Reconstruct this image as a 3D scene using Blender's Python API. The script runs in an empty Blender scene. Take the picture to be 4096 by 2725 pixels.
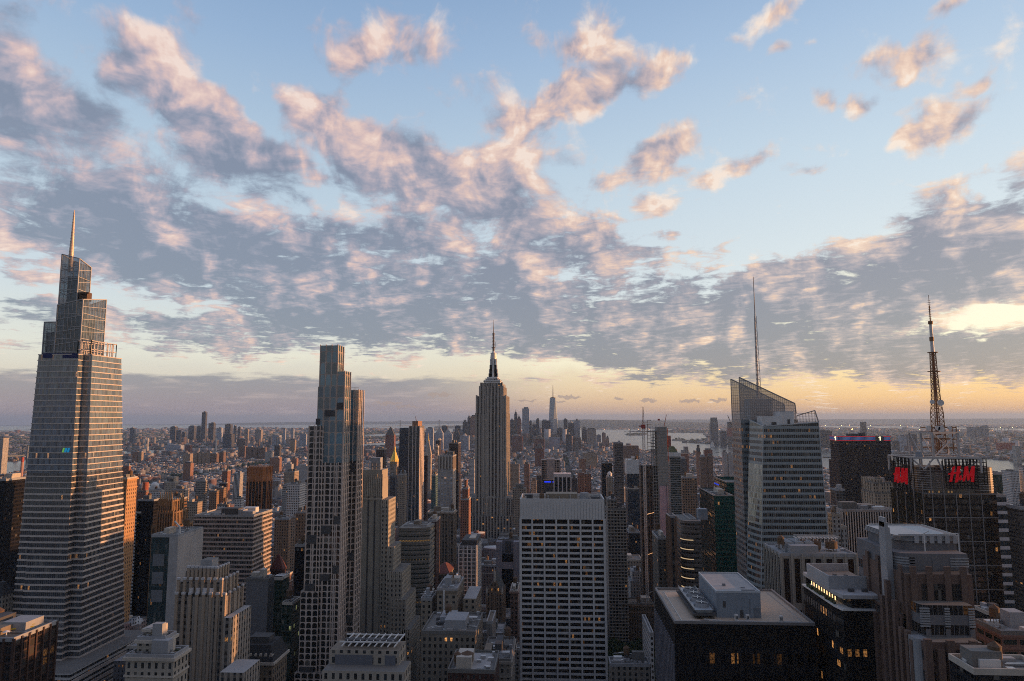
import bpy, math, random
import numpy as np
from mathutils import Matrix, Vector
R = math.radians
random.seed(11)
scene = bpy.context.scene
col = scene.collection
CAM = Vector((30.003, 9.283, 254.385))
# ------------------------------------------------------------ camera
cam_d = bpy.data.cameras.new('camera'); cam = bpy.data.objects.new('camera', cam_d); col.objects.link(cam)
scene.camera = cam
cam_d.sensor_width = 36.0; cam_d.lens = 36.0 * 685.815 / 1024.0
cam_d.clip_start = 5.0; cam_d.clip_end = 200000.0
yaw, pit, rol = -0.060674, 0.111345, 0.002298
fw = Vector((math.sin(yaw)*math.cos(pit), math.cos(yaw)*math.cos(pit), math.sin(pit)))
rt = Vector((math.cos(yaw), -math.sin(yaw), 0)); up = rt.cross(fw)
rr = rt*math.cos(rol) - up*math.sin(rol); uu = rt*math.sin(rol) + up*math.cos(rol)
mt = Matrix((rr, uu, -fw)).transposed().to_4x4(); mt.translation = CAM
cam.matrix_world = mt
scene.view_settings.view_transform = 'Standard'; scene.view_settings.look = 'None'
scene.view_settings.exposure = 0.25; scene.view_settings.gamma = 1.0
scene.cycles.use_denoising = False; scene.cycles.use_adaptive_sampling = False
scene.cycles.max_bounces = 5; scene.cycles.diffuse_bounces = 2; scene.cycles.glossy_bounces = 3
scene.cycles.transmission_bounces = 4; scene.cycles.volume_bounces = 0; scene.cycles.transparent_max_bounces = 12
scene.cycles.sample_clamp_indirect = 4.0
scene.cycles.filter_width = 1.0; scene.cycles.pixel_filter_type = 'BLACKMAN_HARRIS'

# ------------------------------------------------------------ node helper
class NT:
    def __init__(s, nt): s.t = nt; nt.nodes.clear()
    def n(s, kind, **kw):
        o = s.t.nodes.new(kind)
        for k, v in kw.items(): setattr(o, k, v)
        return o
    def put(s, sock, v):
        if v is None: return
        if isinstance(v, bpy.types.NodeSocket): s.t.links.new(v, sock)
        elif isinstance(v, (tuple, list)) and sock.type == 'RGBA' and len(v) == 3: sock.default_value = (*v, 1)
        else: sock.default_value = v
    def m(s, op, a, b=None, c=None, clamp=False):
        o = s.n('ShaderNodeMath', operation=op, use_clamp=clamp)
        for i, v in enumerate((a, b, c)): s.put(o.inputs[i], v)
        return o.outputs[0]
    def v(s, op, a, b=None, sc=None):
        o = s.n('ShaderNodeVectorMath', operation=op)
        s.put(o.inputs[0], a); s.put(o.inputs[1], b)
        if sc is not None: s.put(o.inputs[3], sc)
        return o.outputs['Value'] if op in ('DOT_PRODUCT', 'LENGTH') else o.outputs[0]
    def comb(s, x, y, z=0.0):
        o = s.n('ShaderNodeCombineXYZ'); s.put(o.inputs[0], x); s.put(o.inputs[1], y); s.put(o.inputs[2], z); return o.outputs[0]
    def sep(s, v):
        o = s.n('ShaderNodeSeparateXYZ'); s.put(o.inputs[0], v); return o.outputs
    def mix(s, f, a, b):
        o = s.n('ShaderNodeMix', data_type='RGBA'); s.put(o.inputs[0], f); s.put(o.inputs[6], a); s.put(o.inputs[7], b); return o.outputs[2]
    def noise(s, vec, scale, detail=4, rough=.55, dim='3D', dist=0.0):
        o = s.n('ShaderNodeTexNoise', noise_dimensions=dim)
        s.put(o.inputs['Vector'], vec); o.inputs['Scale'].default_value = scale
        o.inputs['Detail'].default_value = detail; o.inputs['Roughness'].default_value = rough; o.inputs['Distortion'].default_value = dist
        return o.outputs[0]
    def ss(s, x, lo, hi, a=0.0, b=1.0):
        o = s.n('ShaderNodeMapRange', interpolation_type='SMOOTHSTEP')
        for i, v in enumerate((x, lo, hi, a, b)): s.put(o.inputs[i], v)
        return o.outputs[0]
    def ramp(s, f, stops):
        o = s.n('ShaderNodeValToRGB'); s.put(o.inputs[0], f)
        e = o.color_ramp.elements
        e[0].position = stops[0][0]; e[0].color = (*stops[0][1], 1)
        e[1].position = stops[-1][0]; e[1].color = (*stops[-1][1], 1)
        for p, c in stops[1:-1]:
            k = e.new(p); k.color = (*c, 1)
        return o.outputs[0]
def lin(r, g, b):
    f = lambda c: (c/255/12.92) if c/255 <= .04045 else ((c/255+.055)/1.055)**2.4
    return (f(r), f(g), f(b))

# ------------------------------------------------------------ sun
SUN_AZ, SUN_EL = R(79.0), R(3.6)       # from straight ahead (+Y) towards the right (+X)
sdir = Vector((math.sin(SUN_AZ)*math.cos(SUN_EL), math.cos(SUN_AZ)*math.cos(SUN_EL), math.sin(SUN_EL)))
sd = bpy.data.lights.new('sun', 'SUN'); sun = bpy.data.objects.new('sun', sd); col.objects.link(sun)
sun.rotation_euler = (-sdir).to_track_quat('-Z', 'Y').to_euler(); sun.location = (0, 0, 3000)
sd.energy = 5.0; sd.angle = R(0.5); sd.color = (1.0, 0.46, 0.17)

# ------------------------------------------------------------ sky: physical sky + evening gradient + a deck of clouds
w = bpy.data.worlds.new('World'); scene.world = w; w.use_nodes = True
T = NT(w.node_tree)
tc = T.n('ShaderNodeTexCoord'); D = tc.outputs['Generated']
dx, dy, dz = T.sep(T.v('NORMALIZE', D))
az = T.m('ARCTAN2', dx, dy); el = T.m('ARCSINE', dz)
azd = T.m('MULTIPLY', az, 57.29578); eld = T.m('MULTIPLY', el, 57.29578)
sky = T.n('ShaderNodeTexSky', sky_type='NISHITA', sun_disc=False, sun_elevation=SUN_EL, sun_rotation=SUN_AZ)
# gradient
e01 = T.m('DIVIDE', eld, 40.0, clamp=True)
gl = T.ramp(e01, [(0, lin(166,160,172)), (.02, lin(178,170,178)), (.06, lin(212,204,196)), (.13, lin(222,223,217)), (.25, lin(204,216,226)), (.5, lin(182,203,222)), (.72, lin(150,178,212)), (1, lin(108,142,188))])
gr = T.ramp(e01, [(0, lin(205,168,148)), (.012, lin(224,180,145)), (.035, lin(247,202,148)), (.075, lin(250,218,168)), (.14, lin(250,236,200)), (.25, lin(224,231,233)), (.5, lin(200,217,231)), (.72, lin(168,193,222)), (1, lin(116,150,196))])
side = T.ss(T.v('DOT_PRODUCT', T.v('NORMALIZE', T.comb(dx, dy, 0.0)), (math.sin(SUN_AZ), math.cos(SUN_AZ), 0.0)), -.30, .70)
grad = T.mix(side, gl, gr)
# perspective plane of the cloud deck
zz = T.m('ADD', T.m('MAXIMUM', dz, 0.0), 0.07)
P = T.comb(T.m('DIVIDE', dx, zz), T.m('DIVIDE', dy, zz), 0.0)
# cover map (degrees): each entry lx, ly, rot, rx, ry, weight
AE = T.comb(azd, eld, 0.0)
warp = T.n('ShaderNodeTexNoise', noise_dimensions='2D'); T.put(warp.inputs['Vector'], AE); warp.inputs['Scale'].default_value = 0.16; warp.inputs['Detail'].default_value = 3
AW = T.v('ADD', AE, T.v('MULTIPLY', T.v('SUBTRACT', warp.outputs['Color'], (.5, .5, .5)), (5.0, 3.6, 0.0)))
def cover(items):
    acc = None
    for (lx, ly, rot, rx, ry, wt) in items:
        mp = T.n('ShaderNodeMapping', vector_type='TEXTURE'); T.put(mp.inputs[0], AW)
        mp.inputs['Location'].default_value = (lx, ly, 0); mp.inputs['Rotation'].default_value = (0, 0, R(rot)); mp.inputs['Scale'].default_value = (rx, ry, 1)
        g = T.n('ShaderNodeTexGradient', gradient_type='SPHERICAL'); T.put(g.inputs[0], mp.outputs[0])
        q = T.m('MULTIPLY', T.m('POWER', g.outputs[1], 0.8), wt)
        acc = q if acc is None else T.m('ADD', acc, q)
    return acc
HI = [(-30.13, 28.43, -42, 4, 2.09, 0.8), (-33.86, 25.5, -30, 6.56, 2.8, 1), (-29.9, 24.27, -22, 5.81, 2.8, 1), (-26.95, 22.02, -22, 6.37, 2.78, 0.55), (-37.47, 21.4, -20, 3.13, 1.41, 0.5), (-40.19, 23.38, -25, 3.93, 2.93, 0.5), (-14, 29.85, -20, 3.16, 2.85, 0.7), (-17.63, 28.62, -10, 5.04, 2.11, 0.5), (-22.78, 24.94, -24, 5.08, 2.16, 0.85), (-18.89, 23.02, -24, 5.98, 2.89, 0.9), (-14.55, 21.4, -20, 8.33, 3.65, 1), (-9.37, 19.27, -16, 8.52, 3.77, 0.9), (-3.39, 18.32, -15, 6.35, 3.99, 1), (-3.19, 23.75, 5, 3.4, 3.64, 0.85), (-1.86, 24.56, 0, 3.03, 1.31, 0.5), (4.5, 31.2, -10, 3.59, 4.14, 1), (1.23, 29.4, -10, 4.19, 1.99, 0.8), (6.07, 26.65, 12, 7.41, 2.52, 0.95), (2.31, 25.75, 0, 4.51, 2.09, 0.75), (9.77, 27.43, 10, 2.74, 1.16, 0.7), (10.15, 22.31, 15, 3.89, 2.19, 0.9), (7.57, 20.52, 10, 3.26, 2.01, 0.85), (10.59, 19.46, 0, 1.78, 0.98, 0.6), (18.81, 30.19, 25, 3.89, 1.77, 0.9), (19.47, 27.12, 0, 1.64, 0.88, 0.8), (22.06, 27.42, 0, 1.31, 0.67, 0.8), (15.86, 28.94, 0, 1.15, 0.74, 0.4), (28.99, 24.47, 25, 2.74, 1.86, 0.85), (25.91, 25.47, 20, 1.59, 1.42, 0.75), (22, 23.68, 0, 1.43, 1.38, 0.85), (24.52, 23.22, 0, 1.37, 1.04, 0.9), (30.6, 22.39, 10, 1.32, 0.7, 0.7), (27.56, 24.24, 0, 1.41, 1.07, 0.6), (29.49, 19.9, 16, 4.25, 1.57, 1), (26.98, 19.66, 10, 1.88, 1.25, 0.9), (28.21, 21.34, 8, 2.54, 0.87, 0.6), (16.63, 19.84, 8, 2.65, 1.25, 0.9), (13.7, 18.68, 12, 2.87, 1.17, 0.8), (8.02, 16.92, 10, 2.51, 1.51, 0.85), (2.9, 15.93, 0, 2.57, 1.68, 0.8), (4.44, 19.34, 0, 2.21, 1.02, 0.6), (19.98, 18.45, 5, 2.39, 0.75, 0.5), (30.85, 27.55, 20, 1.99, 0.88, 0.85), (0, 21.36, 0, 2.25, 1.01, 0.4), (-18.8, 25.88, 0, 2.48, 1.4, 0.55), (-25.35, 14.82, -10, 7.69, 1.98, 0.35), (-14.41, 14.92, -10, 5.73, 1.74, 0.4), (0.67, 14.4, -10, 5.9, 2.48, 0.5), (5.42, 13.56, 0, 4.34, 1.76, 0.45), (-22.58, 10.66, -8, 3.95, 1.02, 0.35), (-32.83, 7.65, -4, 3.35, 0.95, 0.4), (-39.14, 8.05, -2, 2.91, 0.59, 0.5), (21.29, 7.19, 6, 6.04, 1.65, 0.35), (32.53, 11.7, 15, 3.89, 1.75, 0.45), (31.11, 16.65, 14, 3.85, 0.97, 0.5), (20.04, 13.24, 20, 4.99, 1.97, 0.4), (25.8, 9.44, 5, 4.48, 1.58, 0.3)]
LO = [(22.24, 25.2, 0, 24.66, 9.65, 0.22), (-7.93, 26.93, 0, 15.82, 8.24, 0.34), (8.42, 18.61, 0, 17.81, 5.08, 0.2), (-33.35, 17, -10, 18.04, 7.6, 0.8), (-40.13, 22.57, -20, 6.39, 5.38, 0.7), (-37.14, 12.17, -4, 18.05, 5.98, 0.7), (-16.63, 18.24, -18, 16.24, 4.4, 0.5), (-27.52, 20.69, -25, 9.43, 2.8, 0.5), (-18.55, 11.23, -6, 23.81, 4.52, 0.75), (-6.37, 14.44, -4, 19.07, 4.62, 0.6), (0.99, 10.1, 0, 32.06, 5.4, 0.75), (18.2, 7.36, 4, 28.15, 5.39, 0.85), (31.29, 11.88, 18, 13.04, 5.61, 0.85), (24.48, 11.48, 18, 14.42, 3.82, 0.6), (-29.89, 6.06, -2, 26.25, 2.6, 0.75), (-8.16, 7.23, 0, 25.04, 2.71, 0.65), (21.14, 4.22, 0, 26.87, 2.14, 0.8), (33.6, 7.46, 0, 11.72, 3.47, 0.4), (33.38, 4.27, 0, 11.69, 2.61, 0.8), (-10.23, 29.03, -5, 9.43, 1.84, 0.15), (-33.12, 27.64, -20, 5.82, 1.65, 0.25), (8.07, 4.94, 0, 24.16, 2.13, 0.5), (-19.83, 8.38, -3, 16.8, 2.09, 0.4), (-18.36, 17.1, -18, 6.97, 1.35, -0.5), (-25.38, 23.19, -35, 3.59, 0.8, -0.45), (-8.94, 12.97, -2, 5.5, 1.28, -0.4), (-34.26, 8.49, -2, 11.4, 0.81, -0.5), (21.72, 15.66, 20, 9.77, 1.92, -0.35), (23.88, 11.22, 10, 5.83, 1.41, -0.7), (-25.86, 26.47, -40, 4.58, 1.78, -0.3), (4.73, 15.69, 0, 6.56, 2.1, -0.3), (-22.35, 3.94, -1, 22.6, 0.69, -0.5), (0.57, 4.14, 0, 12.97, 0.8, -0.75), (2.06, 7.92, 0, 5.8, 0.72, -0.4), (-28.81, 15.11, -12, 4.87, 0.83, -0.3), (-38.03, 6.05, 0, 6.46, 0.66, -0.35), (-0.83, 11.56, 0, 4.42, 0.79, -0.3), (31.93, 6.58, 8, 5.6, 1.36, -1.25), (12.17, 3.97, 0, 10.09, 0.49, -0.5), (-13.5, 3.58, 0, 17.49, 0.36, -0.4)]
cov_hi = cover(HI)          # sunlit puffs and rolls
cov_lo = cover(LO)          # the grey deck (and negative gaps)
n1 = T.noise(P, 2.4, 9, .60, '2D', .2)
nA = T.noise(AE, 0.26, 9, .60, '2D', .3)
cell = T.noise(P, 6.0, 6, .62, '2D', .35)
SO = (0.16, 0.06, 0.0)
n1s = T.noise(T.v('ADD', P, SO), 2.4, 3, .5, '2D', .2)
n1b = T.noise(P, 2.4, 3, .5, '2D', .2)
nAs = T.noise(T.v('ADD', AE, (1.0, 1.5, 0.0)), 0.26, 4, .55, '2D', .3)
nAb = T.noise(AE, 0.26, 4, .55, '2D', .3)
cells = T.noise(T.v('ADD', P, (0.05, 0.015, 0.0)), 6.0, 4, .6, '2D', .35)
mixn = T.m('ADD', T.m('MULTIPLY', n1, .42), T.m('MULTIPLY', nA, .58))
# behind and above the view the deck is broken
allr = T.m('MULTIPLY', T.ss(T.v('DOT_PRODUCT', T.comb(dx, dy, dz), (0.0, 1.0, 0.0)), .62, .2), .75)
cov = T.m('ADD', T.m('ADD', T.m('MINIMUM', cov_hi, 1.25), T.m('MINIMUM', cov_lo, 1.3)), allr)
low_ = T.ss(eld, 24.0, 10.0, .50, 2.1)
dens = T.m('ADD', T.m('MULTIPLY', T.m('SUBTRACT', mixn, .5), 3.0), T.m('ADD', T.m('MULTIPLY', T.m('SUBTRACT', cell, .5), low_), T.m('SUBTRACT', cov, .42)))
alpha = T.ss(dens, -0.14, T.ss(eld, 10.0, 24.0, .42, .66))
thick = T.ss(dens, 0.15, 1.5)
# light: how the density changes towards the sun
li = T.m('ADD', T.m('MULTIPLY', T.m('SUBTRACT', n1b, n1s), .75), T.m('MULTIPLY', T.m('SUBTRACT', nAb, nAs), 1.9))
li = T.m('ADD', li, T.m('MULTIPLY', T.m('SUBTRACT', cell, cells), .7))
L = T.m('ADD', T.m('MULTIPLY', T.m('MINIMUM', cov_hi, 1.0), .26), T.m('ADD', T.m('MULTIPLY', T.m('MINIMUM', cov_lo, 1.2), -.17), T.m('ADD', li, .34)))
L = T.m('ADD', L, T.m('MULTIPLY', T.m('SUBTRACT', cell, .5), T.ss(eld, 24.0, 10.0, .15, 1.15)))
L = T.m('ADD', T.m('SUBTRACT', L, T.m('MULTIPLY', thick, .20)), T.ss(dens, .45, -.05, 0.0, .16))
L = T.m('ADD', L, T.m('MULTIPLY', T.m('SUBTRACT', mixn, .5), -.10))
L = T.m('ADD', L, T.m('ADD', T.m('MULTIPLY', side, .05), T.m('MULTIPLY', T.ss(eld, 12, 24, 0.0, .20), side)))
cl = T.ramp(L, [(0, lin(126,135,158)), (.18, lin(143,147,168)), (.36, lin(166,160,176)), (.52, lin(194,176,184)), (.70, lin(220,190,186)), (.88, lin(238,208,196)), (1, lin(246,222,210))])
cr = T.ramp(L, [(0, lin(132,132,150)), (.18, lin(150,145,160)), (.36, lin(172,160,168)), (.52, lin(202,180,178)), (.70, lin(230,196,176)), (.88, lin(247,216,192)), (1, lin(252,232,214))])
cc = T.mix(side, cl, cr)
hole = cover([(32.18, 6.56, 8, 6.29, 2.36, 1), (25.05, 11.42, 10, 6.28, 2.53, 0.5), (0.93, 4.32, 0, 9.38, 1.08, 0.4), (-22.38, 4.83, 0, 16.23, 1.03, 0.25)])
grad = T.mix(T.ss(hole, .0, .7), grad, lin(255,248,222))
skyc = T.mix(alpha, grad, cc)
# low grey bank on the left and small flat clouds in the clear strip
bank = T.m('MULTIPLY', T.ss(T.m('ADD', eld, T.m('MULTIPLY', T.m('SUBTRACT', T.noise(T.v('MULTIPLY', AE, (.35, 2.2, 0)), 1.0, 5, .6, '2D'), .5), 1.6)), 3.5, 2.8), T.ss(azd, 2.0, -14.0))
bankc = T.mix(T.ss(T.noise(T.v('MULTIPLY', AE, (.22, 1.5, 0)), 1.0, 6, .6, '2D'), .5, .8), T.mix(T.ss(eld, -.2, 3.2), lin(150,144,160), lin(128,134,158)), lin(176,166,176))
skyc = T.mix(T.m('MULTIPLY', bank, .92), skyc, bankc)
SM = [(-9.49, 1.88, 0, 1.29, 0.22, 1), (-13.63, 1.16, 0, 1.4, 0.21, 1), (1.44, 1.61, 0, 0.79, 0.22, 1), (0.61, 1.69, 0, 0.43, 0.14, 1), (5.25, 1.48, 0, 0.57, 0.18, 1), (7.64, 1.32, 0, 0.84, 0.21, 1), (11.01, 1.3, 0, 0.88, 0.24, 1), (12.75, 1.28, 0, 0.47, 0.14, 1), (0.36, 1.25, 0, 0.79, 0.11, 0.9), (-12.04, 0.88, 0, 1.77, 0.14, 0.6), (13.42, 1.31, 0, 0.4, 0.17, 0.9), (19.79, 1.31, 0, 0.43, 0.07, 0.7), (-2.35, 1.37, 0, 1.08, 0.11, 0.8)]
wn = T.n('ShaderNodeTexNoise', noise_dimensions='2D'); T.put(wn.inputs['Vector'], AE); wn.inputs['Scale'].default_value = 2.2; wn.inputs['Detail'].default_value = 4
AW = T.v('ADD', AE, T.v('MULTIPLY', T.v('SUBTRACT', wn.outputs['Color'], (.5, .5, .5)), (1.0, .55, 0.0)))
small = cover(SM)
skyc = T.mix(T.m('MULTIPLY', T.ss(small, .12, .45), .8), skyc, lin(160,146,150))
# the sky behind the camera (east, away from the sunset) is dimmer
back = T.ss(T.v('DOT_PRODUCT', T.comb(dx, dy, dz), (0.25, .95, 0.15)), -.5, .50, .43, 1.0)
b1 = T.n('ShaderNodeBackground'); T.put(b1.inputs[0], sky.outputs[0]); b1.inputs[1].default_value = 0.05; sky.sun_intensity = .4
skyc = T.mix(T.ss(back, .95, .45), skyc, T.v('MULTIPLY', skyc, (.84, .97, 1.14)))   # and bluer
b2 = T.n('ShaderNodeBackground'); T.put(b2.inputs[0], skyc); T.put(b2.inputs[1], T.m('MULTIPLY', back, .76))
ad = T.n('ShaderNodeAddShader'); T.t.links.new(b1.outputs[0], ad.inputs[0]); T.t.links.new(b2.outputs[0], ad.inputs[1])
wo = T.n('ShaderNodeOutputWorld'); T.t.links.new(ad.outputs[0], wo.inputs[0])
w.cycles.sampling_method = 'MANUAL'; w.cycles.sample_map_resolution = 512

# ============================================================ mesh builder
class MB:
    def __init__(s): s.v = []; s.f = []; s.uv = []; s.m = []
    def face(s, pts, m=0, bay=None, uv=None):
        i = len(s.v); s.v += [tuple(p) for p in pts]; s.f.append(tuple(range(i, i+len(pts)))); s.m.append(m)
        if uv is None:
            a, b, c = Vector(pts[0]), Vector(pts[1]), Vector(pts[2])
            n = (b-a).cross(c-b)
            if n.length: n.normalize()
            if abs(n.z) > .75: uv = [(p[0], p[1]) for p in pts]
            else:
                t = Vector((-n.y, n.x, 0)); t.normalize()
                us = [Vector(p).dot(t) for p in pts]; u0 = min(us); W = max(us)-u0
                k = (max(1, round(W/bay))*bay/W) if bay and W > .01 else 1.0
                uv = [((q-u0)*k, p[2]) for q, p in zip(us, pts)]
        s.uv += uv
    def box(s, x0, x1, y0, y1, z0, z1, m=0, mt=None, bay=None, bottom=False):
        mt = m if mt is None else mt
        s.face([(x0,y0,z0),(x1,y0,z0),(x1,y0,z1),(x0,y0,z1)], m, bay)
        s.face([(x1,y0,z0),(x1,y1,z0),(x1,y1,z1),(x1,y0,z1)], m, bay)
        s.face([(x1,y1,z0),(x0,y1,z0),(x0,y1,z1),(x1,y1,z1)], m, bay)
        s.face([(x0,y1,z0),(x0,y0,z0),(x0,y0,z1),(x0,y1,z1)], m, bay)
        s.face([(x0,y0,z1),(x1,y0,z1),(x1,y1,z1),(x0,y1,z1)], mt)
        if bottom: s.face([(x0,y1,z0),(x1,y1,z0),(x1,y0,z0),(x0,y0,z0)], mt)
    def loft(s, A, B, m=0, mt=None, bay=None, cap=True):      # A, B: lists of 3D points, counter-clockwise seen from above
        n = len(A)
        for i in range(n):
            j = (i+1) % n
            if (Vector(B[i])-Vector(B[j])).length < 1e-4: s.face([A[i], A[j], B[j]], m, bay)
            else: s.face([A[i], A[j], B[j], B[i]], m, bay)
        if cap: s.face(list(B), m if mt is None else mt)
    def prism(s, pts, z0, z1, m=0, mt=None, bay=None):
        s.loft([(x,y,z0) for x,y in pts], [(x,y,z1) for x,y in pts], m, mt, bay)
    def pyr(s, x0, x1, y0, y1, z0, z1, m=0, top=0.0):
        cx, cy = (x0+x1)/2, (y0+y1)/2
        A = [(x0,y0,z0),(x1,y0,z0),(x1,y1,z0),(x0,y1,z0)]
        s.loft(A, [(cx+(a[0]-cx)*top, cy+(a[1]-cy)*top, z1) for a in A], m) if top > 0 else [s.face([A[i], A[(i+1)%4], (cx,cy,z1)], m) for i in range(4)]
    def cyl(s, cx, cy, r, z0, z1, n=16, m=0, mt=None, r2=None, cap=True):
        r2 = r if r2 is None else r2
        A = [(cx+r*math.cos(2*math.pi*i/n), cy+r*math.sin(2*math.pi*i/n), z0) for i in range(n)]
        B = [(cx+r2*math.cos(2*math.pi*i/n), cy+r2*math.sin(2*math.pi*i/n), z1) for i in range(n)]
        s.loft(A, B, m, mt, None, cap and r2 > .01)
    def bar(s, a, b, w, m=0):
        a, b = Vector(a), Vector(b); d = (b-a).normalized()
        h = Vector((0,0,1)) if abs(d.z) < .9 else Vector((1,0,0))
        p = d.cross(h).normalized()*w/2; q = d.cross(p).normalized()*w/2
        A = [a+p+q, a-p+q, a-p-q, a+p-q]; B = [v+(b-a) for v in A]
        s.loft(A, B, m, m); s.face(A[::-1], m)
    def build(s, name, mats, parent=None, **pr):
        me = bpy.data.meshes.new(name)
        off = Vector((0,0,0)); q = parent
        while q is not None: off += q.location; q = q.parent
        me.from_pydata([tuple(Vector(v)-off) for v in s.v], [], s.f)
        for mm in (mats if isinstance(mats, (list, tuple)) else [mats]): me.materials.append(mm)
        me.polygons.foreach_set('material_index', s.m)
        l = me.uv_layers.new(name='uv'); l.data.foreach_set('uv', np.array(s.uv, dtype=np.float32).ravel())
        me.update()
        o = bpy.data.objects.new(name, me); col.objects.link(o); o.parent = parent
        for k, v in pr.items(): o[k] = v
        return o

def thing(name, label, cat, loc, group=None):
    o = bpy.data.objects.new(name, None); col.objects.link(o); o.location = loc
    o['label'] = label; o['category'] = cat
    if group: o['group'] = group
    return o

# ============================================================ materials
def newmat(name):
    m = bpy.data.materials.new(name); m.use_nodes = True; return m, NT(m.node_tree)
def out(t, sh):
    o = t.n('ShaderNodeOutputMaterial'); t.t.links.new(sh, o.inputs[0])
def pbr(t, colr, rough=.8, **kw):
    p = t.n('ShaderNodeBsdfPrincipled'); t.put(p.inputs['Base Color'], colr); t.put(p.inputs['Roughness'], rough)
    for k, v in kw.items(): t.put(p.inputs[k.replace('_', ' ')], v)
    return p.outputs[0]
MATS = {}; STYLEWALL = {}
def plain(name, c, rough=.85, metal=0.0, var=.25, sc=.12, spec=.5):
    if name in MATS: return MATS[name]
    if max(c) < .03: spec = .15
    m, t = newmat(name)
    tcn = t.n('ShaderNodeNewGeometry').outputs['Position']
    n = t.noise(tcn, sc, 6, .62); n2 = t.noise(t.v('MULTIPLY', tcn, (1, 1, .12)), sc*6, 3, .5)
    f = t.m('ADD', t.m('MULTIPLY', t.m('SUBTRACT', n, .5), var*2.4), t.m('ADD', 1.0, t.m('MULTIPLY', t.m('SUBTRACT', n2, .5), var*1.1)))
    out(t, pbr(t, t.v('SCALE', c, None, f), rough, Metallic=metal, Specular_IOR_Level=spec))
    MATS[name] = m; return m
def emit(name, c, st):
    if name in MATS: return MATS[name]
    m, t = newmat(name); e = t.n('ShaderNodeEmission'); t.put(e.inputs[0], c); e.inputs[1].default_value = st; out(t, e.outputs[0]); MATS[name] = m; return m

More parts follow.
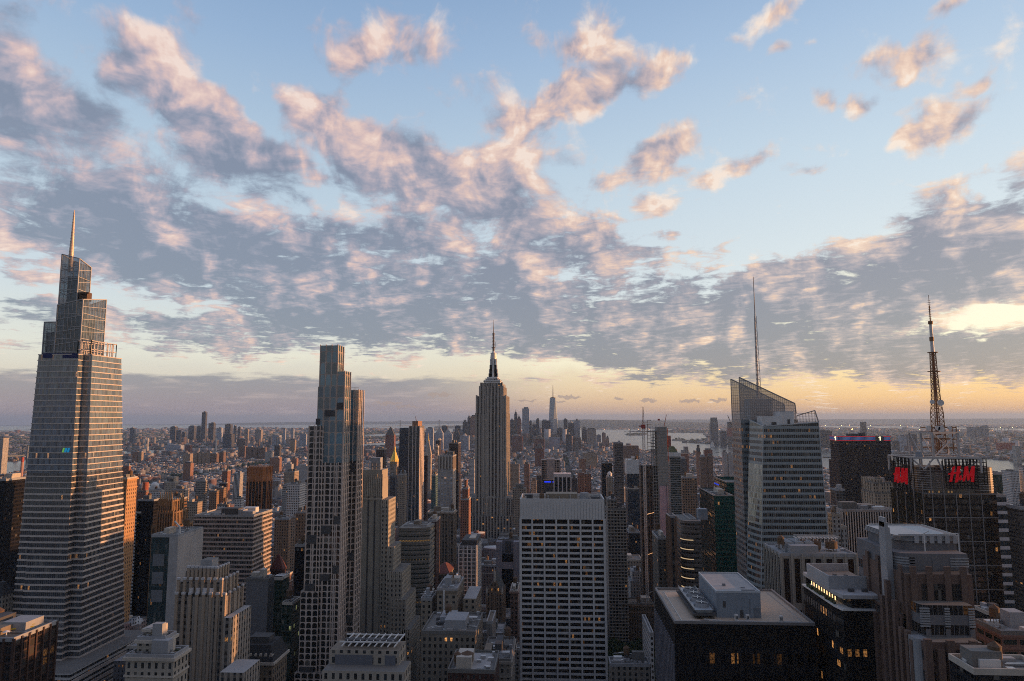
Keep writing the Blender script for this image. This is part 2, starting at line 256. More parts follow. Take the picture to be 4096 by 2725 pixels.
def facade(name, wall, glass=(.02,.025,.03), fh=3.6, bw=3.0, wf=.5, hf=.55, lit=.03, rough=.12, ior=1.5, attr=False, arch=False, mull=0.0, wrough=.85, blind=.2, litc=(1.0,.44,.13), lits=.55, tilt=.03, wmetal=0.0, off=.5, spand=None):
    """wall with a grid of windows: cells bw x fh metres, window wf x hf of a cell; some with blinds, a few lit"""
    m, t = newmat(name)
    uvn = t.n('ShaderNodeUVMap', uv_map='uv'); U, V, _ = t.sep(uvn.outputs[0])
    sx, sy = t.m('DIVIDE', U, bw), t.m('DIVIDE', V, fh)
    fx, fy = t.m('FRACT', sx), t.m('FRACT', sy); ix, iy = t.m('FLOOR', sx), t.m('FLOOR', sy)
    ax = t.m('ABSOLUTE', t.m('SUBTRACT', fx, .5)); ay = t.m('ABSOLUTE', t.m('SUBTRACT', fy, off))
    if arch:
        e = t.m('ADD', t.m('POWER', t.m('DIVIDE', ax, wf/2), 2.5), t.m('POWER', t.m('DIVIDE', t.m('MAXIMUM', t.m('SUBTRACT', fy, .58), 0.0), hf*.5-.02), 2.5))
        mask = t.m('MULTIPLY', t.m('LESS_THAN', e, 1.0), t.m('GREATER_THAN', fy, .5-hf/2))
    else:
        mask = t.m('MULTIPLY', t.m('LESS_THAN', ax, wf/2) if wf < 1 else 1.0, t.m('LESS_THAN', ay, hf/2) if hf < 1 else 1.0)
    rnd = t.n('ShaderNodeObjectInfo').outputs['Random']
    wn = t.n('ShaderNodeTexWhiteNoise', noise_dimensions='3D'); t.put(wn.inputs[0], t.comb(ix, iy, t.m('MULTIPLY', rnd, 91.7)))
    r1 = wn.outputs[0]; r2, r3, r4 = t.sep(wn.outputs[1])
    pos = t.n('ShaderNodeNewGeometry')
    n = t.noise(pos.outputs['Position'], .035, 5, .6); n2 = t.noise(t.v('MULTIPLY', pos.outputs['Position'], (1, 1, .07)), .6, 3, .6)
    wv = t.m('ADD', .62, t.m('ADD', t.m('MULTIPLY', n, .40), t.m('MULTIPLY', n2, .36)))
    wc = t.n('ShaderNodeAttribute', attribute_name='col').outputs[0] if attr else wall
    if attr:
        zn = t.sep(pos.outputs['Normal'])[2]; isroof = t.m('GREATER_THAN', zn, .7)
        mask = t.m('MULTIPLY', mask, t.m('SUBTRACT', 1.0, isroof))
        ra = t.n('ShaderNodeAttribute', attribute_name='roof').outputs[0]
        wc = t.mix(isroof, wc, ra)
    wallc = t.v('SCALE', wc, None, wv)
    if spand is not None:      # alternate darker spandrel under the windows
        wallc = t.mix(t.m('MULTIPLY', t.m('LESS_THAN', ax, wf/2), 1.0), wallc, spand)
    # glass
    gl = t.v('SCALE', glass, None, t.m('ADD', .5, t.m('MULTIPLY', r2, 1.1)))
    bl = t.m('MULTIPLY', t.m('LESS_THAN', r3, blind), t.m('ADD', .10, t.m('MULTIPLY', r1, .5)))
    gl = t.mix(bl, gl, (.24,.225,.20))
    if mull > 0:
        mm = t.m('LESS_THAN', t.m('ABSOLUTE', t.m('SUBTRACT', t.m('FRACT', t.m('DIVIDE', U, mull)), .5)), .44)
        mask = t.m('MULTIPLY', mask, mm)
    nc = t.noise(t.comb(t.m('MULTIPLY', ix, .13), t.m('MULTIPLY', iy, .9), t.m('MULTIPLY', rnd, 57.0)), 1.0, 2, .5)
    litm = t.m('LESS_THAN', r4, t.m('MULTIPLY', t.ss(nc, .50, .74), lit*5.0))
    grain = t.noise(t.comb(U, V, 0.0), 1.1, 3, .6)
    es = t.m('MULTIPLY', t.m('MULTIPLY', litm, lits*.6), t.m('MULTIPLY', t.m('ADD', .10, t.m('POWER', r1, 1.8)), t.ss(grain, .38, .62, .15, 1.3)))
    nrm = t.v('NORMALIZE', t.v('ADD', pos.outputs['Normal'], t.v('SCALE', t.v('SUBTRACT', wn.outputs[1], (.5,.5,.5)), None, tilt)))
    g = pbr(t, gl, rough, IOR=ior, Normal=nrm, Emission_Color=(*litc, 1), Emission_Strength=es)
    wl = pbr(t, wallc, wrough, Metallic=wmetal, Specular_IOR_Level=.5 if max(wall) > .03 else .12)
    ms = t.n('ShaderNodeMixShader'); t.put(ms.inputs[0], mask); t.t.links.new(wl, ms.inputs[1]); t.t.links.new(g, ms.inputs[2])
    out(t, ms.outputs[0]); m['bay'] = bw
    MATS[name] = m; return m

F = facade
def add_styles():
    A = dict
    S = {
    'black': A(wall=(.016,.016,.020), glass=(.008,.009,.012), bw=1.6, wf=.8, hf=.6, lit=.012, ior=1.3, blind=.03),
    'black2': A(wall=(.022,.024,.030), glass=(.010,.012,.016), bw=2.0, wf=.8, hf=.62, lit=.012, blind=.06),
    'stone_dim': A(wall=(.24,.22,.195), bw=3.4, wf=.42, hf=.58, lit=.03),
    'dimlit': A(wall=(.13,.115,.10), bw=3.0, wf=.42, hf=.5, lit=.05, lits=1.2),
    'darkbrick': A(wall=(.05,.028,.023), glass=(.012,.013,.016), fh=3.9, bw=5.0, wf=.72, hf=.8, lit=.03, mull=1.25),
    'orangestone': A(wall=(.42,.24,.12), bw=3.2, wf=.30, hf=.5, lit=.01),
    'whiteband': A(wall=(.52,.51,.50), bw=2.4, wf=.96, hf=.5, lit=.02),
    'whiteband3': A(wall=(.55,.56,.60), glass=(.02,.035,.05), fh=6.5, bw=2.4, wf=1.0, hf=.62, lit=.02),
    'brownband': A(wall=(.16,.085,.05), bw=1.8, wf=1.0, hf=.45, lit=.02),
    'brownband2': A(wall=(.40,.33,.30), glass=(.02,.022,.026), fh=3.9, bw=1.55, wf=.9, hf=.56, lit=.03, blind=.45),
    'tealglass': A(wall=(.03,.06,.065), glass=(.012,.035,.042), fh=4.1, bw=1.5, wf=.93, hf=.86, lit=.02, ior=1.9),
    'tealglass2': A(wall=(.10,.17,.18), glass=(.03,.08,.09), fh=3.5, bw=1.5, wf=.86, hf=.7, lit=.02, ior=1.9),
    'creamstone': A(wall=(.34,.31,.27), fh=4.2, bw=3.4, wf=.40, hf=.62, lit=.02),
    'creamdim': A(wall=(.34,.30,.26), bw=3.4, wf=.35, hf=.5, lit=.03),
    'greywall': A(wall=(.17,.17,.185), bw=5.0, fh=4.0, wf=0.0, hf=0.0, lit=0),
    'greywall2': A(wall=(.24,.23,.225), bw=5.0, fh=4.0, wf=.1, hf=.2, lit=0),
    'greenglassdark': A(wall=(.035,.055,.048), glass=(.010,.028,.022), fh=4.0, bw=1.6, wf=.92, hf=.74, lit=.03, ior=1.8, litc=(.8,.85,.35)),
    'palace': A(wall=(.20,.155,.115), fh=4.4, bw=3.4, wf=.42, hf=.62, lit=.02),
    'darkredbrick': A(wall=(.06,.026,.022), bw=3.0, wf=.35, hf=.5, lit=.02),
    'redbrick': A(wall=(.26,.12,.08), bw=3.2, wf=.36, hf=.48, lit=.015),
    'tanbrick': A(wall=(.25,.16,.105), bw=3.2, wf=.38, hf=.5, lit=.02),
    'tan': A(wall=(.34,.27,.21), bw=3.0, wf=.42, hf=.5, lit=.03),
    'beige': A(wall=(.40,.33,.27), bw=3.0, wf=.40, hf=.48, lit=.02),
    'brown': A(wall=(.20,.125,.095), bw=3.4, wf=.4, hf=.5, lit=.02),
    'brownloft': A(wall=(.24,.155,.105), fh=4.0, bw=3.8, wf=.6, hf=.55, lit=.03),
    'brownrib': A(wall=(.40,.15,.05), glass=(.015,.013,.013), fh=3.8, bw=3.0, wf=.0, hf=.0, lit=0),
    'brownstone': A(wall=(.21,.165,.13), bw=3.0, wf=.5, hf=.6, lit=.02, spand=(.12,.10,.085)),
    'brownstone2': A(wall=(.20,.12,.08), bw=4.0, wf=.4, hf=.6, lit=.01, spand=(.05,.04,.035)),
    'whitegrid': A(wall=(.56,.55,.55), fh=3.4, bw=2.8, wf=.55, hf=.55, lit=.02),
    'whiteframe': A(wall=(.66,.64,.62), fh=3.9, bw=4.6, wf=.70, hf=.76, lit=.03, mull=1.55),
    'whiterib': A(wall=(.60,.58,.57), bw=3.0, wf=.5, hf=1.0, lit=.02),
    'whitestone': A(wall=(.58,.57,.56), bw=3.4, wf=.35, hf=.55, lit=.01),
    'whitestone2': A(wall=(.50,.48,.46), bw=3.2, wf=.38, hf=.55, lit=.02),
    'whitewin': A(wall=(.38,.34,.30), glass=(.35,.38,.44), fh=3.9, bw=4.4, wf=.62, hf=.62, lit=.01, blind=.5),
    'whitewin2': A(wall=(.26,.23,.20), glass=(.015,.015,.017), fh=3.4, bw=3.2, wf=.66, hf=.62, lit=.02, blind=.3),
    'whiteframe2': A(wall=(.6,.6,.6), bw=4.0, wf=.7, hf=.7, lit=.02),
    'bands': A(wall=(.34,.29,.25), bw=3.2, wf=.9, hf=.5, lit=.02, blind=.3),
    'browngl': A(wall=(.05,.032,.028), glass=(.03,.018,.015), bw=1.6, wf=.85, hf=.7, lit=.02, ior=1.8),
    'bluedark': A(wall=(.05,.055,.075), glass=(.022,.032,.05), bw=1.8, fh=3.3, wf=.85, hf=.7, lit=.015, blind=.2, ior=1.8),
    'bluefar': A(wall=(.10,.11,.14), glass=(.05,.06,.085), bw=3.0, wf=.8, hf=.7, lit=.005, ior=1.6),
    'darkfar': A(wall=(.16,.135,.125), glass=(.03,.032,.04), bw=4.0, wf=.55, hf=.6, lit=.01),
    'lesbrick': A(wall=(.27,.17,.12), bw=3.4, wf=.4, hf=.45, lit=.01),
    'finglass': A(wall=(.04,.05,.055), glass=(.015,.03,.033), fh=3.5, bw=1.6, wf=.9, hf=.7, lit=.02, ior=1.9, blind=.3),
    'greyband': A(wall=(.14,.135,.14), fh=3.4, bw=4.0, wf=.94, hf=.55, lit=.01),
    'balcony': A(wall=(.22,.22,.22), glass=(.02,.035,.038), fh=3.1, bw=2.6, wf=.92, hf=.72, lit=.02, blind=.3),
    'gothic': A(wall=(.22,.15,.105), fh=3.9, bw=2.7, wf=.42, hf=.6, lit=.03),
    'ornate': A(wall=(.24,.155,.13), fh=4.2, bw=3.0, wf=.45, hf=.6, lit=.02),
    'tanblock': A(wall=(.28,.235,.185), fh=3.8, bw=4.2, wf=.38, hf=.5, lit=.02),
    'litloft': A(wall=(.21,.185,.155), fh=3.8, bw=3.1, wf=.44, hf=.54, lit=.09, lits=1.1),
    'columned': A(wall=(.30,.28,.25), glass=(.010,.010,.012), fh=29.02, bw=6.2, wf=.52, hf=.86, lit=.01, blind=.0, mull=0),
    'stripes': A(wall=(.58,.56,.54), glass=(.012,.013,.018), fh=3.9, bw=2.05, wf=.58, hf=1.0, lit=.02, blind=.05),
    'stripes2': A(wall=(.19,.105,.085), glass=(.02,.025,.02), fh=5.0, bw=6.0, wf=.8, hf=.4, lit=.02),
    'decotan': A(wall=(.40,.325,.25), fh=3.7, bw=3.0, wf=.42, hf=.6, lit=.02),
    'greyframe': A(wall=(.12,.125,.135), glass=(.015,.02,.028), fh=3.8, bw=3.0, wf=.85, hf=.8, lit=.01),
    'greylouvre': A(wall=(.085,.078,.078), glass=(.03,.03,.032), fh=2.4, bw=2.4, wf=.85, hf=.4, lit=.004),
    'redflat': A(wall=(.30,.05,.04), bw=6, wf=.4, hf=.4, lit=0),
    'limestone': A(wall=(.39,.355,.315), glass=(.02,.02,.024), fh=3.7, bw=2.6, wf=.42, hf=.55, lit=.03, spand=(.13,.12,.115), lits=.8),
    'stone500': A(wall=(.33,.295,.245), fh=3.6, bw=3.3, wf=.36, hf=.5, lit=.015),
    'arch520': A(wall=(.56,.47,.42), glass=(.010,.013,.016), fh=4.15, bw=4.3, wf=.78, hf=.78, lit=.0, arch=True, blind=.04, ior=1.8),
    'arch520hi': A(wall=(.46,.38,.33), glass=(.055,.15,.21), fh=8.4, bw=4.3, wf=.78, hf=.90, lit=.0, arch=True, blind=.04, ior=2.2),
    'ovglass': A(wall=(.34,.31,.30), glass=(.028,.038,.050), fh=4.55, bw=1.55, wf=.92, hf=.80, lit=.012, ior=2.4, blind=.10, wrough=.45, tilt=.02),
    'ovglasshi': A(wall=(.24,.24,.27), glass=(.07,.11,.16), fh=4.55, bw=1.55, wf=.86, hf=.84, lit=.01, ior=2.3, blind=.05, tilt=.04),  # paler, bluer upper glass: sky reflection put into the base colour
    'boaglass': A(wall=(.27,.315,.335), glass=(.020,.024,.027), fh=4.4, bw=1.55, wf=.86, hf=.54, lit=.09, ior=1.5, blind=.14, wrough=.25, lits=.4, tilt=.02),
    'boaback': A(wall=(.22,.25,.265), glass=(.06,.068,.075), fh=4.4, bw=1.55, wf=.84, hf=.5, lit=.05, ior=1.9, blind=.2, wrough=.25),
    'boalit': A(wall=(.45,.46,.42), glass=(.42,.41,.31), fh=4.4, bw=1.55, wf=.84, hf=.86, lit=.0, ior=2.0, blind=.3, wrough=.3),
    'wtc': A(wall=(.26,.30,.36), glass=(.26,.32,.40), fh=4.5, bw=3, wf=.94, hf=.8, lit=.0, ior=2.2, rough=.08, blind=.05, tilt=.01),
    'penn': A(wall=(.018,.016,.022), glass=(.012,.010,.014), fh=3.8, bw=1.6, wf=.8, hf=.6, lit=.008, blind=.02, ior=1.45),
    'tsq': A(wall=(.022,.02,.02), glass=(.016,.013,.013), fh=3.9, bw=1.6, wf=.9, hf=.66, lit=.03, ior=2.0, blind=.08, tilt=.05),
    'curved': A(wall=(.20,.19,.175), glass=(.015,.03,.03), fh=4.0, bw=2.2, wf=.94, hf=.6, lit=.16, blind=.2, litc=(1,.55,.18), lits=.5),
    'sales': A(wall=(.012,.10,.085), glass=(.006,.045,.040), fh=4.0, bw=1.55, wf=.9, hf=.72, lit=.015, ior=1.6, blind=.02),
    'corner': A(wall=(.19,.165,.15), glass=(.03,.03,.03), fh=4.0, bw=1.6, wf=.88, hf=.62, lit=.05, blind=.2),
    'concrete': A(wall=(.30,.295,.285), fh=3.6, bw=40, wf=0, hf=0, lit=0),
    'slabnear': A(wall=(.020,.020,.024), glass=(.006,.006,.008), fh=9.8, bw=4.9, wf=.66, hf=.48, lit=.55, blind=.03, lits=.26, mull=0, ior=1.45),
    'hotel': A(wall=(.012,.013,.016), glass=(.012,.014,.017), fh=6.2, bw=3.1, wf=.5, hf=.5, lit=.10, blind=.03, lits=1.0),
    'bertel': A(wall=(.125,.08,.068), glass=(.015,.017,.02), fh=7.6, bw=4.6, wf=.72, hf=.5, lit=.06, blind=.03, mull=1.5, lits=.4),
    'bertel2': A(wall=(.14,.14,.155), glass=(.013,.015,.018), fh=7.6, bw=1.9, wf=.9, hf=.5, lit=.05, blind=.03, lits=.3),
    }
    for k, v in S.items(): facade(k, **v); STYLEWALL[k] = v['wall']
add_styles()
fill_mat = facade('city_facade', (.2,.2,.2), fh=3.4, bw=3.2, wf=.40, hf=.48, lit=.02, attr=True)
R_GREY = plain('roof_grey', (.16,.155,.15)); R_PALE = plain('roof_pale', (.34,.335,.34)); R_DARK = plain('roof_dark', (.06,.06,.062)); R_BROWN = plain('roof_brown', (.20,.165,.13), var=.4)
GRAVEL = plain('roof_gravel', (.46,.37,.29), sc=.6)
M_MECH = plain('mech_grey', (.30,.31,.33)); M_MECHD = plain('mech_dark', (.07,.07,.075)); M_WOOD = plain('tank_wood', (.12,.075,.045)); M_TILE = plain('redtile', (.12,.038,.032))
M_WHITE = plain('white_metal', (.62,.62,.62), .5); M_STEEL = plain('steel', (.42,.43,.45), .4, .6); M_GOLD = plain('gold_leaf', (.90,.62,.12), .45, .25, .1); M_RUST = plain('rust_steel', (.11,.065,.04)); M_BLUEGREY = plain('blue_grey_metal', (.22,.26,.31), .6)
M_SLATE = plain('slate', (.028,.030,.036)); M_GREEN = plain('terrace_green', (.03,.05,.02)); M_COPPER = plain('green_copper', (.12,.20,.17)); M_CREAM = plain('cream_stone', (.46,.42,.37)); M_PINK = plain('pink_wrap', (.50,.34,.38)); M_REDP = plain('red_paint', (.42,.07,.05))
M_LAMP = emit('lamp_warm', (1.0,.62,.28), 1.6)

# ============================================================ roof equipment
def roofkit(root, x0, x1, y0, y1, z, seed, dens=1.0, near=True):
    rg = random.Random(seed); W, Dp = x1-x0, y1-y0
    rm = rg.choice([R_GREY, R_GREY, R_PALE, R_DARK, R_BROWN])
    p = MB(); t = .5; h = 1.2
    p.box(x0-.15, x1+.15, y0-.15, y0+t, z-.8, z+h); p.box(x0-.15, x1+.15, y1-t, y1+.15, z-.8, z+h)
    p.box(x0-.15, x0+t, y0+t, y1-t, z-.8, z+h); p.box(x1-t, x1+.15, y0+t, y1-t, z-.8, z+h)
    p.build('parapet', rg.choice([M_CREAM, R_PALE, M_MECH, R_GREY]), root)
    if W < 6 or Dp < 6: return
    for k in range(rg.randint(1, 2)):
        w_, d_, h_ = W*rg.uniform(.2,.4), Dp*rg.uniform(.25,.5), rg.uniform(3,7)
        cx, cy = rg.uniform(x0+w_/2+1, x1-w_/2-1), rg.uniform(y0+d_/2+1, y1-d_/2-1)
        b = MB(); b.box(cx-w_/2, cx+w_/2, cy-d_/2, cy+d_/2, z+.02, z+h_)
        b.build('bulkhead', rg.choice([M_MECH, R_GREY, M_CREAM, M_MECHD, R_BROWN]), root)
    if near:
        v = MB()
        for k in range(int(6*dens*max(1, W/30))):
            a, c, s_ = rg.uniform(x0+1.5, x1-1.5), rg.uniform(y0+1.5, y1-1.5), rg.uniform(.5, 1.6)
            v.box(a-s_, a+s_, c-s_*.7, c+s_*.7, z+.02, z+rg.uniform(.8, 2.4))
        for k in range(3):
            a = rg.uniform(x0+2, x1-6); c = rg.uniform(y0+2, y1-2); v.bar((a, c, z+.6), (a+rg.uniform(3, W*.4), c, z+.6), .5)
        v.build('roof_vents', M_STEEL, root)
        if rg.random() < .6: water_tank(root, rg.uniform(x0+3, x1-3), rg.uniform(y0+3, y1-3), z+rg.choice([0, 2]), 2.0)
def water_tank(root, x, y, z, r=2.2):
    b = MB()
    for a in (-1, 1):
        for c in (-1, 1): b.bar((x+a*r*.6, y+c*r*.6, z), (x+a*r*.6, y+c*r*.6, z+2.6), .25)
    o = b.build('tank_stand', M_RUST, root)
    b = MB(); b.cyl(x, y, r, z+2.6, z+6.4, 14); q = b.build('water_tank', M_WOOD, root)
    b = MB(); b.cyl(x, y, r*1.08, z+6.4, z+8.0, 14, r2=.05); b.build('tank_roof', M_RUST, q)

PROTECT = []      # (x0, x1, y, z of the lowest part that stays in view)
FOOT = []
def addfoot(x0, x1, y0, y1): FOOT.append((x0-2, x1+2, y0-2, y1+2))
def simple(name, lab, cat, st, boxes, zb, op, group=None, detail=True):
    x0, x1, y0, y1, z = boxes[0]
    root = thing(name, lab, cat, ((x0+x1)/2, (y0+y1)/2, 0), group)
    mat = MATS[st]; bay = mat.get('bay')
    gz = -max(0, (y0*y0+x0*x0))/(2*7433000.) - 3
    for i, (a, b, c, d, zz) in enumerate(boxes):
        w = MB(); w.box(a, b, c, d, gz if y0 > 1500 else 0, zz, 0, 1, bay)
        w.build('tower_wall' if i == 0 else 'wing_wall', [mat, random.choice([R_GREY, R_PALE, R_DARK, R_BROWN])], root)
        if y0 < 6000: addfoot(a, b, c, d)
    if zb: PROTECT.append((min(b[0] for b in boxes), max(b[1] for b in boxes), y0, zb))
    sd_ = int(x0*7+y0)
    kit = op.get('kit')
    if detail and kit != 'cooling' and not op.get('pyr') and not op.get('mansard') and not op.get('hip') and not op.get('gable') and y0 < 2400:
        for (a, b, c, d, zz) in boxes[:2]: roofkit(root, a, b, c, d, zz, sd_, 1.5 if y0 < 700 else .8, y0 < 1300)
    W = x1-x0
    if op.get('pier'):
        s = op['pier']; n = max(2, round(W/s)); b = MB()
        for (a, bb, c, d, zz) in boxes:
            n = max(1, round((bb-a)/s))
            for i in range(n+1):
                xx = a+(bb-a)*i/n; b.box(xx-.45, xx+.45, c-.7, c, 0, zz+.6)
            m = max(1, round((d-c)/s))
            for xs, sg in ((a, -1), (bb, 1)):
                for i in range(m+1):
                    yy = c+(d-c)*i/m
                    b.box(min(xs, xs+sg*.7), max(xs, xs+sg*.7), yy-.45, yy+.45, 0, zz+.6)
        b.build('piers', [MATS[st+'_plain']] if st+'_plain' in MATS else wallof(st), root)
    if op.get('bands'):
        s = op['bands']; b = MB()
        for (a, bb, c, d, zz) in boxes[:1]:
            k = 1
            while k*s < zz:
                b.box(a-.5, bb+.5, c-.5, d+.5, k*s-.45, k*s+.45, bottom=True); k += 1
        b.build('floor_slabs', wallof(st, 1.15), root)
    if op.get('cornice'):
        b = MB()
        for (a, bb, c, d, zz) in boxes: b.box(a-1, bb+1, c-1, d+1, zz-1.6, zz-.2, bottom=True); b.box(a-.5, bb+.5, c-.5, d+.5, zz-9, zz-8.2, bottom=True)
        b.build('cornice', M_CREAM if st in ('creamstone', 'palace') else wallof(st, 1.25), root)
    if op.get('pyr'):
        zt, mm = op['pyr']; b = MB(); b.pyr(x0-.8, x1+.8, y0-.8, y1+.8, z, zt, 0, .12); b.build('roof', MATS[mm], root)
        b = MB(); b.box(x0-.6, x1+.6, y0-.6, y1+.6, z-1.5, z-.1, bottom=True); b.build('cornice', wallof(st, 1.2), root)
    if op.get('hip'):
        b = MB(); b.pyr(x0, x1, y0, y1, z, z+9, 0, .3); b.build('roof', M_SLATE, root)
    if op.get('mansard'):
        b = MB(); b.pyr(x0-.5, x1+.5, y0-.5, y1+.5, z, z+9, 0, .72); b.build('roof', M_SLATE, root)
        n = 7
        for i in range(n):
            xx = x0+W*(i+.5)/n; d_ = MB(); d_.box(xx-.9, xx+.9, y0+.6, y0+3, z+1.5, z+4, 0); d_.cyl(xx, y0+1.2, .7, z+4, z+4.6, 8); d_.build('dormer', M_CREAM, root)
        b = MB(); b.box(x0+W*.2, x1-W*.25, y0+7, y1-7, z+9, z+12.5); b.build('bulkhead', M_MECHD, root)
        b = MB(); b.box(x0-1.3, x1+1.3, y0-1.3, y1+1.3, z-1.7, z-.2, bottom=True); b.build('cornice', M_CREAM, root)
    if op.get('gable'):
        zt = op['gable']; xm = (x0+x1)/2; b = MB()
        b.face([(x0,y0,z),(x1,y0,z),(xm,y0,zt)], 0); b.face([(x0,y1,z),(x0,y0,z),(xm,y0,zt),(xm,y1,zt)], 1); b.face([(x1,y0,z),(x1,y1,z),(xm,y1,zt),(xm,y0,zt)], 1); b.face([(x1,y1,z),(x0,y1,z),(xm,y1,zt)], 0)
        b.build('roof', [MATS[st], M_SLATE], root)
        for xx in (x0, x1, xm):
            b = MB(); zz = zt if xx == xm else z; b.cyl(xx, y0, .8, zz-4, zz+3, 6); b.cyl(xx, y0, .8, zz+3, zz+8, 6, r2=.05); b.build('pinnacle', M_CREAM, root)
    if op.get('dome'):
        cx, zt = op['dome']; b = MB(); r = 7
        b.cyl(cx, y0+14, r, z, zt-r*.6, 20, r2=r)
        for k in range(4): b.cyl(cx, y0+14, r*math.cos(k*R(22)), zt-r*.6+r*math.sin(k*R(22)), zt-r*.6+r*math.sin((k+1)*R(22)), 20, r2=r*math.cos((k+1)*R(22)), cap=k == 3)
        b.build('dome', M_WHITE, root)
    if op.get('tankdome'):
        b = MB(); cx = (x0+x1)/2; b.cyl(cx, y0+8, 4, z, z+6, 16); b.cyl(cx, y0+8, 4, z+6, z+9, 16, r2=1.5); b.build('dome', M_WHITE, root)
    if op.get('rtank'):
        b = MB(); b.cyl(x1-6, y0+8, 4.5, z, z+14, 16); b.build('water_tank', plain('red_tank', (.32,.09,.05)), root)
    if op.get('pent'):
        a, bb, zt = op['pent']; b = MB(); b.box(a, bb, y0+5, y1-4, z, zt); b.build('penthouse', M_MECHD, root)
    if op.get('crown'):
        b = MB(); hh = 19
        for i in range(5):
            xx = x0+W*(i+.5)/5
            b.box(xx-W*.055, xx+W*.055, y0-1.0, y0, z-hh, z+.8)
        b.build('crown_ribs', wallof(st, 1.2), root)
        b = MB(); b.box(x0-.1, x1+.1, y0-.25, y1+.1, z-hh, z-.9, bottom=True); b.build('louvres', M_MECHD if False else plain('louvre_brown', (.13,.105,.09)), root)
    if op.get('fins'):
        b = MB()
        for k, ww in ((-.01, 1.2), (.36, 1.6), (.66, 1.6), (1.0, 1.4)):
            b.box(x0+W*k-ww/2, x0+W*k+ww/2, y0-1.2, y0, 0, z+2)
        for k in range(0, 4): b.box(x1, x1+1.0, y0+(y1-y0)*k/4, y0+(y1-y0)*k/4+6, 0, z-2)
        b.build('stone_fins', plain('pale_fin', (.62,.52,.47)), root)
        b = MB(); b.box(x0+W*.25, x0+W*.8, y0+4, y1-4, z, z+12); b.bar((x0+W*.6, y0+10, z+12), (x0+W*.5, y0+10, z+22), 1.0); b.build('penthouse', plain('rust_crown', (.30,.17,.11)), root)
        b = MB(); b.box(x0-22, x0-.5, y0+3, y1, 0, z-3, 0, 1, 1.6); b.build('wing_wall', [MATS['bluedark'], R_DARK], root)
    if op.get('cap'):
        a, bb, c, d, zz = boxes[1]; b = MB(); b.box(a-.4, bb+.4, c-.4, d+.4, zz-20, zz+1); b.build('white_cap', M_WHITE, root)
    if op.get('capw'):
        b = MB(); b.box(x0-.8, x1+.8, y0-.8, y1+.8, z-.5, z+5); b.build('white_cap', M_WHITE, root)
        b = MB(); b.pyr(x0, x1-3, y0+1, y1, z+5, z+13, 0, .4); b.build('green_roof', plain('moss_roof', (.09,.10,.045)), root)
    if op.get('redtop'):
        b = MB(); b.box(x0-1, x1+1, y0-1, y1+1, z-75, z, bottom=True); b.build('red_scaffold', plain('red_scaffold', (.28,.09,.08)), root)
        b = MB(); b.bar((x1-20, y0, z), (x1-60, y0, z+110), 5); b.build('crane_boom', M_RUST, root)
    if op.get('blank'):
        a, bb, c, d, zz = boxes[1]; w_ = bb-a
        b = MB(); b.box(a+w_*.35, bb-1.5, c-.6, c, 40, zz-9); b.build('blank_wall', wallof(st, 1.0), root)
        b = MB(); b.bar((a+1.5, c-.9, 20), (a+1.5, c-.9, zz-28), .9); b.bar((a+1.5, c-.9, zz-28), (a+5, c-.9, zz-22), .9); b.bar((a+5, c-.9, zz-22), (a+5, c-.9, zz), .9); b.build('drain_pipe', M_WHITE, root)
        b = MB(); b.box(a-.3, bb+.3, c-.3, d+.3, zz-2.2, zz-.4, bottom=True); b.build('cornice', wallof(st, .7), root)
    if op.get('pipe'):
        px, pz = op['pipe']; b = MB(); b.bar((px, y0-.8, z-60), (px, y0-.8, pz), .8); b.build('flue_pipe', M_WHITE, root)
    if kit == 'tanks':
        for xx in (.40, .58, .80): water_tank(root, x0+W*xx, y0+14, z-1, 3.6)
        b = MB()
        for i in range(12):
            xx = x0+W*(.30+.05*i); b.bar((xx, y0+9, z+8), (xx, y0+15, z+8), .4); b.bar((xx, y0+12, z), (xx, y0+12, z+8), .3)
        b.bar((x0+W*.3, y0+9, z+9), (x0+W*.88, y0+9, z+9), .35); b.bar((x0+W*.3, y0+15, z+9), (x0+W*.88, y0+15, z+9), .35); b.build('catwalk', M_WHITE, root)
        b = MB()
        for i in range(3): b.box(x0+W*.12+i*6, x0+W*.12+i*6+5, y0+8, y0+22, z, z+6)
        b.build('cooling_unit', M_STEEL, root)
    if kit == 'cooling':
        b = MB(); 
        for i in range(9):
            xx = x0+W*(.15+.095*i); b.bar((xx, y0+2, z+1), (xx+W*.08, y0+13, z+3.5), .45); b.bar((xx+W*.08, y0+2, z+3.5), (xx, y0+13, z+1), .35)
        b.bar((x0+W*.12, y0+2, z+3), (x1-1, y0+2, z+3), .5); b.bar((x0+W*.12, y0+13, z+3), (x1-1, y0+13, z+3), .5)
        b.build('cooling_frame', M_WHITE, root)
        for i in range(5):
            b = MB(); b.cyl(x0+W*(.22+.15*i), y0+8, 2.6, z+.1, z+2.6, 18); b.cyl(x0+W*(.22+.15*i), y0+8, 2.2, z+2.6, z+2.7, 18); b.build('fan_drum', M_MECHD, root)
        b = MB(); b.box(x0+W*.08, x0+W*.62, y0-.3, y0, z-7.5, z-2); b.box(x0+W*.80, x0+W*.95, y0-.3, y0, z-7.5, z-2); b.build('louvres', plain('louvre_blue', (.12,.13,.16)), root)
    if kit == 'bmu':
        b = MB(); xm = (x0+x1)/2; b.bar((xm+6, y0+8, z), (xm+6, y0+8, z+5), 1); b.bar((xm+6, y0+8, z+5), (xm+2, y0+8, z+9), .8); b.build('roof_crane', M_WHITE, root)
        b = MB(); b.box(x1-6, x1+.3, y0-.3, y1+.3, 0, z-.3); b.build('side_wall', plain('grey_panel', (.40,.385,.385)), root)
        b = MB()
        for zz in (z-12, z-24, z-36): b.box(x0+2, x1-9, y0-.4, y0, zz-8, zz+0)
        b.build('screen_panels', plain('grey_screen', (.16,.17,.19)), root)
        b = MB()
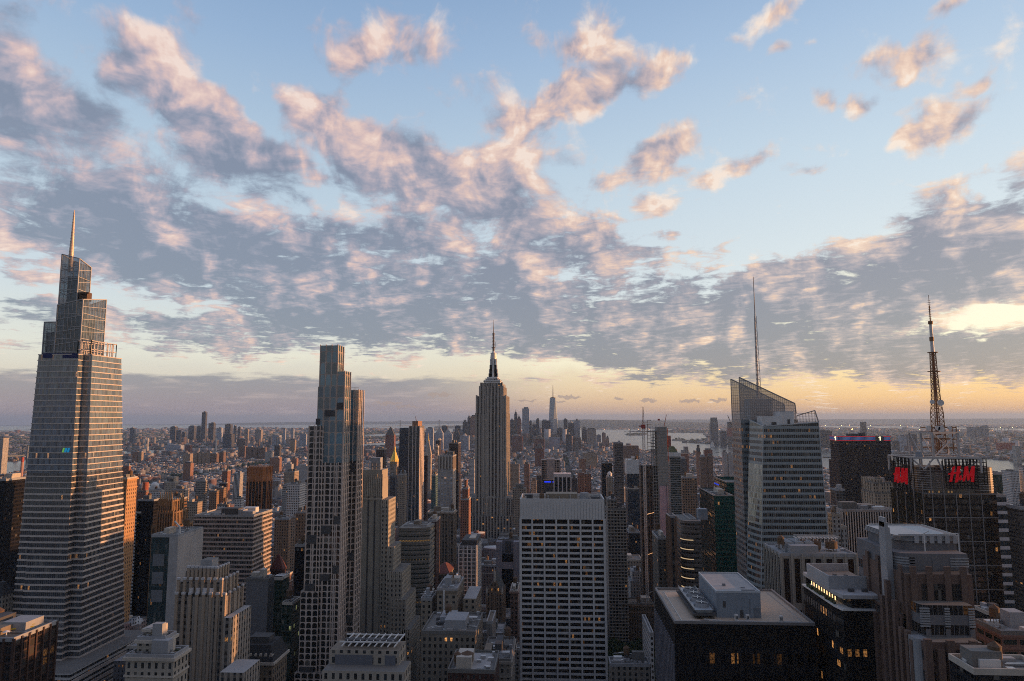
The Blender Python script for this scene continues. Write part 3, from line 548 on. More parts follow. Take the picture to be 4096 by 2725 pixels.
        for i in range(3):
            for k in range(3): b.box(x1+.3, x1+.45, y0+12+i*5, y0+13.2+i*5, z-30-k*9, z-26-k*9)
        b.build('windows', M_MECHD, root)
    if kit == 'solar':
        xs = x1-30
        b = MB()
        for i in range(9):
            yy = y0+1+i*2.4; b.face([(xs-25, yy, z+1.2), (xs+8, yy, z+1.2), (xs+8, yy+1.8, z+2.6), (xs-25, yy+1.8, z+2.6)]); b.face([(xs-25, yy+1.8, z+1.2), (xs-25, yy+1.8, z+2.6), (xs+8, yy+1.8, z+2.6), (xs+8, yy+1.8, z+1.2)])
        b.build('solar_panels', plain('solar', (.16,.17,.19), .25), root)
        b = MB(); b.cyl(x1-8, y0+5, 1.6, z+2.2, z+2.8, 16, r2=.4); b.bar((x1-8, y0+5, z), (x1-8, y0+5, z+2.4), .4); b.build('dish', M_WHITE, root)
        b = MB(); b.box(x1-16, x1-4, y0+12, y1-4, z, z+4.5); b.build('bulkhead', M_MECH, root)
        b = MB(); b.bar((x1-14, y0+9, z+1.5), (x1-3, y0+16, z+1.5), .5); b.bar((x1-14, y0+10, z+2.4), (x1-3, y0+17, z+2.4), .3); b.build('yellow_rail', plain('yellow_paint', (.55,.42,.05)), root)
        b = MB()
        for i in range(8): b.box(x0+W*.86+i*2.2, x0+W*.86+i*2.2+1.2, y0-.15, y0-.02, z-34, z-33.2)
        b.build('strip_lights', M_LAMP, root)
    if kit in ('clutter', 'big', 'few', 'plants'):
        rg = random.Random(sd_); n = {'clutter': 16, 'big': 5, 'few': 3, 'plants': 6}[kit]; dd = y1-y0
        for i in range(n):
            s_ = {'clutter': rg.uniform(.8, 3), 'big': rg.uniform(4, 8), 'few': rg.uniform(2, 4), 'plants': rg.uniform(.5, 1.4)}[kit]
            cx, cy = rg.uniform(x0+s_+1, x1-s_-1), rg.uniform(y0+s_*.6+1, min(y1, y0+30)-s_*.6-1)
            b = MB(); b.box(cx-s_, cx+s_, cy-s_*.6, cy+s_*.6, z+.02, z+rg.uniform(.6, 1.1)*s_*(1.0 if kit != 'big' else .8))
            b.build('planter' if kit == 'plants' else 'machine_box', {'plants': M_GREEN}.get(kit) or rg.choice([M_MECH, M_STEEL, R_PALE, M_MECHD, M_WHITE]), root)
        if kit == 'clutter':
            b = MB()
            for i in range(7):
                a_, c_ = rg.uniform(x0+2, x1-10), rg.uniform(y0+2, y0+20); b.bar((a_, c_, z+1.4), (a_+rg.uniform(3, 12), c_+rg.uniform(-3, 6), z+1.4), .45)
            b.build('duct', M_STEEL, root)
    if kit == 'watertank':
        water_tank(root, x0+W*.38, y0+8, z, 3.2)
        b = MB(); b.box(x0+3, x1-3, y0+2, y1-3, z-.1, z+.5); b.build('terrace', R_PALE, root)
    return root
_W = {}
def wallof(st, k=1.08):
    key = (st, k)
    if key in _W: return _W[key]
    m = MATS[st]; w_ = STYLEWALL[st]
    _W[key] = plain('%s_trim_%d' % (st, int(k*100)), tuple(min(.8, c*k) for c in w_)); return _W[key]


# ============================================================ landmark towers
def quadgrid(b, P00, P10, P11, P01, m=0, bay=None): b.face([P00, P10, P11, P01], m, bay)

def supertall():
    root = thing('glass_supertall', 'tapering glass skyscraper with stacked slanted crowns and needle spire, right side glowing orange', 'skyscraper', (-360, 560, 0))
    G, GH = MATS['ovglass'], MATS['ovglasshi']; white = plain('ov_terracotta', (.56,.50,.46), .5)
    top = 306.0
    def plan(k):      # k = 0 at the ground, 1 at the crown deck
        L = -389+8.5*k; Lm = -383.5+16*k; A = -342.4-4.0*k; Cx = -332.4-7.0*k; S = 597-24*k
        return [(L, 531), (Lm, 531), (Lm, 529.5), (A, 529.5), (A, 535.8), (Cx, 535.8), (Cx, S), (L, S)]
    H = 4.55; z0 = 59.15
    prev = plan(z0/top)
    b = MB(); bands = MB()
    n = int((top-z0)/H)
    k0 = z0/top
    A3 = [(x, y, z0) for x, y in plan(k0)]; zt = z0+n*H
    B3 = [(x, y, zt) for x, y in plan(zt/top)]
    zm = 212.0
    M3 = [(x, y, zm) for x, y in plan(zm/top)]
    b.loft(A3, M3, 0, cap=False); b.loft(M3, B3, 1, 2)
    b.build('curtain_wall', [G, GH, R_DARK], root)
    for i in range(n+1):
        z = z0+i*H; h = .68 if z < 200 else .36
        p = plan(z/top); o = .38
        cx, cy = sum(q[0] for q in p)/8, sum(q[1] for q in p)/8
        def off(q, e): return (q[0]+(e if q[0] > -360 else -e), q[1]+(e if q[1] > 560 else -e))
        P = [off(q, o) for q in p]
        bands.loft([(x, y, z-h) for x, y in P], [(x, y, z+h) for x, y in P], 0, 0)
        bands.face([(x, y, z-h) for x, y in P][::-1], 0)
    bands.build('floor_bands', white, root, kind='stuff')
    # podium steps
    p = MB(); p.box(-347, -318.5, 505, 606, 0, 72, 0, 1); p.build('podium', [MATS['whiteband'], R_GREY], root)
    p = MB()
    for i in range(8): p.box(-347.4, -318.1, 504.6, 606.4, 8+i*8.0, 10.6+i*8.0, bottom=True)
    p.build('podium_bands', white, root)
    # crown volumes: tall, middle, low left and a framed deck
    def screen(name, pts, z0, tops, gmat, hz=5.2):
        v = MB(); n_ = len(pts)
        for i in range(n_):
            j = (i+1) % n_; v.face([(*pts[i], z0), (*pts[j], z0), (*pts[j], tops[j]), (*pts[i], tops[i])], 0)
        o = v.build(name, gmat, root)
        f = MB()
        for i in range(n_):
            j = (i+1) % n_
            a, c = Vector((*pts[i], 0)), Vector((*pts[j], 0)); d = (c-a); nn = Vector((d.y, -d.x, 0)).normalized()*.25
            f.bar(a+nn+Vector((0,0,z0)), a+nn+Vector((0,0,tops[i])), .7)
            f.bar(Vector((*pts[i], tops[i]))+nn, Vector((*pts[j], tops[j]))+nn, .7)
            m_ = int((max(tops[i], tops[j])-z0)/hz)
            for k in range(m_):
                za = z0+(k+.5)*hz; sl = hz*.55*(1 if k % 2 else -.4)
                if za+abs(sl) < min(tops[i], tops[j]): f.bar(a+nn+Vector((0,0,za)), c+nn+Vector((0,0,za+sl)), .42)
            L = d.length
            for q in range(1, int(L/3.2)):
                t_ = q*3.2/L; zt_ = tops[i]+(tops[j]-tops[i])*t_
                f.bar(a+d*t_+nn+Vector((0,0,z0)), a+d*t_+nn+Vector((0,0,zt_)), .16)
        f.build('crown_frame', plain('crown_steel', (.40,.40,.41), .45), o)
    gl, t = newmat('crown_glass'); uvn = t.n('ShaderNodeUVMap', uv_map='uv'); wn = t.n('ShaderNodeTexWhiteNoise', noise_dimensions='2D')
    t.put(wn.inputs[0], t.v('FLOOR', t.v('DIVIDE', uvn.outputs[0], (1.6, 5.2, 1.0)))); p_ = t.n('ShaderNodeBsdfPrincipled'); t.put(p_.inputs['Base Color'], t.v('SCALE', (.09,.125,.17), None, t.m('ADD', .55, t.m('MULTIPLY', wn.outputs[0], .9)))); p_.inputs['Roughness'].default_value = .1; p_.inputs['IOR'].default_value = 1.9
    tb = t.n('ShaderNodeBsdfTransparent'); t.put(tb.inputs[0], (.70,.78,.86)); ms = t.n('ShaderNodeMixShader'); ms.inputs[0].default_value = .38; t.t.links.new(p_.outputs[0], ms.inputs[1]); t.t.links.new(tb.outputs[0], ms.inputs[2]); out(t, ms.outputs[0])
    c = MB(); c.box(-374, -364, 549, 558, 306, 372); c.box(-371, -357, 545, 562, 306, 338); c.box(-395, -381, 556, 574, 290, 326); c.build('crown_core', plain('core_dark', (.10,.10,.11)), root)
    screen('tall_crown', [(-377.5, 545), (-362.5, 545), (-362.5, 560), (-377.5, 560)], 306, [390.1, 386.2, 381.8, 387.5], gl)
    screen('middle_crown', [(-374.4, 540), (-353.4, 540), (-353.4, 569), (-374.4, 569)], 306, [346.5, 350.9, 355.5, 349], gl)
    screen('low_crown', [(-395.5, 554), (-378, 554), (-378, 576), (-395.5, 576)], 296, [334.5, 334.5, 336, 336], gl)
    d = MB()
    pts = [(-341.0, 536), (-341.0, 568), (-352, 568), (-352, 536)]
    for i in range(4):
        j = (i+1) % 4; a, c = Vector((*pts[i], 0)), Vector((*pts[j], 0)); m_ = 8 if i in (0, 2) else 3
        for k in range(m_+1):
            q = a+(c-a)*k/m_; zt_ = 317.1-1.2*(k/m_ if i == 0 else 0); d.bar(q+Vector((0,0,304)), q+Vector((0,0,zt_)), .5)
        for z in (309.5, 316.5): d.bar(a+Vector((0,0,z)), c+Vector((0,0,z)), .5)
    d.build('deck_frame', white, root)
    c = MB(); c.box(-361, -354.4, 546, 552, 351, 358); c.bar((-361, 545, 357), (-352, 545, 357), 1.2); c.build('roof_crane', M_RUST, root)
    s = MB(); x, y = -388.3+19.0, 556; x = -377.92
    zz = [(378, 1.9), (395, 1.75), (405, 1.35), (415, 1.0), (425, .7), (431.4, .25)]
    for (za, ra), (zb_, rb) in zip(zz, zz[1:]): s.cyl(x, y, ra, za, zb_, 12, r2=rb)
    for k in range(14): s.cyl(x, y, 2.0-.1*k, 392+k*2.8, 392.5+k*2.8, 12)
    s.build('spire', plain('spire_metal', (.55,.45,.38), .45, .3), root)
    # lit rooms and a coloured screen seen through the glass
    v0, v1 = 227.95, 231.31
    for nm, (u0, u1), c_ in (('green_screen', (-353.97, -352.56), (.20,.55,.12)), ('blue_screen', (-352.20, -350.43), (.02,.30,.60)), ('blue_screen', (-349.90, -348.31), (.02,.30,.60))):
        e = MB(); e.face([(u0, 528.8, v0), (u1, 528.8, v0), (u1+.8, 528.8, v1), (u0+.8, 528.8, v1)]); e.build(nm, emit(nm, c_, .5), root)
    e = MB(); e.face([(-376.5, 530.3, 302.1), (-346.6, 528.9, 301.8), (-346.9, 528.9, 305.6), (-376.8, 530.3, 306.0)]); 
    e.build('lounge_screen', emit('violet_screen', (.10,.13,.42), .05), root)
    addfoot(-400, -330, 528, 606); PROTECT.append((-385, -333, 529, 75))
supertall()

def arch_tower():
    root = thing('arched_window_tower', 'slender stone tower with rows of arched windows and stepped top, left of centre', 'skyscraper', (-130, 525, 0))
    a, h = MATS['arch520'], MATS['arch520hi']; trim = plain('arch_trim', (.58,.48,.42))
    def blk(nm, x0, x1, y0, y1, z0, z1, m): b = MB(); b.box(x0, x1, y0, y1, z0, z1, 0, 1, 4.3); b.build(nm, [m, R_GREY], root)
    zs = 222.0
    blk('upper_shaft', -140.4, -127.5, 500, 514, zs, 307, h)
    blk('upper_shaft', -141.3, -127.5, 499.4, 514, zs, 276.8, h)
    blk('corner_shaft', -127.5, -121.9, 500, 514, zs, 287.8, h)
    blk('back_shaft', -124, -117.2, 520, 532, zs, 275, h)
    blk('main_shaft', -142.8, -121.9, 499.2, 520, 0, zs, a); blk('back_shaft', -124, -117, 520, 534, 0, zs, a)
    blk('left_shoulder', -146.6, -136, 498.4, 520, 0, 248.2, a)
    blk('left_shoulder', -148.8, -136, 497.6, 524, 0, 133.5, a); blk('base_block', -151.0, -119, 496.8, 530, 0, 79, a)
    blk('right_shoulder', -122.0, -116.6, 519, 534.4, 0, 107, a)
    p = MB()
    for x, y0_, zt in ((-140.4,500,307), (-136.1,500,307), (-131.8,500,307), (-127.5,500,307), (-121.9,500,287.8), (-142.6,498.4,248.2), (-146.6,498.4,248.2), (-138.3,498.3,248.2), (-133.9,499.2,zs), (-127.5,499.2,zs), (-124.7,499.2,zs)):
        p.box(x-.27, x+.27, y0_-.45, y0_+.2, 0, zt+.6)
    for y in (500, 504.6, 509.3, 514): p.box(-127.7, -126.95, y-.4, y+.4, 287, 307.4); p.box(-122, -121.3, y-.4, y+.4, 0, 288.3)
    for y in (520, 524.6, 529.3, 534): p.box(-117.2, -116.5, y-.4, y+.4, 0, 275.4)
    for x in (-124, -120.5, -117.2): p.box(x-.3, x+.3, 519.4, 520.2, 0, 275.4)
    p.build('piers', trim, root)
    for x0, x1, y, z0, z1 in ((-136, -128, 498.9, 255, 260), (-127.2, -122, 499.5, 260, 265.5), (-142.4, -138.6, 498.9, 249, 254), (-123.8, -118, 519.4, 214, 221), (-136, -128.2, 498.7, 172, 178.5), (-127.2, -122, 498.8, 179, 185), (-146, -138.6, 497.9, 165.5, 172), (-123.8, -117.2, 519.3, 150, 156), (-146, -138.6, 497.9, 133, 138.5), (-136, -128.2, 498.7, 140, 145), (-127.2, -122, 498.8, 145, 151), (-123.5, -117.4, 518.6, 106, 112), (-148, -138, 497.2, 78, 83)):
        l = MB(); l.box(x0+.4, x1-.4, y-.12, y+.5, z0+.3, z1-.3); l.build('loggia', M_MECHD, root)
    g = MB()
    for x in range(7): g.bar((-123.5+x, 520.3, 275), (-123.5+x, 520.3, 277), .12)
    g.bar((-124, 520.3, 277), (-117, 520.3, 277), .15); g.build('railing', M_STEEL, root)
    addfoot(-151, -116, 497, 534); PROTECT.append((-147, -117, 499, 70))
arch_tower()

def slot_tower():
    root = thing('stone_tower', 'tall grey stone tower with dark vertical slots touching the right side of the arched-window tower', 'skyscraper', (-115, 590, 0))
    st = wallof('stone500', 1.0); b = MB()
    x0, x1, y0, y1 = -131, -111.4, 575, 595
    b.box(x0, x1, y0, y1, 0, 204.6); b.box(x0+1, x1-.5, y0+1, y1, 204.6, 211.3); b.build('shaft_wall', [st], root)
    s = MB()
    for u in (-122.67, -117.28, -111.55): s.box(u-.55, u+.55, 574.7, 575.2, 0, 190)
    s.build('window_slots', M_MECHD, root)
    c = MB()
    for i in range(14): xx = x0+(x1-x0)*i/13; c.box(xx-.3, xx+.3, y0-.5, y0, 190, 206+(i % 3 == 1)*2)
    c.box(x0-.5, x1+.5, y0-.6, y0, 187.5, 188.5); c.build('crown_fins', wallof('stone500', 1.3), root)
    f = MB()
    for k in range(5): f.bar((x0+3+3.4*k, y0+4, 211), (x0+3+3.4*k, y0+4, 217), .5)
    f.bar((x0+3, y0+4, 217), (x0+17, y0+4, 217), .6); f.bar((x0+3, y0+4, 214), (x0+17, y0+4, 214), .5); f.build('roof_frame', M_STEEL, root)
    t = MB(); t.box(x0+8, x0+16, y0+6, y0+14, 211, 221); t.build('water_tank_house', M_MECH, root)
    for nm, a, bb, c_, d, z in (('right_wing', -111.4, -105.4, 573, 598, 187.5), ('right_wing', -105.4, -100.5, 572, 600, 150), ('low_wing', -105.4, -92.7, 569, 604, 131.3), ('low_wing', -100.7, -88.6, 566, 606, 110.7), ('low_wing', -92, -84.5, 566, 606, 88)):
        w = MB(); w.box(a, bb, c_, d, 0, z, 0, 1, 3.3); w.build(nm, [MATS['stone500'], R_GREY], root)
        q = MB()
        for k in range(int((bb-a)/1.6)+1): q.box(a+1.6*k, a+1.6*k+.7, c_-.25, c_, z-6, z+.8)
        q.build('battlement', wallof('stone500', 1.35), root)
    addfoot(x0, -84, 566, 606); PROTECT.append((-131, -88, 575, 60))
slot_tower()

def empire():
    root = thing('stone_skyscraper', 'tall stepped stone skyscraper with silver mast and antenna, sunlit right edge', 'skyscraper', (-85, 1300, 0))
    L = MATS['limestone']; tr = plain('limestone_plain', (.39,.35,.31)); ym = 1327
    cx = -86.0
    def blk(nm, hw, y0, z0, z1, bay=5.2, m=L): b = MB(); b.box(cx-hw, cx+hw, y0, 2*ym-y0, z0, z1, 0, 1, bay); return b.build(nm, [m, R_GREY], root)
    wide = facade('esb_facade', (.38,.34,.30), (.02,.02,.024), fh=3.75, bw=5.4, wf=.56, hf=.6, lit=.03, mull=1.5, spand=(.12,.11,.105), lits=.9, blind=.3)
    blk('base', 64, 1246, 0, 22, m=wide); blk('lower_setback', 47, 1254, 22, 79.3, m=wide); blk('lower_setback', 37, 1262, 79, 110, m=wide)
    blk('main_shaft', 27.2, 1270, 110, 260.5, m=wide); blk('upper_shaft', 26.6, 1275, 260.5, 293.2, m=wide)
    blk('top_shaft', 21.4, 1280, 293.2, 311, m=wide); blk('top_block', 20.2, 1282, 311, 318, m=wide)
    # side wings of the setbacks
    for x0, x1, y, z in ((-138, -128, 1251, 70), (-45, -34, 1251, 78), (-126, -118, 1256, 84), (-54, -44, 1258, 108)):
        b = MB(); b.box(x0, x1, y, 1380, 0, z, 0, 1, 5.4); b.build('side_wing', [wide, M_GREEN if x0 == -45 else R_GREY], root)
    p = MB(); sm = MB()
    for hw, y0, z0, z1 in ((27.2, 1270, 110, 262), (26.6, 1275, 262, 294.5), (21.4, 1280, 294, 312), (37, 1262, 79, 111)):
        for i in range(-4, 5):
            if abs(i*6.75) > hw+.5: continue
            xx = cx+i*6.75; p.box(xx-1.25, xx+1.25, y0-.9, y0, z0, z1)
        for sx in (-1, 1): p.box(cx+sx*hw-1.6, cx+sx*hw+1.6, y0-1.0, y0, z0, z1+.5)
        for k in range(15):
            yy = y0+(2*ym-2*y0)*k/14; p.box(cx+hw, cx+hw+.9, yy-1.3, yy+1.3, z0, z1)
            sm.box(cx+hw, cx+hw+.45, yy+1.7, yy+2.6, z0, z1); sm.box(cx+hw, cx+hw+.45, yy+3.6, yy+4.5, z0, z1)
    for i in range(11): p.box(cx-20.5+4.1*i-.5, cx-20.5+4.1*i+.5, 1281.2, 1282, 311, 318.8)
    p.build('stone_piers', tr, root); sm.build('steel_mullions', plain('sun_tint_steel', (.85,.72,.45), .5, .55), root)  # bars added on the right side, gold tint stands for sun glint
    r = MB(); r.box(cx-9, cx+9, 1269.2, 1270, 108, 112); r.cyl(cx-5, 1269.6, 3, 108, 111, 12); r.build('arched_entry', tr, root)
    al = plain('aluminium', (.68,.67,.66), .4, .1); dk = plain('mast_window', (.16,.15,.14), .3)
    b = MB(); b.box(cx-15.5, cx+15.5, 1292, 2*ym-1292, 318, 323.5); b.box(cx-12.5, cx+12.5, 1296, 2*ym-1296, 323.5, 327); b.box(cx-10, cx+10, 1300, 2*ym-1300, 327, 330.2); b.build('observatory', [al], root)
    b = MB()
    for z in (321.0, 325.8): b.box(cx-16+(z > 323)*3, cx+16-(z > 323)*3, 1291.5+(z > 323)*4, 2*ym-1291.5, z, z+.9)
    b.build('observatory_windows', dk, root)
    b = MB(); b.cyl(cx, ym, 5.6, 330, 369, 16); b.build('mast_drum', al, root)
    b = MB()
    for sx, sy in ((1,0), (-1,0), (0,1), (0,-1)):
        for (zz, e) in ((338, 9.4), (346, 8.4), (354, 7.4), (366, 6.6)):
            if sx: b.box(min(cx+sx*3, cx+sx*e), max(cx+sx*3, cx+sx*e), ym-1.7, ym+1.7, 330, zz)
            else: b.box(cx-1.7, cx+1.7, min(ym+sy*3, ym+sy*e), max(ym+sy*3, ym+sy*e), 330, zz)
    for sx in (-1, 1):
        for (zz, e) in ((338, 9.0), (346, 8.0), (354, 7.0), (366, 6.2)): b.box(min(cx+sx*3.2, cx+sx*e), max(cx+sx*3.2, cx+sx*e), ym-7.5, ym-4.5, 330, zz)
    b.build('mast_wings', al, root)
    b = MB()
    for k in (-2.2, 0, 2.2): b.box(cx+k-.3, cx+k+.3, ym-6.0, ym-5.2, 331, 366)
    b.build('mast_windows', dk, root)
    b = MB(); b.cyl(cx, ym, 6.4, 367.4, 369.5, 18); b.cyl(cx, ym, 6.0, 369.5, 373, 18); b.cyl(cx, ym, 5.4, 373, 377, 18); b.cyl(cx, ym, 5.8, 377, 378, 18); b.cyl(cx, ym, 3.6, 378, 382, 14, r2=2); b.build('mast_cap', al, root)
    b = MB()
    b.cyl(cx, ym, 2.1, 381, 389, 8); b.cyl(cx, ym, 4.0, 388.5, 389.3, 12); b.cyl(cx, ym, 1.5, 389, 416, 8)
    for k in range(12): b.cyl(cx, ym, 2.3, 383+k*2.8, 383.9+k*2.8, 8)
    b.cyl(cx, ym, 2.4, 415.5, 416.5, 8); b.cyl(cx, ym, .8, 416, 430, 6, r2=.5); b.cyl(cx, ym, .45, 430, 443, 6, r2=.2)
    b.bar((cx+3.4, ym, 389), (cx+3.4, ym, 400), .7); b.build('antenna', plain('antenna_dark', (.13,.11,.10), .6), root)
    rg = random.Random(3); b = MB()
    for k in range(26):
        xx = cx+rg.uniform(-20, 20); h = rg.uniform(1.5, 4.5) if abs(xx-cx) < 13 else rg.uniform(.8, 2.5); z_ = 318 if abs(xx-cx) > 15.5 else 323.5
        b.box(xx-.45, xx+.45, 1286 if z_ == 318 else 1293, 1287 if z_ == 318 else 1294, z_, z_+h)
    b.build('roof_antennas', M_STEEL, root)
    addfoot(-150, -22, 1246, 1408); PROTECT.append((-122, -46, 1262, 49.98))
empire()

def striped_slab():
    root = thing('office_slab', 'big white slab with wide horizontal black window bands, right of the centre', 'skyscraper', (35, 550, 0))
    x0, x1, y0, y1, z = 4.1, 66.6, 530, 566, 194.0
    tv = plain('travertine', (.57,.56,.555), .8, 0, .12)
    gl = facade('band_glass', (.02,.02,.02), (.007,.008,.010), fh=4.05, bw=1.48, wf=.94, hf=1.0, lit=.05, ior=1.45, blind=.10, lits=.30, off=.5)
    b = MB(); b.box(x0+.5, x1-.5, y0+1.0, y1-1, 0, z-15, 0, 0); b.build('glass_wall', [gl], root)
    b = MB(); b.box(x0, x1, y0, y1, z-15, z-2.2); b.build('top_wall', tv, root)
    b = MB(); fh = 4.05; k = 1
    while z-15-k*fh > 5: zz = z-15-k*fh; b.box(x0+.3, x1-.3, y0+.35, y1-.35, zz-.78, zz+.78, bottom=True); k += 1
    b.build('spandrels', tv, root)
    b = MB(); n = 7
    for i in range(n+1): xx = x0+(x1-x0)*i/n; b.box(xx-.62, xx+.62, y0-.02, y0+1.2, 0, z-14.8)
    for i in range(4):
        yy = y0+(y1-y0)*i/3; b.box(x0-.1, x0+1.2, yy-.6, yy+.6, 0, z-14.8); b.box(x1-1.2, x1+.1, yy-.6, yy+.6, 0, z-14.8)
    b.build('piers', tv, root)
    b = MB()
    for i in range(29): xx = x0+(x1-x0)*i/28; b.box(xx-.09, xx+.09, y0-.04, y0+.0, z-14.8, z-2.4)
    b.build('panel_joints', plain('joint', (.22,.22,.22)), root)
    b = MB()      # the sweep out at the foot
    for k in range(8):
        a0, a1 = 40-5*k, 35-5*k; o0, o1 = (k**2)*.25, ((k+1)**2)*.25
        b.face([(x0, y0-o1, a1), (x1, y0-o1, a1), (x1, y0-o0, a0), (x0, y0-o0, a0)])
    b.build('foot_sweep', tv, root)
    b = MB(); b.box(x0, x1, y0, y0+.8, z-2.2, z); b.box(x0, x1, y1-.8, y1, z-2.2, z); b.box(x0, x0+.8, y0+.8, y1-.8, z-2.2, z); b.box(x1-.8, x1, y0+.8, y1-.8, z-2.2, z); b.build('parapet', tv, root)
    b = MB(); b.box(x0+.8, x1-.8, y0+.8, y1-.8, z-2.19, z-2.1); b.build('roof', R_BROWN, root)
    b = MB(); b.box(x0+19, x0+43, y0+12, y0+26, z-2, z+2.4); b.build('bulkhead', plain('tan_brick', (.26,.215,.165)), root)
    b = MB(); b.cyl(x1-14, y0+14, 4, z-2, z+3, 16, r2=3.4); b.build('cooling_drum', M_MECH, root)
    b = MB(); b.box(x1-9, x1-3, y0+6, y0+20, z-1.9, z+.6); b.box(x0+3, x0+9, y0+12, y0+20, z-2, z+1.5); b.build('machine_box', M_MECHD, root)
    b = MB()
    for i in range(14): b.cyl(x0+4+4.2*i, y0+8+(i*7 % 13), .5, z-2, z+.8+(i % 3)*.5, 8)
    b.build('roof_vents', M_STEEL, root); water_tank(root, x0+16, y0+10, z-4, 1.8)
    addfoot(x0, x1, y0-10, y1); PROTECT.append((x0, x1, y0, 10))
striped_slab()

def crystal():
    root = thing('crystal_tower', 'faceted pale glass tower with slanted screen top and tall lattice spire, right of centre', 'skyscraper', (205, 560, 0))
    G, BK, LT = MATS['boaglass'], MATS['boaback'], MATS['boalit']
    T0, T1, T2 = (181.6, 556.0, 251.8), (185.6, 535.0, 247.3), (225.9, 535.0, 250.1)
    B0, B1, B2 = (165.45, 548, 0), (171.50, 533, 0), (232.84, 533, 0)
    T3, B3 = (T2[0]+1, 585, T2[2]), (B2[0]+1, 590, 0); T4, B4 = (190.22, 585, T0[2]), (174.97, 590, 0)
    def at_(a, b_, z): t = (z-a[2])/(b_[2]-a[2]); return tuple(a[i]+(b_[i]-a[i])*t for i in range(3))
    b = MB(); b.loft([B0, B1, B2, B3, B4], [T0, T1, T2, T3, T4], 0, 1); b.build('front_crystal', [G, R_PALE], root)
    # facet strip between two heights, light on it put into paler glass colour
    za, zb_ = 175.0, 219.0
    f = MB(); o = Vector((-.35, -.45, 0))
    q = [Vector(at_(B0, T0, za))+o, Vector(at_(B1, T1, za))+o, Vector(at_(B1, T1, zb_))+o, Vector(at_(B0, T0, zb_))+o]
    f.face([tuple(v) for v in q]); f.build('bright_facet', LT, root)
    # mullion lines of the chamfer and edge
    e = MB(); e.bar(B1, T1, .5); e.bar(B0, T0, .4); e.bar(T0, T1, .7); e.bar(T1, T2, .7); e.bar(B2, T2, .5)
    for k in range(1, 56): z = k*4.4; e.bar(at_(B1, T1, z), at_(B2, T2, z), .30) if z < T1[2] else None
    e.build('mullions', plain('pale_mullion', (.42,.46,.48), .35), root)
    # back slab
    Lb, Lt = (166.7, 562.0, 126.0), (172.6, 562.0, 288.1); Mt, Rt = (218.6, 562.0, 264.6), (219.3, 562.0, 256.7)
    xl = 176.47; Lb = (xl, 562, 0); Lt = (xl, Lt[1], 285.32)
    zx = 252.0
    s = MB(); P = [Lb, (Rt[0]+8, 562, 0), (Rt[0]+1, 562, zx), (Lt[0], 562, zx)]
    s.face(P, 0); s.face([(p[0], 590, p[2]) for p in P][::-1], 0); s.face([(P[0][0], 590, 0), P[0], P[3], (P[3][0], 590, zx)], 0); s.face([P[1], (P[1][0], 590, 0), (P[2][0], 590, zx), P[2]], 0)
    s.build('back_slab', [BK], root)
    # the open glass screen above it
    m, t = newmat('screen_glass'); p_ = t.n('ShaderNodeBsdfPrincipled'); t.put(p_.inputs['Base Color'], (.38,.40,.42)); p_.inputs['Roughness'].default_value = .08
    tr = t.n('ShaderNodeBsdfTransparent'); t.put(tr.inputs[0], (.82,.83,.85)); ms = t.n('ShaderNodeMixShader'); ms.inputs[0].default_value = .34
    t.t.links.new(p_.outputs[0], ms.inputs[1]); t.t.links.new(tr.outputs[0], ms.inputs[2]); out(t, ms.outputs[0])
    g = MB(); g.face([(Lt[0], 562, zx), (Rt[0], 562, zx), Rt, Mt, Lt]); g.build('screen', m, root); g = MB(); g.face([(Lt[0], 588, zx), (Rt[0], 588, zx), (Rt[0], 588, Rt[2]), (Mt[0], 588, Mt[2]), (Lt[0], 588, Lt[2])][::-1])
    so = g.build('screen', m, root)
    dk = plain('screen_frame', (.26,.26,.265), .5)
    def topz(x): 
        if x < Mt[0]: return Lt[2]+(Mt[2]-Lt[2])*(x-Lt[0])/(Mt[0]-Lt[0])
        return Mt[2]+(Rt[2]-Mt[2])*(x-Mt[0])/(Rt[0]-Mt[0])
    for yy in (562, 588):
        fr = MB(); x = Lt[0]
        while x < Rt[0]: fr.bar((x, yy-.2, zx), (x, yy-.2, topz(x)), .17); x += 1.56
        z = zx
        while z < Lt[2]:
            xe = Rt[0] if z < Rt[2] else Lt[0]+(Mt[0]-Lt[0])*(Lt[2]-z)/(Lt[2]-Mt[2])
            xe = min(xe, Rt[0]); fr.bar((Lt[0], yy-.2, z), (xe, yy-.2, z), .18); z += 2.2
        fr.bar((Lt[0], yy, Lt[2]), (Mt[0], yy, Mt[2]), .8); fr.bar((Mt[0], yy, Mt[2]), (Rt[0], yy, Rt[2]), .7); fr.bar((Lt[0], yy, zx), (Lt[0], yy, Lt[2]), .6); fr.build('screen_grid', dk, so)
    c = MB(); c.box(Lt[0]+9, Lt[0]+26, 567, 584, zx-6, 268.42); c.build('core_block', plain('core_grey', (.50,.49,.48)), root)
    # right screen
    a1, a2, a3 = (219.0, 560.0, 255.1), (232.9, 560.0, 259.0), (233.8, 556.0, 249.9)
    fr = MB(); zz = T2[2]-2
    x = a1[0]
    while x < a3[0]:
        tz = a1[2]+(a2[2]-a1[2])*(x-a1[0])/(a2[0]-a1[0]) if x < a2[0] else a2[2]+(a3[2]-a2[2])*(x-a2[0])/(a3[0]-a2[0])
        fr.bar((x, 560, zz), (x, 560, tz), .35); x += 2.3
    for k in range(5):
        z = zz+k*2.2; fr.bar((a1[0], 560, z), (a2[0]+2.2-k*.5, 560, z), .3)
    fr.bar(a1, a2, .7); fr.bar(a2, a3, .7); fr.build('right_screen', dk, root)
    b = MB(); b.box(187.08, 201.30, 541, 556, T1[2]-.5, 254.68); b.box(200.65, 210.97, 543, 560, T1[2]-.5, 258.26); b.build('machine_house', M_WHITE, root)
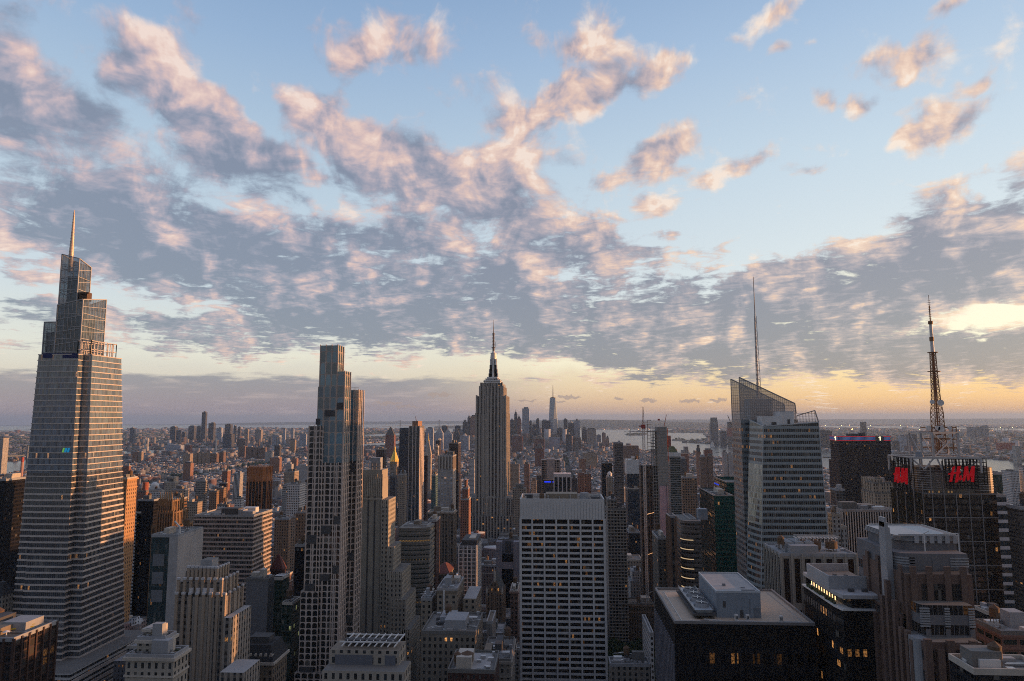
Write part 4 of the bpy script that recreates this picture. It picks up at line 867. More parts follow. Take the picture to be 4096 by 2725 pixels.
    b = MB(); b.box(193.61, 197.14, 540.6, 541, T1[2]+.3, T1[2]+3); b.box(206.12, 207.73, 542.6, 543, T1[2]+1, T1[2]+5)
    for k in range(6): xx = 187.81+k*3.0; b.box(xx, xx+.9, 538.4, 539.4, T1[2]-.5, T1[2]+1.0)
    b.build('roof_units', M_MECHD, root)
    # spire
    s = MB(); X0, X1 = 194.53, 194.02; xm = (X0+X1)/2
    zb0, zt = 262.0, 368.71; xm = X0
    L4 = lambda z, k: 1.7*max(0.0, 1-(z-zb0)/(zt-zb0))**.9+.22
    zs_ = [zb0+i*7.4 for i in range(int((zt-zb0-18)/7.4))]
    for i, z in enumerate(zs_[:-1]):
        r0, r1 = L4(z, 0), L4(z+7.4, 0); xa = X0; xb = X0
        C0 = [(xa-r0, 575-r0), (xa+r0, 575-r0), (xa, 575+r0)]; C1 = [(xb-r1, 575-r1), (xb+r1, 575-r1), (xb, 575+r1)]
        for j in range(3):
            k = (j+1) % 3
            s.bar((*C0[j], z), (*C1[j], z+7.4), .30); s.bar((*C0[j], z), (*C1[k], z+7.4), .16); s.bar((*C0[j], z), (*C0[k], z), .28)
    s.cyl(X0, 575, .75, zb0, zs_[-1], 8, r2=.4); s.cyl(X0, 575, .5, zs_[-1], zt, 8, r2=.25); s.build('spire', plain('spire_steel', (.34,.35,.37), .45, .3), root)
    addfoot(165, 245, 532, 592); PROTECT.append((172, 235, 533, 80))
crystal()

def jagged_letters(b, pts_list, org, ux, uz, th, m=0):
    """extruded letter outlines; each outline in (s, t) letter units"""
    for pts in pts_list:
        P = [org+ux*a+uz*c for a, c in pts]; n = Vector((ux.y, -ux.x, 0)).normalized()*th
        b.face([tuple(p+n) for p in P], m); b.face([tuple(p) for p in P][::-1], m)
        for i in range(len(P)):
            j = (i+1) % len(P); b.face([tuple(P[i]), tuple(P[j]), tuple(P[j]+n), tuple(P[i]+n)], m)
HM = [  # H, &, M brush capitals (units: total width about 4.3, height 3)
 [(0.05,0.0),(0.42,0.08),(1.08,2.7),(0.75,2.55)], [(.95,-.1),(1.35,0.05),(1.95,2.75),(1.5,2.65)], [(0.0,1.25),(1.9,1.55),(1.85,1.85),(.45,1.6),(0.0,1.45)],
 [(1.62,.55),(1.75,.50),(2.02,.95),(1.95,1.15),(1.80,1.10),(1.78,.9)], [(1.55,.35),(1.75,.28),(2.15,.52),(2.08,.68)], [(1.5,.35),(1.62,.3),(1.78,.62),(1.68,.68)],
 [(2.15,.1),(2.45,.2),(3.05,2.7),(2.65,2.6)], [(2.75,2.65),(3.1,2.72),(3.12,.35),(2.9,.25)], [(2.92,.25),(3.15,.38),(4.0,2.75),(3.75,2.65)], [(3.45,.05),(3.85,.0),(4.15,2.75),(3.75,2.65)],
]
def signed_tower():
    root = thing('antenna_tower', 'dark glass tower with black sign frames, white trusses and a rusty broadcast mast, far right', 'skyscraper', (305, 525, 0))
    dk = plain('sign_frame_black', (.018,.018,.02), .6); red = emit('sign_red', (.72,.012,.025), .24); wt = plain('truss_white', (.42,.42,.43), .5); G = MATS['tsq']
    x0, x1, y0, y1 = 280.90, 327.41, 500, 535.26
    zt = 202.0; y1 = 548
    b = MB(); b.box(x0, x1, y0, y1, 0, zt, 0, 1, 1.6); b.build('tower_wall', [G, R_DARK], root)
    m = MB()
    for u in (2149, 2177, 2205, 2235, 2263): xx = 285.42+(u-2149)/28.0*7.9; m.box(xx-.25, xx+.25, y0-.5, y0, 0, zt+(22 if u in (2149, 2177, 2235) else 0))
    for k in range(4): yy = y0+2+k*12; m.box(x0-.5, x0, yy-.3, yy+.3, 0, zt+8)
    for k in range(12): zz = zt-k*15.6; m.box(x0-.3, x1+.3, y0-.32, y0, zz-.3, zz+.3)
    m.build('mullions', plain('mullion_grey', (.22,.22,.23), .4), root)
    z1, z2 = 202.66, 218.20
    for nm, cxp, cy, r in (('drum', 294.80, 520, 12.0), ('drum', 324.47, 514, 8.6)):
        b = MB(); b.cyl(cxp, cy, r, zt, z2+1, 28, 0, 1)
        o = b.build(nm, [plain('drum_metal', (.085,.08,.08), .3, .6), R_DARK], root)
        b = MB()
        for k in range(9): zz = z1+1+k*(z2-z1-1)/9; b.cyl(cxp, cy, r+.18, zz, zz+.35, 28)
        b.build('drum_rings', wt, o)
    b = MB(); b.box(x0+10, x1-8, y0+8, y1-4, zt, 216); b.build('roof_house', plain('roof_house_tan', (.20,.185,.165)), root)
    # main sign frame facing the camera
    def frame(org, ux, w_, zlo, zhi, nx, nz):
        f = MB()
        for i in range(nx+1): q = org+ux*(w_*i/nx); f.bar(q+Vector((0,0,zlo)), q+Vector((0,0,zhi)), .55)
        for k in range(nz+1): z = zlo+(zhi-zlo)*k/nz; f.bar(org+Vector((0,0,z)), org+ux*w_+Vector((0,0,z)), .5)
        bk = Vector((ux.y, -ux.x, 0))*-3.2
        for i in range(0, nx+1, 2): q = org+ux*(w_*i/nx); f.bar(q+bk+Vector((0,0,zlo)), q+bk+Vector((0,0,zhi)), .4); f.bar(q+Vector((0,0,zlo)), q+bk+Vector((0,0,zhi)), .3)
        return f.build('sign_frame', dk, root)
    FX0, FX1 = 293.96, 314.60; zl, zh = 206.07, 225.42
    sf = frame(Vector((FX0, 497, 0)), Vector((1,0,0)), FX1-FX0, zl, zh, 9, 10)
    b = MB(); ux = Vector(((312.32-(295.11))/4.15, 0, 0)); uz = Vector((0, 0, (221.14-(210.47))/2.75))
    jagged_letters(b, HM, Vector((295.11, 496.3, 210.32)), ux, uz, .9); b.build('letters', red, sf)
    # side sign facing left (east)
    yA, yB = 483.19, 503.19; X = 263.0
    yA, yB = yA, yB
    sf = frame(Vector((X, yB, 0)), Vector((0,-1,0)), yB-yA, 205.45-1, 224.92+2, 8, 10)
    b = MB(); ux = Vector((0, -(yB-yA)*.92/4.15, 0)); jagged_letters(b, HM, Vector((X-.3, yB-1.2, 209.69)), ux, uz*1.0, .9); b.build('letters', red, sf)
    f = MB()      # right end frame
    for k in range(7): f.bar((FX1+8, 500+k*3.5, zl+2), (FX1+8, 500+k*3.5, zh), .45)
    for k in range(8): z = zl+2+(zh-zl-2)*k/7; f.bar((FX1+8, 500, z), (FX1+8, 521, z), .4); f.bar((FX1, 500, z), (FX1+8, 500, z), .35)
    f.build('sign_frame', dk, root)
    # white trusses
    t = MB(); za, zb_ = 218.01, 226.17; xs = [272.48, 295.37, 318.40]
    for x in xs: t.bar((x, 499, za-2), (x, 499, zb_), 1.1); t.bar((x, 530, za-2), (x, 530, zb_), 1.0)
    for yy in (499, 530): t.bar((xs[0], yy, zb_), (xs[2], yy, zb_), 1.2)
    for x in (xs[0], xs[2]): t.bar((x, 499, zb_), (x, 530, zb_), 1.0)
    xm = (xs[0]+xs[1])/2
    t.bar((xs[0], 499, zb_), (xm-2, 499, za), .8); t.bar((xm-3, 499, za), (xm+4, 499, zb_), .8); t.bar((xm+6, 499, zb_), (xm+9, 499, za), .8); t.bar((xs[2]-7, 499, za+2), (xs[2], 499, zb_), .8)
    zc, zd = zb_, 242.92; xa, xb, xc = 286.89, 289.96, 309.65
    for x, y in ((xa, 512), (xb, 503), (xc, 508), (xa+4, 536), (xc-3, 536)): t.bar((x, y, zc-1), (x, y, zd), 1.15)
    for a_, c_ in (((xa,512),(xb,503)), ((xb,503),(xc,508)), ((xa,512),(xa+4,536)), ((xc,508),(xc-3,536)), ((xa+4,536),(xc-3,536))): t.bar((*a_, zd), (*c_, zd), 1.15); t.bar((*a_, zc), (*c_, zc), 1.0)
    t.bar((xa, 512, zd), (xb, 503, zc), .5); t.bar((xb, 503, zd), (xc, 508, zc), .5); t.bar((xb, 503, zc), (xc, 508, zd), .6); t.bar((xa, 512, zc), (xa+4, 536, zd), .4)
    t.build('white_truss', wt, root)
    # broadcast mast
    rust = plain('mast_rust', (.24,.12,.055), .7)
    y = 524; mx = lambda u, v: 0
    prof = [(228.10, 305.38, 3.5), (244.45, 305.30, 3.1), (256.87, 305.55, 2.9), (263.11, 305.07, 2.3), (272.50, 305.41, 1.9), (286.34, 305.75, 1.6), (300.27, 305.48, 1.35)]
    X0 = prof[0][1]; ma = MB()
    for (za_, xa_, ra), (zb2, xb2, rb) in zip(prof, prof[1:]):
        n = max(1, int((zb2-za_)/3.0))
        for i in range(n):
            t0, t1 = i/n, (i+1)/n; z0_, z1_ = za_+(zb2-za_)*t0, za_+(zb2-za_)*t1; r0, r1 = ra+(rb-ra)*t0, ra+(rb-ra)*t1
            C0 = [(X0-r0, y-r0), (X0+r0, y-r0), (X0+r0, y+r0), (X0-r0, y+r0)]; C1 = [(X0-r1, y-r1), (X0+r1, y-r1), (X0+r1, y+r1), (X0-r1, y+r1)]
            for j in range(4):
                k = (j+1) % 4
                ma.bar((*C0[j], z0_), (*C1[j], z1_), .42); ma.bar((*C0[j], z0_), (*C1[k], z1_), .2); ma.bar((*C0[k], z0_), (*C1[j], z1_), .2); ma.bar((*C0[j], z0_), (*C0[k], z0_), .24)
        ma.bar((X0, y, za_), (X0, y, zb2), .8)
    mast = ma.build('broadcast_mast', rust, root)
    tz = prof[-1][0]; zt_ = 342.90; zw = 321.33
    b = MB(); b.cyl(X0, y, 1.25, tz, zw, 12, r2=1.0); b.build('mast_tube', M_WHITE, mast)
    b = MB(); b.cyl(X0, y, 1.5, (tz+zw)/2-2, (tz+zw)/2+1, 10); b.cyl(X0, y, 1.6, zw, zw+2.2, 10); b.cyl(X0, y, .4, zw, zt_-8, 8); b.cyl(X0, y, .2, zt_-8, zt_, 6)
    for k in range(12): z = zw+3+k*(zt_-zw-6)/12; b.bar((X0-1.1, y, z), (X0+1.1, y, z), .16); b.bar((X0, y-1.1, z), (X0, y+1.1, z), .16)
    for z, r in ((tz, 3.4), (286.34, 4.2)): b.cyl(X0, y, r, z, z+.5, 12)
    for k in range(18):
        z = 272.50+k*.95*(285.08-(272.50))/18; b.bar((X0-3.6, y-1, z), (X0+3.6, y-1, z), .14); b.bar((X0, y-3.6, z), (X0, y+3.6, z), .14)
    for z in (246.31, 238.27, 232.10):
        q = MB(); q.box(X0-8.5, X0+8.5, y-8, y-7.4, z-.4, z+.4); q.box(X0-8.5, X0+8.5, y+7, y+7.6, z-.4, z+.4); q.box(X0-8.5, X0-7.9, y-7.4, y+7, z-.4, z+.4); q.box(X0+7.9, X0+8.5, y-7.4, y+7, z-.4, z+.4); q.build('service_deck', rust, mast)
    for sx in (-8.3, -5.5, 5.5, 8.3): b.bar((X0+sx, y-7.7, 228.10), (X0+sx, y-7.7, 247.55), .5)
    b.build('mast_platforms', rust, mast)
    for (u, v, r) in ((2146.5, 925, 1.5), (2166, 927, 2.2), (2138, 985, 1.7), (2159, 985.5, 1.7), (2167, 988, 2.3), (2187, 985, 1.3), (2161, 1005, 1.1), (2167, 1005, 1.1), (2168, 1039, 1.2)):
        pass
    for nm, (xx, zz, r) in zip(range(9), (
        (299.72, 264.56, 1.5), (305.52, 263.92, 2.2), (294.36, 246.16, 1.7), (300.58, 246.00, 1.7),
        (302.90, 245.23, 2.3), (308.88, 246.14, 1.3), (300.76, 240.07, 1.1), (302.54, 240.07, 1.1), (302.12, 229.77, 1.2))):
        b = MB(); n = 14; yy = 518 if nm < 2 else 515
        A = [(xx+r*math.cos(2*math.pi*i/n), yy, zz+r*math.sin(2*math.pi*i/n)) for i in range(n)]; b.face(A); B_ = [(p[0], p[1]+1.0, p[2]) for p in A]
        for i in range(n): j = (i+1) % n; b.face([A[j], A[i], B_[i], B_[j]])
        b.face(B_[::-1]); b.build('dish', M_WHITE, mast)
    b = MB(); b.cyl(281.45, 505, 2.6, 226.99-1, 227.87+2, 14, r2=2.0); b.bar((281.45, 505, za), (281.45, 505, 226.99), .6); b.build('radome', M_BLUEGREY, root)
    b = MB(); rg = random.Random(5)
    for k in range(18): xx, yy, s_ = rg.uniform(x0+2, x1-2), rg.uniform(y0+6, y1-2), rg.uniform(.6, 2.2); b.box(xx-s_, xx+s_, yy-s_, yy+s_, 216, 217+s_)
    b.bar((x0+12, 508, 220), (x1-4, 508, 220), .9); b.build('roof_units', M_RUST, root)
    # terrace lights
    b = MB()
    for k in (1, 2, 4, 7, 8): b.box(x0+1+k*2.1, x0+1.9+k*2.1, y0+.8, y0+1, zt+.6, zt+2.0)
    b.build('lit_terrace', emit('terrace_lamp', (1.0,.55,.22), .16), root)
    addfoot(258, 330, 495, 550); PROTECT.append((266, 327, 500, 85))
signed_tower()

def penn_slab():
    root = thing('black_slab', 'wide black slab with blue light strip and glowing number one signs at its top', 'skyscraper', (570, 1270, 0))
    x0, x1, y0, y1, z = 525.2, 612.7, 1250, 1288, 220.1
    z2 = 212.14
    b = MB(); b.box(x0, x1, y0, y1, 0, z, 0, 1, 1.6); b.build('tower_wall', [MATS['penn'], R_DARK], root)
    b = MB(); b.box(x0-3, x1+4.5, y0-3, y1+3, 0, 178.26, 0, 1, 1.6); b.build('lower_wall', [MATS['penn'], R_DARK], root)
    m, t = newmat('light_strip'); uvn = t.n('ShaderNodeUVMap', uv_map='uv'); U, V, _ = t.sep(uvn.outputs[0])
    f = t.m('FRACT', t.m('DIVIDE', U, 1.85)); c = t.ramp(f, [(0, (.01,.01,.02)), (.18, (.02,.06,.30)), (.42, (.04,.16,.55)), (.56, (.30,.38,.5)), (.72, (.01,.01,.02)), (1, (.01,.01,.02))])
    e = t.n('ShaderNodeEmission'); t.put(e.inputs[0], c); e.inputs[1].default_value = .45; out(t, e.outputs[0])
    b = MB(); a0, a1 = 587.05, 600.24
    b.face([(x0+1.2, y0-.6, z2+1.2), (a0, y0-.6, z2+1.2), (a0, y0-.6, z-1.2), (x0+1.2, y0-.6, z-1.2)]); b.face([(a1+1, y0-.6, z2+1.2), (x1-1, y0-.6, z2+1.2), (x1-1, y0-.6, z-1.2), (a1+1, y0-.6, z-1.2)])
    b.face([(x0-.6, y1, z2+1.2), (x0-.6, y0, z2+1.2), (x0-.6, y0, z-1.2), (x0-.6, y1, z-1.2)]); b.build('light_strip', m, root)
    b = MB()
    for zz in (z2+.3, z-.9): b.box(x0-.9, x1+.3, y0-.9, y0-.2, zz, zz+.8); b.box(x0-.9, x0-.2, y0-.2, y1, zz, zz+.8)
    b.build('red_line', emit('red_neon', (.75,.03,.05), .42), root)
    b = MB(); b.box(a0, a1+.6, y0-1.0, y0-.2, z2, z); b.build('sign_board', M_MECHD, root)
    one = [[(.8, 0), (1.5, 0), (1.5, 3.0), (.95, 3.0), (.0, 2.3), (.25, 1.95), (.8, 2.3)]]
    b = MB(); s_ = (z-z2-1.2)/3.0
    jagged_letters(b, one, Vector(((a0+a1)/2-.6*s_, y0-1.2, z2+.6)), Vector((s_, 0, 0)), Vector((0, 0, s_)), .4)
    jagged_letters(b, one, Vector((x0-1.3, y0+(y1-y0)*.42, z2+.6)), Vector((0, -s_*2.4, 0)), Vector((0, 0, s_)), .4); b.build('number_one', emit('number_glow', (1.0,.86,.55), 1.3), root)
    b = MB(); b.box(x0+25, x0+42, y0+10, y1-8, z, z+4); b.box(x0+44, x0+50, y0+10, y1-12, z, z+6); b.build('bulkhead', M_MECHD, root)
    b = MB(); b.box(x0+17, x1-6, y0-.3, y0-.05, z2-6.5, z2-5.3); b.build('lit_floor', plain('pale_strip', (.10,.10,.11)), root)
    addfoot(520, 618, 1246, 1292); PROTECT.append((525, 613, 1250, 100.65))
penn_slab()

def gravel_slab():
    root = thing('black_office_slab', 'black office slab with beige gravel roof, cooling tower and blue-grey machine house', 'office building', (118, 380, 0))
    x0, x1, y0, z = 86.0, 150.5, 350.0, 158.4; y1 = 413.37
    zt = z-1.0
    b = MB(); b.box(x0, x1, y0, y1, 0, z-11, 0, 1, 4.9); b.build('tower_wall', [MATS['slabnear'], R_DARK], root)
    b = MB(); b.box(x0-.2, x1+.2, y0-.2, y1+.2, z-11, zt-.02); b.build('top_band', plain('black_panel', (.010,.010,.012), .7), root)
    b = MB(); n = 14; q = plain('black_pier', (.012,.012,.015), .7)
    for i in range(n+1): xx = x0+(x1-x0)*i/n; b.box(xx-.5, xx+.5, y0-.8, y0-.2, 0, z-11)
    b.build('piers', q, root)
    b = MB(); n = 15; q2 = plain('pale_pier', (.15,.15,.18), .6)
    for i in range(n): 
        yy = y0+2+(y1-y0-4)*i/(n-1)
        b.box(x0-1.0, x0, yy-.55, yy+.55, 0, z-11)
    for k in range(16): zz = z-14-k*9.8; b.box(x0-.5, x0, y0+.5, y1-.5, zz-3.4, zz)
    b.build('side_piers', q2, root)
    b = MB(); b.box(x0+.8, x1-.8, y0+.8, y1-.8, zt, zt+.25); b.build('gravel_roof', GRAVEL, root)
    b = MB(); e = plain('parapet_metal', (.20,.19,.19), .6)
    b.box(x0-.2, x1+.2, y0-.2, y0+.8, zt, z+.3); b.box(x0-.2, x1+.2, y1-.8, y1+.2, zt, z+.3); b.box(x0-.2, x0+.8, y0+.8, y1-.8, zt, z+.3); b.box(x1-.8, x1+.2, y0+.8, y1-.8, zt, z+.3); b.build('parapet', e, root)
    b = MB()
    for a in (x0+4, x1-4): b.bar((a, y0+3, zt+.35), (a, y1-4, zt+.35), .25)
    for k in range(24): b.bar((x0+2.6, y0+3+k*2.3, zt+.3), (x0+4, y0+3+k*2.3, zt+.3), .18)
    b.build('window_rail', M_STEEL, root)
    # machine house
    hx0, hx1 = 108.23, 130.94; hx0 = 107.97; hx1 = 129.01
    hy0, hy1 = 360, 401; hz = 169.53
    b = MB(); b.box(hx0, hx1, hy0, hy1, zt+.2, hz); b.build('machine_house', [M_BLUEGREY], root)
    b = MB(); b.box(hx0+.6, hx1-.6, hy0+.6, hy1-.6, hz, hz+.1); b.build('house_roof', R_PALE, root)
    b = MB()
    for (a, c, d, f) in ((hx0-.1, hx1+.1, hy0-.1, hy0+.4), (hx0-.1, hx1+.1, hy1-.4, hy1+.1), (hx0-.1, hx0+.4, hy0+.4, hy1-.4), (hx1-.4, hx1+.1, hy0+.4, hy1-.4)): b.box(a, c, d, f, hz-.3, hz+.7)
    b.build('house_edge', plain('edge_pale', (.42,.46,.50), .5), root)
    b = MB(); b.box(hx1-8, hx1-1.5, hy0+1.5, hy0+5, hz+.12, hz+.22); b.box(hx0+3, hx0+4.4, hy0-.06, hy0, zt+5, zt+8); b.box(hx1-10, hx1-8.4, hy0-.06, hy0, zt+.3, zt+4); b.build('openings', M_MECHD, root)
    b = MB(); b.box(hx1-5.5, hx1-5.0, hy0-.1, hy0, zt+2, zt+9); b.box(hx1-3.5, hx1-.3, hy0-.12, hy0, zt+.3, zt+5); b.box(hx0+6, hx0+7.4, hy0+12, hy0+13.5, hz, hz+1.2); b.box(hx0+14, hx0+16, hy0+8, hy0+9, hz, hz+.5); b.build('doors', plain('door_grey', (.16,.18,.21)), root)
    # cooling tower on legs
    cx0, cx1 = 97.12, 106.10; cx0 = 97.00; cx1 = 105.90; cy0, cy1 = 358, 402; cz = 161.62
    b = MB(); b.loft([(cx0+1.2, cy0+1, zt+2.6), (cx1-.8, cy0+1, zt+2.6), (cx1-.8, cy1-1, zt+2.6), (cx0+1.2, cy1-1, zt+2.6)], [(cx0, cy0, cz), (cx1, cy0, cz), (cx1, cy1, cz), (cx0, cy1, cz)]); b.build('cooling_tower', plain('cool_metal', (.33,.36,.39), .5), root)
    b = MB(); 
    for k in range(9): b.box(cx0-.1+k*.13, cx0+.3+k*.13, cy0+1, cy1-1, cz-1-k*1.15, cz-.5-k*1.15)
    b.build('louvres', M_MECHD, root)
    b = MB(); b.box(cx0-1, cx1+1, cy0-1, cy1+1, zt+1.7, zt+2.5, bottom=True)
    for xx in (cx0, cx1-.5):
        for k in range(5): b.box(xx, xx+.5, cy0+k*10, cy0+k*10+.5, zt+.2, zt+1.7)
    b.build('tower_base', M_MECHD, root)
    for k in range(4):
        cyy = cy0+7+k*9.5; cm = (cx0+cx1)/2+.3
        b = MB(); b.cyl(cm, cyy, 3.5, cz+.02, cz+1.7, 24, r2=3.3); o = b.build('fan_stack', M_MECH, root)
        b = MB(); b.cyl(cm, cyy, 2.9, cz+1.75, cz+1.8, 24); b.build('fan_mouth', M_MECHD, o)
        b = MB()
        for j in range(3): a = R(60*j+20); b.bar((cm-2.8*math.cos(a), cyy-2.8*math.sin(a), cz+1.95), (cm+2.8*math.cos(a), cyy+2.8*math.sin(a), cz+1.95), .45)
        b.build('fan_blades', M_STEEL, o)
        b = MB(); b.box(cx0+1.0, cx0+2.4, cyy-.8, cyy+.8, cz, cz+1.3); b.build('fan_motor', M_BLUEGREY, o)
    b = MB()
    for k in range(22): yy = cy0+k*2.1; b.bar((cx0, yy, cz), (cx0, yy, cz+1.1), .1); b.bar((cx1, yy, cz), (cx1, yy, cz+1.1), .1)
    for xx in (cx0, cx1): b.bar((xx, cy0, cz+1.1), (xx, cy1, cz+1.1), .12); b.bar((xx, cy0, cz+.6), (xx, cy1, cz+.6), .1)
    b.build('guard_rail', M_STEEL, root)
    b = MB()
    for u, yy in ((0, 354.5), (5.2, 354.5), (20.5, 353.5)): xx = hx0+8+u; b.box(xx-.75, xx+.75, yy, yy+1.2, zt+.2, zt+3.1)
    b.build('vent_box', M_WHITE, root)
    b = MB()
    for u, yy in ((0, 354.4), (5.2, 354.4), (20.5, 353.4)): xx = hx0+8+u; b.box(xx-.5, xx-.1, yy-.05, yy, zt+1.2, zt+2.6); b.box(xx+.1, xx+.5, yy-.05, yy, zt+1.2, zt+2.6)
    b.build('vent_slots', M_MECHD, root)
    b = MB(); X = hx0+8; b.bar((X, 353.8, zt+.6), (X+7, 353.8, zt+.6), .4); b.bar((X+7, 353.8, zt+.6), (X+9, 352.6, zt+.6), .4); b.bar((X+9, 352.6, zt+.6), (X+13.5, 352.6, zt+.6), .4); b.bar((X+21.5, 353.6, zt+.7), (X+28, 353.6, zt+.7), .4); b.bar((X+28, 353.6, zt+.7), (X+29.5, 352.6, zt+.4), .4)
    b.bar((cx0+4, 356, zt+.5), (cx0+10, 354.5, zt+.5), .45); b.bar((cx0+10, 354.5, zt+.5), (cx0+12, 354, zt+.5), .4); b.build('white_pipe', M_WHITE, root)
    b = MB(); b.box(cx0+2, cx1-3, 352, 356, zt+.26, zt+.28); b.box(cx0+1, cx0+3.5, 357, 372, zt+.26, zt+.28); b.build('rust_stain', plain('stain', (.10,.065,.045)), root)
    addfoot(x0, x1, y0, y1); PROTECT.append((x0, x1, y0, 20))
gravel_slab()

def hotel():
    root = thing('hotel_tower', 'black glass hotel with pale flat roof, penthouse garden and amber corner windows, bottom right', 'hotel', (215, 350, 0))
    y = 330.0; z = 170.00
    A_ = (155.09, 337.0); B_ = (156.10, 330.0); C_ = (172.48, 330.0); E_ = (A_[0]-.5, 372.0)
    pts = [A_, B_, C_, (C_[0], 372), E_]
    E2 = (156.05, 372.0)
    pts = [A_, B_, C_, (C_[0]+6, 376), (A_[0]-.01, 376)]
    b = MB(); b.prism(pts, 0, z, 0, 1, 3.1); b.build('tower_wall', [MATS['hotel'], R_GREY], root)
    am = facade('amber_windows', (.015,.015,.018), (.02,.02,.02), fh=6.2, bw=2.6, wf=.95, hf=.42, lit=.28, blind=.1, lits=.9, mull=1.3)
    b = MB(); nv = Vector((B_[1]-A_[1], -(B_[0]-A_[0]), 0)).normalized()*.15
    a3, b3 = Vector((*A_, 0))+nv, Vector((*B_, 0))+nv; b.face([(a3.x, a3.y, 0), (b3.x, b3.y, 0), (b3.x, b3.y, z-3), (a3.x, a3.y, z-3)]); b.build('corner_windows', am, root)
    def inset(p, e): cx, cy = 215, 354; return [(cx+(q[0]-cx)*e, cy+(q[1]-cy)*e) for q in p]
    b = MB(); b.prism(inset(pts, 1.01), z-.4, z+.3); b.build('terrace_edge', M_WHITE, root)
    b = MB(); b.prism(inset(pts, .93), z+.3, z+4.6, 0, 0, 3.1); b.build('glass_floor', facade('penthouse_glass', (.03,.03,.035), (.02,.022,.026), fh=6.2, bw=2.2, wf=.9, hf=1.0, lit=.12, blind=.1, litc=(.95,.75,.3), lits=.5, tilt=.02), root)
    b = MB(); b.prism(inset(pts, 1.0), z+4.6, z+6.2); b.build('roof_slab', plain('pale_roof', (.42,.41,.42)), root)
    hx0, hx1 = 169.39, 177.80
    hx0 = C_[0]-18; b = MB(); b.box(hx0, C_[0]+2, 341, 341.6, z+6.2, z+12); b.box(hx0, hx0+.6, 341.6, 368, z+6.2, z+12); b.box(hx0, C_[0]+2, 368, 368.6, z+6.2, z+12); b.build('roof_wall', plain('roof_wall', (.36,.37,.39)), root)
    b = MB(); b.box(hx0+.6, C_[0]+2, 341.6, 368, z+6.3, z+8.5); b.build('machine_deck', R_GREY, root)
    b = MB()
    for k in range(9): b.box(A_[0]+4+k*.2, A_[0]+6+k*.2, 343+k*2.6, 344.6+k*2.6, z+6.2, z+7.4)
    for k in range(6): b.box(hx0+3+k*2.4, hx0+4.4+k*2.4, 345+(k*5 % 11), 346.6+(k*5 % 11), z+8.5, z+9.6)
    for k in range(3): b.box(B_[0]+5+k*6, B_[0]+7.4+k*6, 335.5, 337, z+6.2, z+7.6)
    b.build('machine_box', M_MECHD, root)
    rg = random.Random(9); b = MB()
    for k in range(60):
        yy = rg.uniform(338, 372); xx = A_[0]+rg.uniform(.2, 1.6); s_ = rg.uniform(.25, .7); b.box(xx-s_, xx+s_, yy-s_, yy+s_, z+.3, z+.6+s_*1.6)
    b.build('garden_plants', M_GREEN, root)
    b = MB()
    for k in range(10): b.box(A_[0]+1.7, A_[0]+1.8, 340+k*3.2, 341+k*3.2, z+1.5, z+3.2)
    b.build('garden_lamps', M_LAMP, root)
    addfoot(A_[0], C_[0]+4, 330, 372); PROTECT.append((A_[0], C_[0], 330, 100))
hotel()

